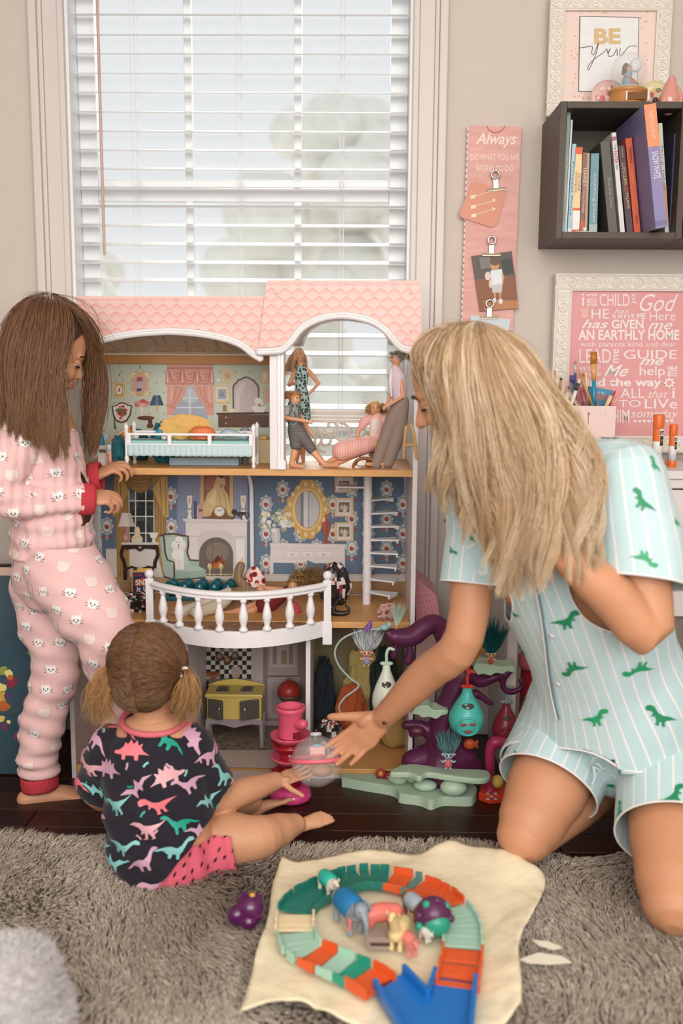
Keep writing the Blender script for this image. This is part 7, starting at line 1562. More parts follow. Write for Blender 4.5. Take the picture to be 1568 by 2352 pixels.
def printm(name, base, spots, scale=90):
 if name in MATS: return MATS[name]
 m = M(name, base, rough=.7, var=0, bump=0); N = m.node_tree.nodes; L = m.node_tree.links; b = N['Principled BSDF']; tc = N.new('ShaderNodeTexCoord'); vo = N.new('ShaderNodeTexVoronoi'); vo.inputs['Scale'].default_value = scale; L.new(tc.outputs['Object'], vo.inputs[0]); cr = N.new('ShaderNodeValToRGB'); L.new(vo.outputs['Distance'], cr.inputs[0])
 cr.color_ramp.interpolation = 'CONSTANT'; e = cr.color_ramp.elements; e[0].position = 0; e[0].color = lin(spots[0]); e[1].position = .25; e[1].color = lin(spots[-1])
 q = e.new(.5); q.color = lin(base); L.new(cr.outputs[0], b.inputs['Base Color']); return m
def stripem(name, c0, c1, scale, axis='X'):
 if name in MATS: return MATS[name]
 m = M(name, c0, rough=.7, var=0); N = m.node_tree.nodes; L = m.node_tree.links; tc = N.new('ShaderNodeTexCoord'); wv = N.new('ShaderNodeTexWave'); wv.bands_direction = axis; wv.inputs['Scale'].default_value = scale; wv.inputs['Distortion'].default_value = .4; L.new(tc.outputs['Object'], wv.inputs[0]); mx = N.new('ShaderNodeMix'); mx.data_type = 'RGBA'; L.new(wv.outputs[1], mx.inputs[0]); mx.inputs[6].default_value = lin(c0); mx.inputs[7].default_value = lin(c1); L.new(mx.outputs[2], N['Principled BSDF'].inputs['Base Color']); return m
doll('blonde doll standing at the back in a black and mint leaf print dress', T3, dict(head=(396, 656), neck=(408, 735), hip=(425, 1010), arms=[[(478, 790), (566, 900, .01), (510, 960, -.02)], [(366, 795), (312, 915, .0), (352, 900, -.03)]], legs=[[(405, 1020), (396, 1250), (388, 1500), (380, 1560)], [(445, 1020), (440, 1250), (432, 1510), (436, 1572)]]), -.165,
dict(n=420, dir=(-.012, .004, -.055), len=1.0, jit=.0045, c=('e8b98a', 'f3d3a8', 'd9a070')), [('dress', printm('leaf print', 'a9c7c0', ('2f3230', '4d5a56'), 130), [([(418, 785), (420, 850), (415, 925), (425, 1010), (440, 1200)], [.0165, .0190, .0150, .0190, .0190])])], hc=1.12)
doll('seated boy doll in grey shorts leaning on the white partition', T3, dict(head=(362, 1035), neck=(345, 1095), hip=(370, 1270), arms=[[(290, 1130), (268, 1190, -.02), (455, 1222, -.03)], [(385, 1140), (440, 1230, .01), (500, 1318, -.01)]], legs=[[(350, 1280), (372, 1430, -.03), (328, 1600, -.03), (425, 1612, -.05)], [(385, 1280), (515, 1475, -.02), (625, 1602, -.03), (725, 1602, -.05)]]), -.285,
dict(n=260, dir=(.0, .0, .004), len=1., jit=.003, c=('c08a58', 'd8a672')), [('shirt', printm('grey leaf print', '8f9290', ('3a3c3c', '5a5e5c'), 160), [([(345, 1085), (352, 1160), (362, 1260)], [.014, .0195, .0175])]), ('sleeves', M('pale doll grey', 'b9b6b2', rough=.7), [([(330, 1100), (286, 1130, -.006), (284, 1150, -.012)], [.010, .0105, .010])]), ('shorts', stripem('charcoal knit', '5f5a58', '77716e', 60, 'Z'), [([(366, 1255), (360, 1300), (372, 1430, -.03)], [.018, .0185, .0150]), ([(372, 1262), (420, 1340, -.01), (505, 1462, -.02)], [.0165, .0165, .0135])])], hc=1.1, face=(.75, -.66, 0))
doll('blonde doll in a pink striped dress sitting on the brown toy chair', T3, dict(head=(1052, 1115), neck=(1072, 1180), hip=(1075, 1420), arms=[[(985, 1200), (905, 1305, -.01), (895, 1375, -.02)], [(1140, 1205), (1180, 1300), (1190, 1370)]], legs=[[(1050, 1420, -.02), (810, 1490, -.035), (640, 1580, -.03), (580, 1588, -.03)], [(1060, 1430, -.01), (840, 1520, -.03), (690, 1602, -.03), (630, 1606, -.03)]]), -.25,
dict(n=330, dir=(.006, .004, -.016), len=1., jit=.007, c=('d9a566', 'eac58c', 'b98550')), [('dress', stripem('pink stripe', 'ef9c96', 'f7cfc4', 75, 'X'), [([(1070, 1190), (1070, 1260), (1068, 1350), (1060, 1400)], [.014, .0195, .016, .020]), ([(1070, 1400), (960, 1430, -.02), (830, 1460, -.03), (765, 1480, -.035)], [.020, .023, .026, .026]), ([(1000, 1205), (960, 1225, -.005), (935, 1270, -.008)], [.012, .0135, .009]), ([(1125, 1205), (1160, 1240), (1170, 1280)], [.012, .0135, .009])]), ('bodice', M('white smock', 'f1e3da', rough=.7), [([(1050, 1230, -.007), (1045, 1290, -.008), (1040, 1340, -.006)], [.0135, .0145, .013])])], hc=1.12)
doll('grey haired doll in lilac shirt and taupe trousers standing at the right', T3, dict(head=(1232, 685), neck=(1225, 755), hip=(1270, 1060), arms=[[(1262, 830, -.012), (1290, 1010, -.02), (1165, 1085, -.035)], [(1190, 830, .01), (1200, 960, .01), (1150, 1075, -.01)]], legs=[[(1250, 1075), (1150, 1340), (1050, 1595), (980, 1590, -.01)], [(1290, 1075), (1235, 1340), (1160, 1590), (1110, 1592, -.01)]]), -.30,
dict(n=420, r=.001, dir=(.002, .002, -.003), len=1., jit=.003, c=('a79d92', 'c9c1b6', '8e857a')), [('shirt', stripem('lilac stripe', 'cdb9c4', 'e7d9dd', 110, 'X'), [([(1222, 760), (1238, 840), (1252, 960), (1266, 1070)], [.0105, .0225, .0205, .0185])]), ('tie', M('white tie', 'ece4e2', rough=.6), [([(1188, 775, -.010), (1180, 880, -.016), (1190, 1010, -.014)], [.003, .0055, .003])]), ('trousers', M('taupe doll twill', '9c8a80', rough=.8, var=.06), [([(1268, 1060), (1210, 1200), (1140, 1380), (1062, 1590)], [.021, .021, .0185, .0150]), ([(1280, 1060), (1260, 1220), (1225, 1390), (1160, 1580)], [.019, .020, .0185, .0150])])], hc=1.15, face=(-.93, -.36, 0))
# brown toy chair under the pink doll
tc_ = thing('toy_chair', 'brown wooden toy rocking chair under the pink dressed doll', 'toy chair', tuple(P(*T3([(1030, 1610)])[0], -.26))); wd = M('toy walnut', '9a6238', rough=.4, var=.1)
def q3(x, y, Y): return P(*T3([(x, y)])[0], Y)
MB().tube([q3(862, 1608, -.29), q3(890, 1560, -.29), q3(960, 1540, -.29), q3(1050, 1560, -.29)], [(.004, .006)] * 4, 8, up=(0, -1, 0), k=3).build('rocker', wd, tc_, smooth=True)
MB().tube([q3(870, 1608, -.22), q3(900, 1560, -.22), q3(960, 1545, -.22), q3(1060, 1570, -.22)], [(.004, .006)] * 4, 8, up=(0, -1, 0), k=3).build('rocker', wd, tc_, smooth=True)
a_ = q3(960, 1530, -.255); MB().box(a_ + V((.015, 0, .0)), (.06, .06, .006)).build('seat', wd, tc_, bevel=.001)
b_ = q3(1050, 1460, -.235); MB().prism([q3(1000, 1610, -.245), q3(955, 1614, -.245), q3(1010, 1475, -.245), q3(1040, 1450, -.245), q3(1085, 1455, -.245), q3(1080, 1500, -.245)], (0, .012, 0)).build('side_frame', wd, tc_, bevel=.001)
# ---------------------------------------------------------------- middle floor
c = PZ(323, 1372, ZM); c = V((P(326, 1360, -.16).x, -.16, ZM)); gb = thing('game_box', 'small purple word game box with yellow border on the middle floor', 'game box', tuple(c))
a = P(303, 1310, -.16); b = P(351, 1371, -.16); R = None
MB().box2((a.x, -.16, ZM), (b.x, -.135, a.z)).build('carton', flatm('3f3158'), gb, bevel=.001)
flat(gb, 'border', [('#d9a54e', rc(302.5, 1310, 351, 1372)), ('#43335c', rc(305, 1314.5, 349, 1368.5)), ('#e2b05a', rc(315, 1305, 349, 1313)), ('#c9663c', [(309, 1333), (330, 1327), (349, 1330), (349, 1343), (326, 1345), (311, 1345)])], -.16)
for s_, bx_, cc in (('SNAP', (311, 1331, 351, 1344), '#f0e9ea'), ('it UP', (314, 1347, 351, 1359), '#f0e9ea'), ('Word Families', (307, 1361.5, 349, 1366), '#d07a4a'), ('Lakeshore', (308, 1318, 325, 1323), '#c9544a')): textbox(gb, 'lettering', s_, bx_, -.162, flatm(cc), bold=.02 if len(s_) < 6 else 0)
bw3 = [M('black bag plastic', '2a2626', rough=.3, var=.1), M('white bag print', 'ddd6d2', rough=.4), M('red bag print', 'a8343a', rough=.4)]
crumple('crumpled_bag', 'black and white crumpled plastic bag at the left of the balcony', 'bag', V((P(312, 1400, -.26).x, -.26, ZM + .020)), (.036, .03, .026), bw3, 22, .5, 16)
crumple('crumpled_bag', 'black white and red printed bag leaning in front of the white sideboard', 'bag', V((P(768, 1370, -.17).x, -.17, ZM + .050)), (.040, .028, .062), bw3, 23, .42, 18)
et = thing('egg_tray', 'tray of shiny dark teal plastic eggs on the middle floor', 'egg tray', tuple(V((P(450, 1370, -.12).x, -.12, ZM)))); teal = M('dark teal plastic', '135f6d', rough=.15, var=.08, coat=.5)
xe = [P(x, 1345, -.13).x for x in (390, 424, 458, 492, 524)]
MB().box2((xe[0] - .022, -.150, ZM), (xe[-1] + .02, -.078, ZM + .012)).build('tray_base', teal, et, bevel=.002); eg = None
for r_, y in enumerate((-.132, -.096)):
 for x in xe:
  if eg is None: o = eg = MB().ell((0, 0, 0), (.0165, .0165, .021), None, 20, 14).build('egg', teal, et, smooth=True)
  else: o = eg.copy(); col.objects.link(o)
  o.location = (x + (.005 if r_ else 0), y, ZM + .034)
T4q = T4
doll('doll lying behind the railing in cream trousers and checked shirt', T4, dict(head=(1560, 1150), neck=(1500, 1160), hip=(1200, 1195), arms=[[(1440, 1150), (1350, 1020), (1378, 880)], [(1450, 1180, -.03), (1330, 1190, -.04), (1230, 1200, -.045)]], legs=[[(1180, 1190), (1000, 1270, -.03), (790, 1350, -.06), (730, 1352, -.06)], [(1170, 1230, -.03), (1080, 1310, -.06), (930, 1350, -.09), (880, 1350, -.09)]]), -.24,
None, [('shirt', stripem('checked cotton', 'a58a6c', '6f5640', 90, 'X'), [([(1500, 1160), (1400, 1165), (1290, 1180)], [.014, .020, .018]), ([(1440, 1130), (1350, 1020), (1372, 905)], [.012, .0135, .0120])]), ('trousers', M('cream doll trousers', 'ddd3c0', rough=.8, var=.04), [([(1260, 1180), (1120, 1235, -.01), (1000, 1290, -.03), (800, 1345, -.06)], [.020, .020, .018, .0150]), ([(1230, 1215, -.02), (1120, 1300, -.05), (940, 1345, -.09)], [.019, .018, .0145])])])
doll('doll lying behind the railing in a poppy print and dark red dress', T5, dict(head=(440, 1040), neck=(390, 1080), hip=(180, 1160), arms=[[(330, 1075), (180, 1060), (60, 985)], [(340, 1095), (220, 1080), (120, 1040)]], legs=[[(170, 1180), (60, 1230, -.04), (-120, 1280, -.05), (-170, 1280, -.05)], [(180, 1190), (80, 1260, -.05), (-60, 1290, -.05), (-120, 1290, -.05)]]), -.22,
dict(n=460, dir=(.055, .01, .012), len=1.0, jit=.016, c=('a07a4c', 'c29a66', '7d5a34')), [('red_dress', M('dark red velvet', '7a2428', rough=.8, var=.1), [([(400, 1085), (320, 1130), (240, 1190, -.02), (170, 1230, -.03)], [.014, .022, .024, .024])]), ('pink_sleeve', M('rose knit', 'c9545c', rough=.8), [([(450, 1220, -.04), (480, 1270, -.05), (440, 1290, -.05)], [.012, .013, .010])])], hc=1.15)
crumple('poppy_cloth', 'white cloth with red poppies bundled on the lying doll', 'cloth', V((P(584, 1345, -.20).x, -.20, ZM + .058)), (.032, .026, .052), [printm('poppy print', 'ead7d2', ('3a1c1c', 'a8262c'), 62)], 31, .12, 16)
mb = MB(); c = V((P(775, 1412, -.29).x, -.29, ZM)); mb.tube([c + V((-.012, 0, .008)), c + V((.004, -.004, .006)), c + V((.024, -.004, .008)), c + V((.030, -.002, .018)), c + V((.022, 0, .026))], [.010, .008, .006, .004, .003], 10, k=3); mb.tube([c + V((-.012, 0, .008)), c + V((-.006, .002, .03)), c + V((.006, .004, .044)), c + V((.010, .004, .034))], [.008, .004, .004, .003], 8, k=3)
tag(mb.build('toy_saddle', M('black leather', '231d1c', rough=.35), None, smooth=True), 'black curved toy saddle on the middle floor beside the railing', 'toy saddle')
# ---------------------------------------------------------------- kitchen and lower rooms
st_ = thing('toy_stove', 'yellow toy stove with dark oven doors on grey legs', 'toy stove', tuple(PZ(540, 1690, ZB))); ys = M('butter yellow plastic', 'd9c06a', rough=.35); gs = M('dark grey plastic', '56504c', rough=.4); gl_ = M('grey lilac plastic', '9c9296', rough=.4)
SY = -.235; q7 = lambda x, y, Y: P(*T7([(x, y)])[0], Y); zst = ZB + .0016; top_ = q7(430, 548, SY).z
xl, xr2 = q7(222, 560, SY).x, q7(636, 560, SY).x; zt_ = q7(430, 575, SY).z; zb_ = q7(430, 735, SY).z
MB().box2((xl + .004, SY + .004, zb_), (xr2 - .004, SY + .075, zt_)).build('stove_body', ys, st_, bevel=.002)
MB().box2((xl, SY - .002, zt_), (xr2, SY + .085, top_)).build('stove_top', ys, st_, bevel=.003)
bk = [q7(x, y, SY + .085) for x, y in ((245, 550), (246, 478), (300, 458), (360, 444), (430, 438), (500, 444), (560, 458), (650, 478), (650, 550))]; MB().prism(bk, (0, .006, 0)).build('back_rail', ys, st_, bevel=.001)
for f in (.28, .70):
 x = xl + (xr2 - xl) * f; MB().box2((x - .017, SY + .016, top_), (x + .017, SY + .066, top_ + .002)).build('hob_plate', M('steel hob', '8d8782', rough=.3, metal=.6), st_, bevel=.0006)
 for yy in (.028, .052): MB().lathe((x, SY + yy, top_ + .002), [(.010, 0), (.010, .0015), (.005, .002)], 18).build('burner', gs, st_, smooth=True)
for s_, x0, x1 in ((1, xl + .006, xl + .052), (-1, xr2 - .062, xr2 - .008)):
 R = Matrix.Rotation(radians(22 * -s_), 3, 'Z'); c = V(((x0 + x1) / 2, SY - .006, (zb_ + zt_) / 2 + .001)); d = MB().box(c, (abs(x1 - x0), .007, (zt_ - zb_) * .86), R).build('oven_door', gs, st_, bevel=.002)
 MB().tube([c + R @ V((.016 * s_, -.006, -.008)), c + R @ V((.016 * s_, -.010, 0)), c + R @ V((.016 * s_, -.006, .008))], .0018, 7).build('door_handle', M('chrome', 'd0ccc8', rough=.2, metal=.9, var=0), d, smooth=True)
mb = MB(); mb.prism([V((x, SY + .004, z)) for x, z in ((xl, zb_), (xl - .002, zst), (xl + .008, zst), (xl + .010, zb_ - .015), (xl + .03, zb_ - .012), ((xl + xr2) / 2, zb_ - .024), (xr2 - .03, zb_ - .012), (xr2 - .010, zb_ - .015), (xr2 - .008, zst), (xr2 + .002, zst), (xr2, zb_))], (0, .006, 0)); mb.box2((xl, SY + .066, zst), (xl + .008, SY + .074, zb_)); mb.box2((xr2 - .008, SY + .066, zst), (xr2, SY + .074, zb_)); mb.build('leg_apron', gl_, st_, bevel=.001)
c = V((P(664, 1570, -.13).x, -.13, ZB + .0016)); kg = thing('toy_grill', 'red domed kettle grill toy at the right of the kitchen', 'toy grill', tuple(c)); z_ = P(664, 1592, -.13).z - c.z
MB().lathe(c + V((0, 0, z_)), [(.034, 0), (.0345, .003), (.031, .018), (.022, .030), (.010, .036), (.001, .0375)], 28).build('lid', M('grill red', 'a5332b', rough=.35), kg, smooth=True); MB().lathe(c + V((0, 0, z_ - .026)), [(.010, 0), (.024, .006), (.032, .018), (.034, .025)], 28).build('bowl', M('grill brown', '6e5248', rough=.4), kg, smooth=True)
MB().tube([c + V((-.008, 0, z_ + .036)), c + V((-.008, 0, z_ + .042)), c + V((.008, 0, z_ + .042)), c + V((.008, 0, z_ + .036))], .0016, 6).build('lid_handle', gs, kg)
for a in (0, 2.1, 4.2): MB().tube([c + V((.018 * cos(a), .018 * sin(a), z_ - .016)), c + V((.028 * cos(a), .028 * sin(a), .001))], .002, 7).build('leg', gs, kg, smooth=True)
c0 = lambda px, Y, z: V((P(px, 1600, Y).x, Y, z))
crumple('crumpled_bag', 'black bag with white figures in the lower right room', 'bag', c0(757, -.26, ZB + .048), (.042, .03, .052), bw3, 41, .3, 18)
crumple('orange_cloth', 'rust orange bundle of cloth in the lower right room', 'cloth', c0(806, -.17, ZB + .085), (.040, .03, .080), [M('rust cloth', 'b4552c', rough=.85, var=.1)], 42, .4, 14)
crumple('yellow_tulle', 'pale yellow tulle heap at the back of the lower right room', 'tulle', c0(835, -.10, ZB + .13), (.052, .035, .125), [M('yellow tulle', 'b9a566', rough=.9, var=.08)], 43, .5, 16)
crumple('dark_coat', 'dark blue doll coats hanging at the left of the lower right room', 'doll coat', c0(742, -.13, ZB + .095), (.030, .025, .115), [M('navy wool', '232c33', rough=.9, var=.1)], 44, .6, 16)
crumple('green_bundle', 'dark green bundle behind the white pod in the lower right room', 'cloth', c0(880, -.13, ZB + .11), (.034, .03, .13), [M('bottle green cloth', '22312f', rough=.9, var=.1)], 45, .6, 16)
crumple('tan_bag', 'tan cloth bag low at the right of the lower room', 'bag', c0(908, -.20, ZB + .046), (.040, .03, .050), [M('tan cloth', 'b99a5e', rough=.85, var=.06)], 46, .16, 14)
# printed flower box
fbx = thing('flower_box', 'small dark toy box with two red and yellow flowers on the floor', 'toy box', tuple(PZ(880, 1782, .0))); c = V((P(884, 1765, -.372).x, -.372, .030)); c.y = -.39
MB().box(c + V((0, 0, -.008)), (.044, .016, .036)).build('carton', flatm('3a2420'), fbx, bevel=.001)
for dx, dz in ((-.012, .012), (.012, .002)):
 for k in range(8): MB().ell(c + V((dx + .008 * cos(k * .785), -.010, dz + .008 * sin(k * .785))), (.006, .003, .006), None, 8, 6).build('petal', flatm('a83a2a'), fbx, smooth=True)
 MB().ell(c + V((dx, -.0125, dz)), (.006, .003, .006), None, 12, 8).build('flower_centre', flatm('e0a94c'), fbx, smooth=True)
MB().ell(c + V((-.014, -.010, -.014)), (.007, .003, .006), None, 10, 6).build('blue_motif', flatm('8fb4c4'), fbx, smooth=True)
# ---------------------------------------------------------------- toys on the floor by the doll house
T8 = lambda x, y: (740 + x / 3.136, 1360 + y / 3.136)
def q8(x, y, Y): return P(*T8(x, y), Y)
def z8(x, y, z): return PZ(*T8(x, y), z)
mint = M('pale mint plastic', 'b3cbb2', rough=.4, var=.03, bump=.03, bs=60); plum = M('plum plastic', '5c2347', rough=.38, var=.05)
tt = thing('toy_tree', 'plum coloured toy tree house with mint leaf decks beside the doll house', 'toy tree', tuple(PZ(1020, 1800, 0)))
def slab(pts, z0, h, name, n=1, r=.004):
 c = [z8(x, y, z0 + h) for x, y in pts]; c = catmull(c + [c[0]], None, 4)[:-1]; c = [V((p.x, min(p.y, -.368), z0)) for p in c]
 return MB().prism(c, (0, 0, h)).build(name, mint, tt, bevel=r, seg=3)
slab([(140, 1335), (150, 1270), (240, 1250), (500, 1280), (700, 1330), (900, 1350), (1060, 1370), (1110, 1410), (1100, 1450), (1060, 1475), (900, 1470), (840, 1480), (780, 1500), (700, 1470), (560, 1450), (540, 1420), (480, 1395), (330, 1370), (220, 1350)], .0, .026, 'base_plate')
for x, y, z, r in ((545, 1340, .040, (.026, .020, .015)), (740, 1390, .040, (.030, .022, .014)), (945, 1405, .048, (.034, .026, .022)), (660, 1310, .052, (.026, .020, .024))): MB().ell(z8(x, y, z), r, None, 20, 12).build('stone', mint, tt, smooth=True)
slab([(570, 1240), (640, 1235), (720, 1240), (900, 1265), (1150, 1275), (1205, 1295), (1200, 1330), (1120, 1345), (900, 1320), (760, 1300), (700, 1330), (620, 1300), (500, 1300), (500, 1275)], .072, .016, 'upper_plate', r=.006)
YT = -.41
mb = MB(); mb.tube([q8(860, 1260, YT), q8(870, 1100, YT), q8(880, 930, YT), q8(940, 760, YT), q8(1010, 600, YT), q8(1040, 560, YT)], [.062, .048, .038, .034, .030, .024], 16, k=4)
mb.tube([q8(650, 1220, YT), q8(780, 1180, YT), q8(860, 1160, YT), q8(1000, 1200, YT), q8(1090, 1260, YT)], [.03, .035, .05, .04, .024], 14, k=3)
mb.tube([q8(1040, 560, YT), q8(980, 500, YT), q8(900, 330, YT), q8(820, 230, YT - .01), q8(740, 250, YT - .02), q8(640, 320, YT - .03), q8(520, 320, YT - .04), q8(465, 290, YT - .045)], [.024, .026, .030, .024, .025, .026, .021, .008], 16, k=4)
mb.tube([q8(1060, 570, YT), q8(1130, 640, YT), q8(1220, 620, YT), q8(1310, 590, YT), q8(1370, 560, YT)], [.020, .018, .013, .009, .007], 12, k=3); mb.tube([q8(1330, 590, YT), q8(1300, 640, YT), q8(1310, 700, YT), q8(1370, 720, YT), q8(1440, 680, YT), q8(1430, 640, YT)], [.009, .008, .008, .008, .007, .008], 10, k=3)
mb.tube([q8(1100, 730, YT), q8(1160, 760, YT), q8(1190, 790, YT), q8(1220, 800, YT)], [.012, .009, .008, .007], 10, k=3); mb.tube([q8(760, 1000, YT), q8(700, 960, YT), q8(600, 960, YT)], [.02, .016, .012], 10, k=2)
finish('trunk', mb, .0035, plum, tt, 6)
def leaf(pts, name, Y0, h=.010):
 n = len(pts); return MB().prism(catmull([q8(x, y, Y0) for x, y in pts] + [q8(*pts[0], Y0)], None, 4)[:-1], (0, .05, .004)).build(name, mint, tt, bevel=.003, seg=2)
leaf([(1085, 555), (1110, 515), (1180, 520), (1230, 528), (1300, 540), (1370, 535), (1395, 560), (1380, 582), (1330, 575), (1300, 592), (1250, 585), (1210, 605), (1160, 590), (1120, 598)], 'leaf_deck', YT - .05)
leaf([(640, 880), (680, 830), (760, 820), (800, 850), (860, 850), (905, 855), (900, 880), (860, 890), (820, 915), (770, 900), (720, 905), (690, 885)], 'leaf_deck', YT - .05)
for pts, r in (([(520, 350), (530, 400), (515, 450)], .011), ([(620, 370), (635, 420), (620, 490)], .014)): MB().tube([q8(x, y, YT - .035) for x, y in pts], [r * .7, r * .6, r], 12).build('hanging_bud', plum, tt, smooth=True)
wire = M('grey blue cord', '9fb0ae', rough=.5)
MB().tube([q8(x, y, YT - .06) for x, y in ((470, 262), (400, 265), (260, 285), (140, 340), (90, 430), (120, 530), (200, 620), (262, 668), (230, 710), (160, 760), (120, 830), (150, 895), (200, 930))], .0026, 8, k=4).build('zip_line_cord', wire, tt, smooth=True)
MB().ell(q8(445, 255, YT - .06), (.012, .008, .008), None, 10, 8).ell(q8(480, 235, YT - .06), (.008, .007, .008), None, 10, 8).tube([q8(430, 255, YT - .06), q8(400, 270, YT - .06)], .004, 6).build('cord_knot', M('pale teal plastic', '93b5b4', rough=.4), tt, smooth=True)
MB().tube([q8(320, 270, YT - .06), q8(340, 240, YT - .06), q8(345, 215, YT - .06)], [.008, .007, .004], 8).build('purple_hook', M('violet plastic', '7a4a94', rough=.4), tt, smooth=True)
def pod(lab, cx, y0, y1, w_, Y, c, hookc, ci, open_=True):
 a = q8(cx, y0, Y); b = q8(cx, y1, Y); h = a.z - b.z; r = w_ / 2 / 3.136 * PM(Y); t = thing('toy_pod', lab, 'toy pod', tuple(b), 'pods hanging in the toy tree'); m = M('pod ' + c, c, rough=.35, var=.06, bump=.05, bs=90, stretch=(3, 3, .4)); p = V((a.x, Y, b.z))
 prof = [(r * k, h * f) for k, f in ((.25, 0), (.62, .03), (.88, .14), (1., .30), (.95, .45), (.74, .62), (.48, .78), (.30, .90), (.24, 1.))]
 MB().lathe(p, prof, 30).build('pod_shell', m, t, smooth=True); ins = M('pod inside ' + ci, ci, rough=.6); fr_ = []
 s = lambda x, z: p + V((x * r, -r * sqrt(max(.02, np.interp(z, [f for f in (0, .03, .14, .3, .45, .62, .78, 1)], [.25, .62, .88, 1., .95, .74, .48, .24]) ** 2 - x * x)) * 1.012, z * h))
 o = [s(.58 * cos(q), .27 + .20 * sin(q)) for q in np.linspace(0, 6.28, 26)[:-1]]; MB().poly(o[::-1]).build('doorway', ins, t, solid=.001)
 MB().tube(o + [o[0]], .0028, 8).build('doorway_rim', m, t, smooth=True)
 o = [s(.34 * cos(q), .68 + .055 * sin(q)) for q in np.linspace(0, 6.28, 20)[:-1]]; MB().poly(o[::-1]).build('small_window', M('pod window', '4a3a36', rough=.6), t, solid=.001)
 for x, z in ((-.26, .33), (.24, .34), (0, .18)): MB().ell(s(x, z) + V((0, -.001, 0)), (r * .20, .002, h * .035), None, 10, 6).build('toy_shelf', M('dull red', '8a4440', rough=.5), t)
 k = M('hook ' + hookc, hookc, rough=.35); top = p + V((0, 0, h))
 MB().tube([top + V((0, 0, -.004)), top + V((0, 0, .012)), top + V((0, 0, .030)), top + V((.006, 0, .042)), top + V((.016, 0, .040))], .0042, 10, k=3).ell(top + V((-.008, 0, .004)), (.009, .006, .005), None, 10, 6).ell(top + V((.008, 0, .004)), (.009, .006, .005), None, 10, 6).build('pod_hook', k, t, smooth=True)
 return t
pod('turquoise pear shaped toy pod with round doorway and red hook', 1043, 690, 1020, 270, YT - .085, '4fb9ae', 'c23a32', '41605e')
pod('mint white pear shaped toy pod hanging in the lower right room', 462, 525, 905, 212, YT - .075, 'dfe6d6', 'bfd6c6', '8a9a84')
pod('red toy pod with grey cap hanging behind the woman leg', 1325, 800, 1075, 205, YT + .02, '8e2f3c', '8ba09c', '6b2530')
def tuft(lab, x, y, h_, Y, body, hairc, spread, hh, lean=0., skin='e3b48e', z0=None, n=420):
 """small vinyl doll with a tall tuft of hair; (x, y) the feet, h_ its height without hair, in crop pixels"""
 b = q8(x, y, Y); s = h_ / 3.136 * PM(Y); t = thing('tufted_doll', lab, 'doll', tuple(b), 'small dolls with tall hair'); sk = M('tuft skin ' + skin, skin, rough=.45); mb = MB()
 mb.ell(b + V((0, 0, s * .74)), (s * .27, s * .24, s * .24), None, 16, 10); mb.tube([b + V((0, 0, s * .5)), b + V((0, 0, s * .26))], [s * .12, s * .16], 12)
 for k in (-1, 1):
  mb.tube([b + V((k * s * .08, 0, s * .25)), b + V((k * s * .10, 0, s * .06)), b + V((k * s * .11, -s * .07, s * .04))], s * .07, 8); mb.tube([b + V((k * s * .10, 0, s * .46)), b + V((k * s * .27, -s * .03, s * .36)), b + V((k * s * .34, -s * .05, s * .42))], s * .055, 8); mb.ell(b + V((k * s * .29, 0, s * .76)), (s * .09, s * .03, s * .10), None, 8, 6)
 mb.ell(b + V((0, -s * .25, s * .70)), s * .055, nu=8, nv=6); finish('body', mb, max(.0012, s * .03), sk, t, 2)
 MB().tube([b + V((0, 0, s * .50)), b + V((0, 0, s * .24))], [s * .125, s * .20], 14).build('tunic', M('tunic ' + body, body, rough=.6), t, smooth=True)
 for k in (-1, 1): MB().ell(b + V((k * s * .10, -s * .225, s * .78)), (s * .05, s * .03, s * .06), None, 8, 6).build('eye', flatm('3a2a28'), t, smooth=True)
 MB().ell(b + V((0, -s * .225, s * .625)), (s * .08, s * .03, s * .015), None, 8, 6).build('mouth', flatm('9a4a44'), t)
 rs = np.random.default_rng(int(x)); H = hh / 3.136 * PM(Y); ps = []
 for i in range(n):
  a = rs.uniform(0, 6.28); r = sqrt(rs.random()); p0 = b + V((r * cos(a) * s * .2, r * sin(a) * s * .18, s * (.98 - .12 * r))); k_ = rs.integers(0, 9); L_ = H * rs.uniform(.5, 1) * (1 - .35 * (k_ % 3) / 2); d = V((lean + spread * r * cos(a) + .06 * sin(k_ * 2.4), spread * .5 * r * sin(a), 1)).normalized(); ps.append([list(p0 + d * L_ * f + V((cos(a), sin(a), 0)) * (s * .16 * sin(f * 3.0) * r)) for f in np.linspace(0, 1, 8)])
 strands('hair', np.array(ps), s * .024, tinted('tuft hair', rough=.5), t, haircols(n, hairc, 1., 3), taper=.1)
 return t
tuft('small doll with tall spiky dark teal hair on the upper leaf deck', 1212, 524, 108, YT - .06, 'b5512f', ('0f6a6b', '178a85', '0b4f55'), .55, 290, n=700)
tuft('small doll with bushy orange hair behind the woman arm', 1048, 588, 92, YT - .075, 'c9482f', ('e08a2c', 'f0a648', 'c9701f'), .5, 190, .35, skin='c24a3a')
tuft('small doll with grey blue pointed hair standing on the mint base', 905, 1272, 150, YT - .125, 'c96a70', ('5f8a92', '84a9ac', '46707a'), .45, 185, -.12, skin='9fb3bd', n=520)
tuft('small doll with silver white hair hanging on the cord', 318, 530, 135, YT - .07, '8c86a0', ('cfdadd', 'e3d3d2', 'a9c2c8'), .75, 200, .1, skin='d9998a', n=520)
tuft('small doll with pale mint hair on top of the plum branch', 535, 268, 40, YT - .07, 'e08038', ('cfe3d4', 'e6efe2', 'b3d1c6'), .35, 195, .12, n=520)
crumple('hair_tangle', 'pinkish tangle of doll hair lying beside the pale mint haired doll', 'doll hair', q8(470, 150, -.33), (.024, .015, .022), [M('dusty pink hair', 'c9a093', rough=.7, var=.2), flatm('8a4a5e'), flatm('e0c3b4')], 51, .7, 12)
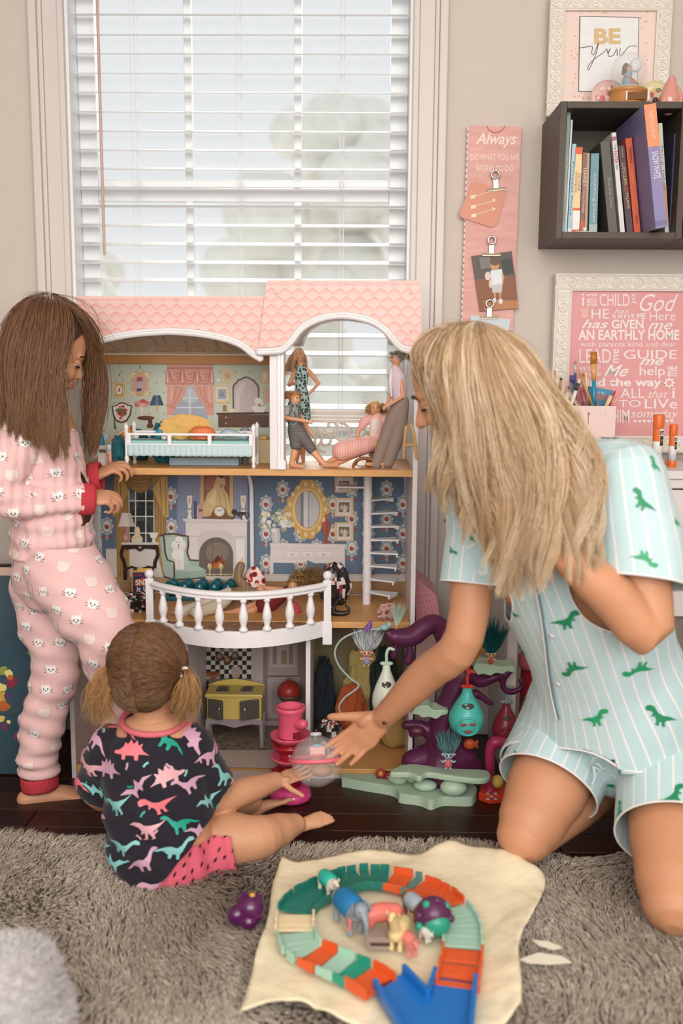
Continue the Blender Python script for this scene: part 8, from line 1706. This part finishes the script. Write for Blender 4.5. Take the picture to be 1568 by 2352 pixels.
tag(MB().ell(q8(1060, 1095, YT - .02), (.016, .010, .014), None, 14, 10).prism([q8(x, y, YT - .02) for x, y in ((1085, 1090), (1125, 1065), (1118, 1100), (1128, 1130), (1090, 1115))], (0, .006, 0)).build('toy_fish', M('orange rubber', 'c9582c', rough=.4), None, smooth=True), 'orange toy fish behind the grey blue haired doll', 'toy fish')
tag(MB().ell(q8(680, 1000, YT - .05), (.022, .014, .014), None, 14, 10).ell(q8(650, 1020, YT - .05), (.010, .010, .010), None, 10, 8).build('toy_bug', M('dark berry plastic', '5a1f3a', rough=.35), None, smooth=True), 'dark berry coloured toy bug under the mint leaf deck', 'toy bug')
# toys right of the tree
pkr = M('coral red plastic', 'd24a52', rough=.35); t = thing('toy_playset', 'coral red toy slide set with checked base at the woman knee', 'toy playset', tuple(PZ(1130, 1860, 0)))
MB().prism([z8(x, y, .0) for x, y in ((1122, 1500), (1150, 1420), (1260, 1400), (1340, 1440), (1330, 1520), (1200, 1530))], (0, 0, .022)).build('base_plate', M('orange red plastic', 'd9452c', rough=.35), t, bevel=.003)
mb = MB()
for i in range(3):
 for j in range(3):
  if (i + j) % 2 == 0: mb.box(z8(1190 + i * 28, 1450 + j * 20, .0228), (.008, .010, .001))
mb.build('check_print', flatm('d9c3d0'), t)['kind'] = 'stuff'
MB().tube([z8(1205, 1430, .02), z8(1205, 1330, .04), q8(1205, 1220, -.42), q8(1210, 1130, -.42), q8(1240, 1080, -.42), q8(1300, 1080, -.42)], [.012, .012, .013, .014, .016, .015], 12, k=3).build('pink_column', M('raspberry plastic', 'b8385e', rough=.35), t, smooth=True)
MB().lathe(z8(1262, 1400, .03) , [(.012, 0), (.016, .012), (.012, .026), (.004, .030)], 16).build('yellow_cup', flatm('d9b85a'), t, smooth=True)
c = PZ(1218, 1640, 0); c = V((P(1222, 1600, -.20).x, -.20, 0)); t = thing('toy_lantern', 'tall pink and red toy tower standing in the desk kneehole', 'toy tower', tuple(c)); zq = lambda y: P(1222, y, -.20).z
MB().lathe(c, [(.045, 0), (.045, .01), (.036, .02), (.034, zq(1530))], 24).build('red_tank', M('deep red plastic', 'a3202c', rough=.2), t, smooth=True); MB().lathe(c, [(.040, zq(1532)), (.042, zq(1522)), (.042, zq(1505)), (.034, zq(1500)), (.030, zq(1470)), (.022, zq(1440)), (.012, zq(1425)), (.001, zq(1422))], 24).build('pink_top', M('pink toy plastic', 'e07a86', rough=.3), t, smooth=True); MB().ell(V((c.x - .008, c.y - .0285, zq(1483))), (.006, .004, .008), None, 12, 8).build('port_hole', flatm('7a2030'), t)
t = thing('toy_house', 'pink toy house with tiled roof behind the right side of the doll house', 'toy house', (P(980, 1400, -.14).x, -.14, 0)); rf = M('pink tile plastic', 'd99097', rough=.4, var=.03); Y0 = -.22
rp = [P(x, y, Y0) for x, y in ((954, 1335), (970, 1340), (1003, 1368), (1011, 1425), (956, 1436), (954, 1436))]; MB().prism(rp, (0, .16, .0)).build('tiled_roof', rf, t, bevel=.002)
mb = MB()
for k in range(5): a, b = P(948, 1372 + k * 14, Y0 - .0006), P(990 - k * 4, 1366 + k * 13, Y0 - .0006); mb.tube([a, b], .0005, 4); a, b = P(950 + k * 9, 1365 + k * 3, Y0 - .0006), P(962 + k * 10, 1430, Y0 - .0006); mb.tube([a, b], .0005, 4)
mb.build('tile_lines', flatm('c9767f'), t)
a = P(950, 1436, Y0); b = P(1006, 1428, Y0); MB().box2((a.x + .008, Y0 + .01, 0), (b.x - .004, Y0 + .15, a.z - .001)).build('house_wall', M('pink toy wall', 'e3c0be', rough=.5), t)
# stacked pink tower and clear ball
YW = -.462; cw = V((P(667, 1820, YW).x, YW, 0)); zw = lambda y: P(667, y, YW).z; pw_ = PM(YW); tw = thing('stacking_tower', 'pink and red stacking tower of round trays in front of the doll house', 'stacking toy', tuple(cw)); ro = M('rose toy plastic', 'e2607a', rough=.3); rd = M('crimson toy plastic', 'b3202f', rough=.25, coat=.3); hot = M('hot pink gloss', 'e5488c', rough=.12, coat=.6)
MB().lathe(cw, [(.045, 0), (.054, .004), (.054, .012), (.046, .030), (.030, .036)], 36).build('base', hot, tw, smooth=True)
for ya, m, r in ((1772, rd, 46), (1735, ro, 47), (1706, rd, 47), (1686, ro, 48)):
 z = zw(ya); MB().lathe((cw.x, cw.y, z), [(r * .62 * pw_, -.018), (r * .80 * pw_, -.016), (r * pw_, -.004), (r * pw_ * 1.02, .001), (r * pw_ * .94, .0), (r * pw_ * .72, -.008), (r * .55 * pw_, -.009)], 36, cap=False).build('tray', m, tw, smooth=True)
MB().lathe(cw, [(26 * pw_, .03), (26 * pw_, zw(1690))], 30).build('core', rd, tw, smooth=True)
MB().lathe(cw, [(29 * pw_, zw(1690)), (30 * pw_, zw(1640)), (34 * pw_, zw(1632)), (36 * pw_, zw(1628)), (36 * pw_, zw(1622)), (29 * pw_, zw(1621)), (28 * pw_, zw(1634)), (4 * pw_, zw(1634))], 34, cap=False).build('top_cup', ro, tw, smooth=True)
p = cw + V((20 * pw_, -23 * pw_, zw(1656))); MB().tube([p, p + V((.012, -.009, .004))], [.012, .013], 14).build('spout', ro, tw, smooth=True); p = cw + V((17 * pw_, -25.5 * pw_, zw(1680))); MB().box(p, (.020, .006, .014), Matrix.Rotation(.6, 3, 'Z')).build('window_hole', M('dark rose', '8a1f30', rough=.5), tw)
bc_ = P(727, 1748, -.63); ball = thing('toy_ball', 'clear plastic ball with pink ring passed between woman and toddler', 'toy ball', tuple(bc_)); rb = .060; R = Matrix.Rotation(radians(-3), 3, 'Y') @ Matrix.Rotation(radians(-17), 3, 'X')
MB().ell(bc_, rb, R, 40, 26).build('clear_shell', clear, ball, smooth=True)
MB().tube([bc_ + R @ V((1.03 * rb * cos(a), 1.03 * rb * sin(a), .004)) for a in np.linspace(0, 6.2832, 48)], [(.0042, .0055)] * 48, 10, up=(0, 0, 1), cap=None).build('pink_ring', M('pink ring plastic', 'ec7486', rough=.3), ball, smooth=True)
MB().lathe(bc_ + R @ V((0, 0, rb * .98)), [(.014, 0), (.014, .006), (.010, .008)], 18, R).build('top_catch', M('clear catch', 'ecebea', rough=.1, alpha=.6, var=0), ball, smooth=True)
MB().box(bc_ + R @ V((.004, -.030, .026)), (.036, .006, .022), R).build('pink_toy', flatm('efb0b0'), ball, bevel=.004); MB().box(bc_ + R @ V((.004, -.033, .038)), (.020, .006, .006), R).build('blue_toy', flatm('7fb0d0'), ball, bevel=.002); MB().box(bc_ + R @ V((.004, -.0345, .016)), (.026, .004, .006), R).build('red_lip', flatm('d9564e'), ball, bevel=.002); MB().ell(bc_ + V((.012, 0, -.022)), (.026, .02, .016), None, 14, 10).build('tan_toy', M('tan toy', 'b58a6a', rough=.5), ball, smooth=True)
# ---------------------------------------------------------------- map board at the far left
bd = thing('map_board', 'blue world map board standing on the floor behind the girl', 'board', (-1.1, -.345, 0)); zt_ = P(50, 1303, -.35).z
MB().box2((-1.40, -.35, .004), (-.800, -.336, zt_)).build('board', M('laminated blue', '3a5360', rough=.16, var=.08, vs=5, coat=.4), bd, bevel=.002)
MB().box2((-1.40, -.352, zt_ + .0005), (-.800, -.334, zt_ + .006)).build('black_edge', flatm('231f1f'), bd); MB().box2((-1.40, -.3512, zt_ - .022), (-.800, -.3502, zt_)).build('pale_border', flatm('d9b9a8'), bd)
cn = []; rr = random.Random(14)
for k, (x, y, r, c) in enumerate(((8, 1540, 12, '#8f9a4a'), (20, 1548, 10, '#e3d98a'), (26, 1566, 16, '#8a3048'), (4, 1580, 12, '#e6d27e'), (2, 1600, 14, '#c9a24a'), (24, 1556, 8, '#c06a2a'), (10, 1622, 13, '#c0622c'), (4, 1650, 9, '#d9c06a'), (20, 1658, 5, '#e6dc9a'), (10, 1670, 10, '#6a3a58'), (40, 1690, 7, '#a83a3a'), (78, 1496, 16, '#6f8a4a'), (18, 1600, 10, '#5a3a60'))): cn.append((c, [(x + r * rr.uniform(.7, 1.2) * cos(a), y + r * rr.uniform(.7, 1.2) * sin(a)) for a in np.linspace(0, 5.7, 9)]))
for k in range(24): x, y = rr.uniform(0, 78), rr.uniform(1530, 1720); cn.append(('#2c4450', stroke([(x, y), (x + rr.uniform(5, 12), y - 1)], 1.3)))
flat(bd, 'map_print', cn, -.35, lift=.00002)['kind'] = 'stuff'
# ---------------------------------------------------------------- shaggy rug
rug = thing('shag_rug', 'grey brown shaggy fur rug on the dark wooden floor', 'rug', (.1, -1.4, 0)); rs = np.random.default_rng(33)
edge = lambda x: -.742 - .022 * x + .018 * sin(x * 9) + .010 * sin(x * 23)
mb = MB(); mb.grid(lambda u, v: V((-1.25 + 2.7 * u, (edge(-1.25 + 2.7 * u) - .02) * (1 - v) + -2.3 * v, .003)), 60, 20); mb.build('rug_backing', M('rug backing', '6f6358', rough=1, var=.1), rug, solid=.004)
N_ = 62000; x = rs.uniform(-1.15, 1.15, N_); v = rs.random(N_) ** 1.15; yb = -.742 - .022 * x + .018 * np.sin(x * 9) + .010 * np.sin(x * 23); y = yb + (-1.72 - yb) * v
c3 = np.stack([x, y, 0 * x], 1); dx = wav(c3, 11, 91) + .5 * wav(c3, 30, 92); dy = wav(c3, 12, 93) + .5 * wav(c3, 28, 94); ht = .030 + .010 * wav(c3, 14, 95); ln = .022
ps = np.stack([np.stack([x + dx * ln * f ** 1.4 + rs.normal(size=N_) * .004 * f, y + dy * ln * f ** 1.4 + rs.normal(size=N_) * .004 * f - (y > yb - .04) * -.018 * f, .004 + ht * (f - .25 * f * f)], 1) for f in (0, .4, .75, 1.)], 1)
tone = np.clip(.5 + .38 * wav(c3, 8, 96) + rs.normal(size=N_) * .16, 0, 1)[:, None]; cc = np.array(lin('9c8b7c')[:3]) * (1 - tone) + np.array(lin('ecdfd0')[:3]) * tone
strands('rug_pile', ps, .0017, tinted('rug fur', rough=.8), rug, cc, taper=.2)['kind'] = 'stuff'
# ---------------------------------------------------------------- paper sheet with the toys on it
ZP = .036
cor = [[(645, 1975), (700, 1985), (850, 1962), (960, 1968), (1045, 1952), (1150, 1985), (1242, 2010)], [(620, 2080), (700, 2080), (840, 2075), (960, 2075), (1060, 2080), (1160, 2090), (1255, 2045)], [(590, 2190), (690, 2190), (830, 2190), (960, 2190), (1070, 2190), (1150, 2190), (1196, 2175)], [(552, 2330), (680, 2310), (780, 2345), (960, 2400), (1050, 2410), (1130, 2400), (1196, 2330)]]
cg = [[PZ(x_, y_, ZP) for x_, y_ in r] for r in cor]; cg = [[V(p) for p in resample(r, 61)] for r in cg]; rows = [resample([r[i] for r in cg], 61) for i in range(61)]; g = np.array(rows).transpose(1, 0, 2).reshape(-1, 3)
h_ = .014 * np.abs(wav(g, 10, 101)) + .010 * np.abs(wav(g, 26, 102)) + .004 * np.abs(wav(g, 60, 103)); uu = np.tile(np.linspace(0, 1, 61), 61); vv = np.repeat(np.linspace(0, 1, 61), 61); ed = np.minimum(np.minimum(uu, 1 - uu), np.minimum(vv, 1 - vv)); g[:, 2] += h_ * np.clip(1.15 - ed * 4.5, .25, 1) + .03 * np.exp(-((uu - .86) ** 2 + (vv - .03) ** 2) * 60) + .02 * np.exp(-((uu - .62) ** 2 + (vv - .0) ** 2) * 120)
g[:, :2] += .006 * np.stack([wav(g, 22, 104), wav(g, 20, 105)], 1) * (ed < .03)[:, None]
mb = MB(); mb.add(g, [(j * 61 + i, j * 61 + i + 1, (j + 1) * 61 + i + 1, (j + 1) * 61 + i) for j in range(60) for i in range(60)])
tag(mb.build('wrapping_paper', M('cream tissue paper', 'f4e6c6', rough=.75, var=.06, vs=5, bump=.7, bs=15), None, smooth=True, solid=.0012), 'crumpled cream wrapping paper spread on the rug under the toy track', 'paper')
for pts, lab in (([(1192, 2205), (1235, 2190), (1290, 2198), (1312, 2212), (1260, 2216), (1210, 2212)], 'long torn white paper scrap on the rug right of the wrapping paper'), ([(1222, 2160), (1262, 2165), (1290, 2178), (1268, 2182), (1236, 2172)], 'small torn cream paper scrap on the rug, above the long one')):
 tag(MB().prism([PZ(a, b, .044) for a, b in pts], (0, 0, .002)).build('paper_scrap', flatm('f2ead6'), None), lab, 'paper scrap')
ZT_ = ZP + .016
def track(lab, pts, c, w_=.074, rib=True, wall=.016):
 c0_ = [PZ(a, b, ZT_) for a, b in pts]; pth = [V(p) for p in resample(c0_, 40)]; t = thing('track_piece', lab, 'toy track', tuple(c0_[0]), 'toy track pieces on the paper'); m = M('track ' + c, c, rough=.4, var=.04)
 L_ = sum((pth[i + 1] - pth[i]).length for i in range(39)); n = max(2, int(L_ / .016)); lk = MB(); ww = (MB(), MB())
 for i in range(n):
  f = (i + .5) / n * 39; k = int(f); p = pth[k].lerp(pth[min(39, k + 1)], f - k); d = (pth[min(39, k + 1)] - pth[max(0, k - 1)]).normalized(); s = V((0, 0, 1)).cross(d); R = Matrix((d, s, V((0, 0, 1)))).transposed(); l = L_ / n
  lk.box(p + V((0, 0, .003)), (l * 1.0, w_ * .9, .004 + .0006 * (i % 2)), R)
  for k_ in (-1, 1): ww[k_ > 0].box(p + s * (k_ * w_ * .47) + V((0, 0, wall / 2)), (l * (1.0 if i % 2 else 1.08), .005, wall + .003 * (i % 2)), R)
 lk.build('road_bed', m, t, bevel=.0008); [q.build('side_wall', m, t, bevel=.0008) for q in ww]
 return t
tl, orr, mn_, cm = '23796c', 'e2602f', 'a9d0bd', 'f0dcb4'
track('dark teal track piece, back left curve of the loop', [(678, 2100), (705, 2070), (765, 2040)], tl); track('dark teal track piece, back middle of the loop', [(775, 2035), (830, 2022), (890, 2024)], tl); track('orange track piece at the back between teal and grey', [(893, 2025), (935, 2034)], orr); track('narrow grey teal track piece between two orange ones', [(938, 2036), (952, 2040)], '5f8a86'); track('orange track piece, back right curve of the loop', [(955, 2042), (1000, 2062), (1030, 2085)], orr)
track('pale mint track piece, long right side of the loop', [(1034, 2090), (1058, 2130), (1062, 2180)], mn_); track('orange track piece on the right above the blue junction', [(1062, 2186), (1060, 2215)], orr, wall=.018); track('second orange track piece on the right touching the blue junction', [(1058, 2222), (1050, 2275)], orr, wall=.02)
track('cream track piece at the left end of the loop', [(678, 2106), (676, 2142)], cm); track('pale mint track piece, front left curve of the loop', [(678, 2148), (690, 2180), (708, 2194)], mn_); track('orange track piece at the front left of the loop', [(712, 2196), (748, 2212)], orr); track('pale mint track piece at the front of the loop', [(752, 2214), (790, 2230)], mn_); track('teal green track piece at the front of the loop', [(793, 2231), (822, 2245)], '2a9a80'); track('orange track piece at the front touching the blue junction', [(826, 2247), (875, 2278)], orr, wall=.02)
bj = thing('track_junction', 'bright blue Y shaped toy track junction in the front', 'toy track', tuple(PZ(980, 2310, ZT_))); bl_ = M('bright blue plastic', '1f74c4', rough=.35)
MB().prism([PZ(a, b, ZT_) for a, b in ((862, 2272), (926, 2240), (980, 2300), (1000, 2248), (1092, 2262), (1080, 2380), (930, 2400))], (0, 0, .005)).build('road_bed', bl_, bj, bevel=.001)
for a, b in (((860, 2274), (932, 2400)), ((1092, 2262), (1080, 2390)), ((926, 2240), (982, 2300)), ((1000, 2246), (982, 2300))):
 p0, p1 = PZ(*a, ZT_), PZ(*b, ZT_); s = V((0, 0, 1)).cross((p1 - p0).normalized()) * .004; MB().prism([p0 - s, p0 + s, p1 + s, p1 - s], (0, 0, .022)).build('side_wall', bl_, bj, bevel=.001)
def beast(name, lab, cat_, px, py, s, c, ang, trunk=True, blanket=None, neck=0.):
 b = PZ(px, py, ZT_); R = Matrix.Rotation(radians(ang), 3, 'Z'); Q = lambda x, y, z: b + R @ (V((x, y, z)) * s); m = M('toy ' + c, c, rough=.4, var=.05); t = thing(name, lab, cat_, tuple(b), 'toy animals inside the track'); mb = MB()
 mb.tube([Q(-.5, 0, .62), Q(0, 0, .66), Q(.45, 0, .66)], [.26 * s, .32 * s, .27 * s], 16, k=3)
 for x in (-.42, .38):
  for y in (-.16, .16): mb.tube([Q(x, y, .5), Q(x, y, .25), Q(x + .02, y, .07)], [.13 * s, .095 * s, .11 * s], 10)
 hx, hz = .72 + neck * .2, .85 + neck; mb.tube([Q(.42, 0, .72), Q(hx - .05, 0, hz - .05)], [.2 * s, .16 * s], 12); mb.ell(Q(hx, 0, hz), .22 * s if trunk else .15 * s, R, 14, 10)
 if trunk: mb.tube([Q(.86, 0, .82), Q(1.02, 0, .6), Q(1.03, 0, .35), Q(1.12, 0, .25)], [.11 * s, .08 * s, .06 * s, .05 * s], 10, k=3)
 else: mb.ell(Q(hx + .18, 0, hz - .05), .10 * s, R, 10, 8)
 mb.tube([Q(-.72, 0, .68), Q(-.86, 0, .45)], [.05 * s, .03 * s], 8); finish('body', mb, .0022, m, t, 3)
 for k in (-1, 1): MB().ell(Q(hx - .10, k * .22, hz + .02), (.16 * s, .04 * s, .20 * s) if trunk else (.05 * s, .03 * s, .10 * s), R @ Matrix.Rotation(.4 * k, 3, 'Z'), 12, 8).build('ear', m, t, smooth=True); MB().ell(Q(hx + .15, k * .13, hz + .05), .025 * s, nu=8, nv=6).build('eye', flatm('2a2422'), t, smooth=True)
 if blanket: MB().tube([Q(-.22, 0, .68), Q(.2, 0, .70)], [.345 * s, .345 * s], 18).build('blanket', M('toy ' + blanket, blanket, rough=.5), t, smooth=True)
 return t
beast('toy_elephant', 'grey toy elephant with blue blanket standing inside the track', 'toy elephant', 800, 2128, .068, '8f9aa3', -62, True, '1f78b0'); beast('toy_elephant', 'coral pink toy elephant standing in the middle of the track', 'toy elephant', 872, 2140, .058, 'ea8076', 200, True)
beast('toy_giraffe', 'pale yellow toy giraffe between the pink animals', 'toy giraffe', 916, 2170, .050, 'ecd39a', -110, False, None, .75); beast('toy_pig', 'salmon pink toy calf at the front inside the track', 'toy animal', 938, 2188, .040, 'ea8a80', -70, False); beast('toy_dog', 'brown toy dog with pale cap behind the yellow giraffe', 'toy dog', 950, 2108, .046, '8a5238', -60, False, 'a9b4bf')
beast('toy_lamb', 'tiny white toy lamb beside the plum and green ball', 'toy lamb', 976, 2160, .026, 'e3e0da', -60, False)
beast('toy_pony', 'cream toy pony with turquoise cap on the left teal track', 'toy pony', 752, 2052, .045, 'eadfd0', -60, False, '2fb5a0')
mb = MB(); c = PZ(995, 2140, ZT_) + V((0, 0, .034)); mb.ell(c, (.034, .032, .034), None, 20, 14, 0); mb.ell(c + V((.004, -.016, -.008)), (.026, .022, .024), None, 16, 10, 1)
for k in range(9): a = k * .7; mb.ell(c + V((.03 * cos(a), -.012 + .01 * sin(k), .03 * sin(a))), .008, nu=8, nv=6, mi=k % 2)
tag(mb.build('toy_ball', [M('plum toy shell', '5a2a52', rough=.3), M('green toy shell', '2f9a80', rough=.3)], None, smooth=True), 'plum and green knobbly toy ball beside the mint track', 'toy ball')
bxd = thing('toy_crate', 'small brown toy crate with dark stripe below the coral elephant', 'toy crate', tuple(PZ(868, 2180, ZT_))); c = PZ(872, 2172, ZT_); MB().box(c + V((0, 0, .012)), (.05, .03, .024)).build('crate', M('grey brown toy wood', 'a08e82', rough=.6), bxd, bevel=.001); MB().box(c + V((0, -.0155, .012)), (.036, .001, .006)).build('dark_stripe', flatm('4a3a34'), bxd)
c = PZ(568, 2122, .03); pm_ = M('grape plastic', '551850', rough=.25, coat=.3); mb = MB(); mb.ell(c + V((.006, 0, .030)), (.028, .026, .030), None, 20, 14).ell(c + V((-.020, -.008, .022)), (.018, .018, .020), None, 16, 10).ell(c + V((.004, -.018, .014)), (.016, .014, .014), None, 14, 10).ell(c + V((.020, .006, .046)), (.010, .010, .014), None, 12, 8).ell(c + V((-.006, .008, .050)), (.010, .010, .012), None, 12, 8)
t = thing('toy_hippo', 'dark grape purple rounded toy on the rug left of the paper', 'toy', tuple(c)); o = MB(); o.v, o.f, o.m = mb.v, mb.f, mb.m; finish('body', o, .003, pm_, t, 4); MB().ell(c + V((.010, -.002, .061)), (.006, .006, .004), None, 10, 6).build('yellow_dot', flatm('d9a54a'), t, smooth=True)
# grey plush in the front left corner
c = PZ(-8, 2440, 0); c = V((c.x, c.y - .02, .0)); pl_ = thing('plush_toy', 'pale grey fluffy plush in the front left corner', 'plush', tuple(c)); mb = MB(); mb.ell(c + V((-.02, 0, .075)), (.140, .14, .080), None, 26, 16).ell(c + V((.02, .02, .125)), (.080, .09, .070), None, 22, 14)
me = remesh(mb, .006, 8); bo = meshobj('plush_body', me, M('pale grey plush', 'cfc8c8', rough=1, var=.05), pl_); pc = vco(me); pn = vno(me); ix = rs.integers(0, len(pc), 16000); k_ = np.array([0, .5, 1.])[None, :, None]
fz = pc[ix][:, None] + (pn[ix][:, None] * .011 + (rs.normal(size=(16000, 1, 3)) * .005)) * k_; tn = np.clip(.6 + .3 * wav(pc[ix], 30, 7) + rs.normal(size=16000) * .12, 0, 1)[:, None]
strands('plush_fur', fz, .0011, tinted('plush fur', rough=.9), pl_, np.array(lin('d3cccc')[:3]) * (1 - tn) + np.array(lin('ffffff')[:3]) * tn)['kind'] = 'stuff'
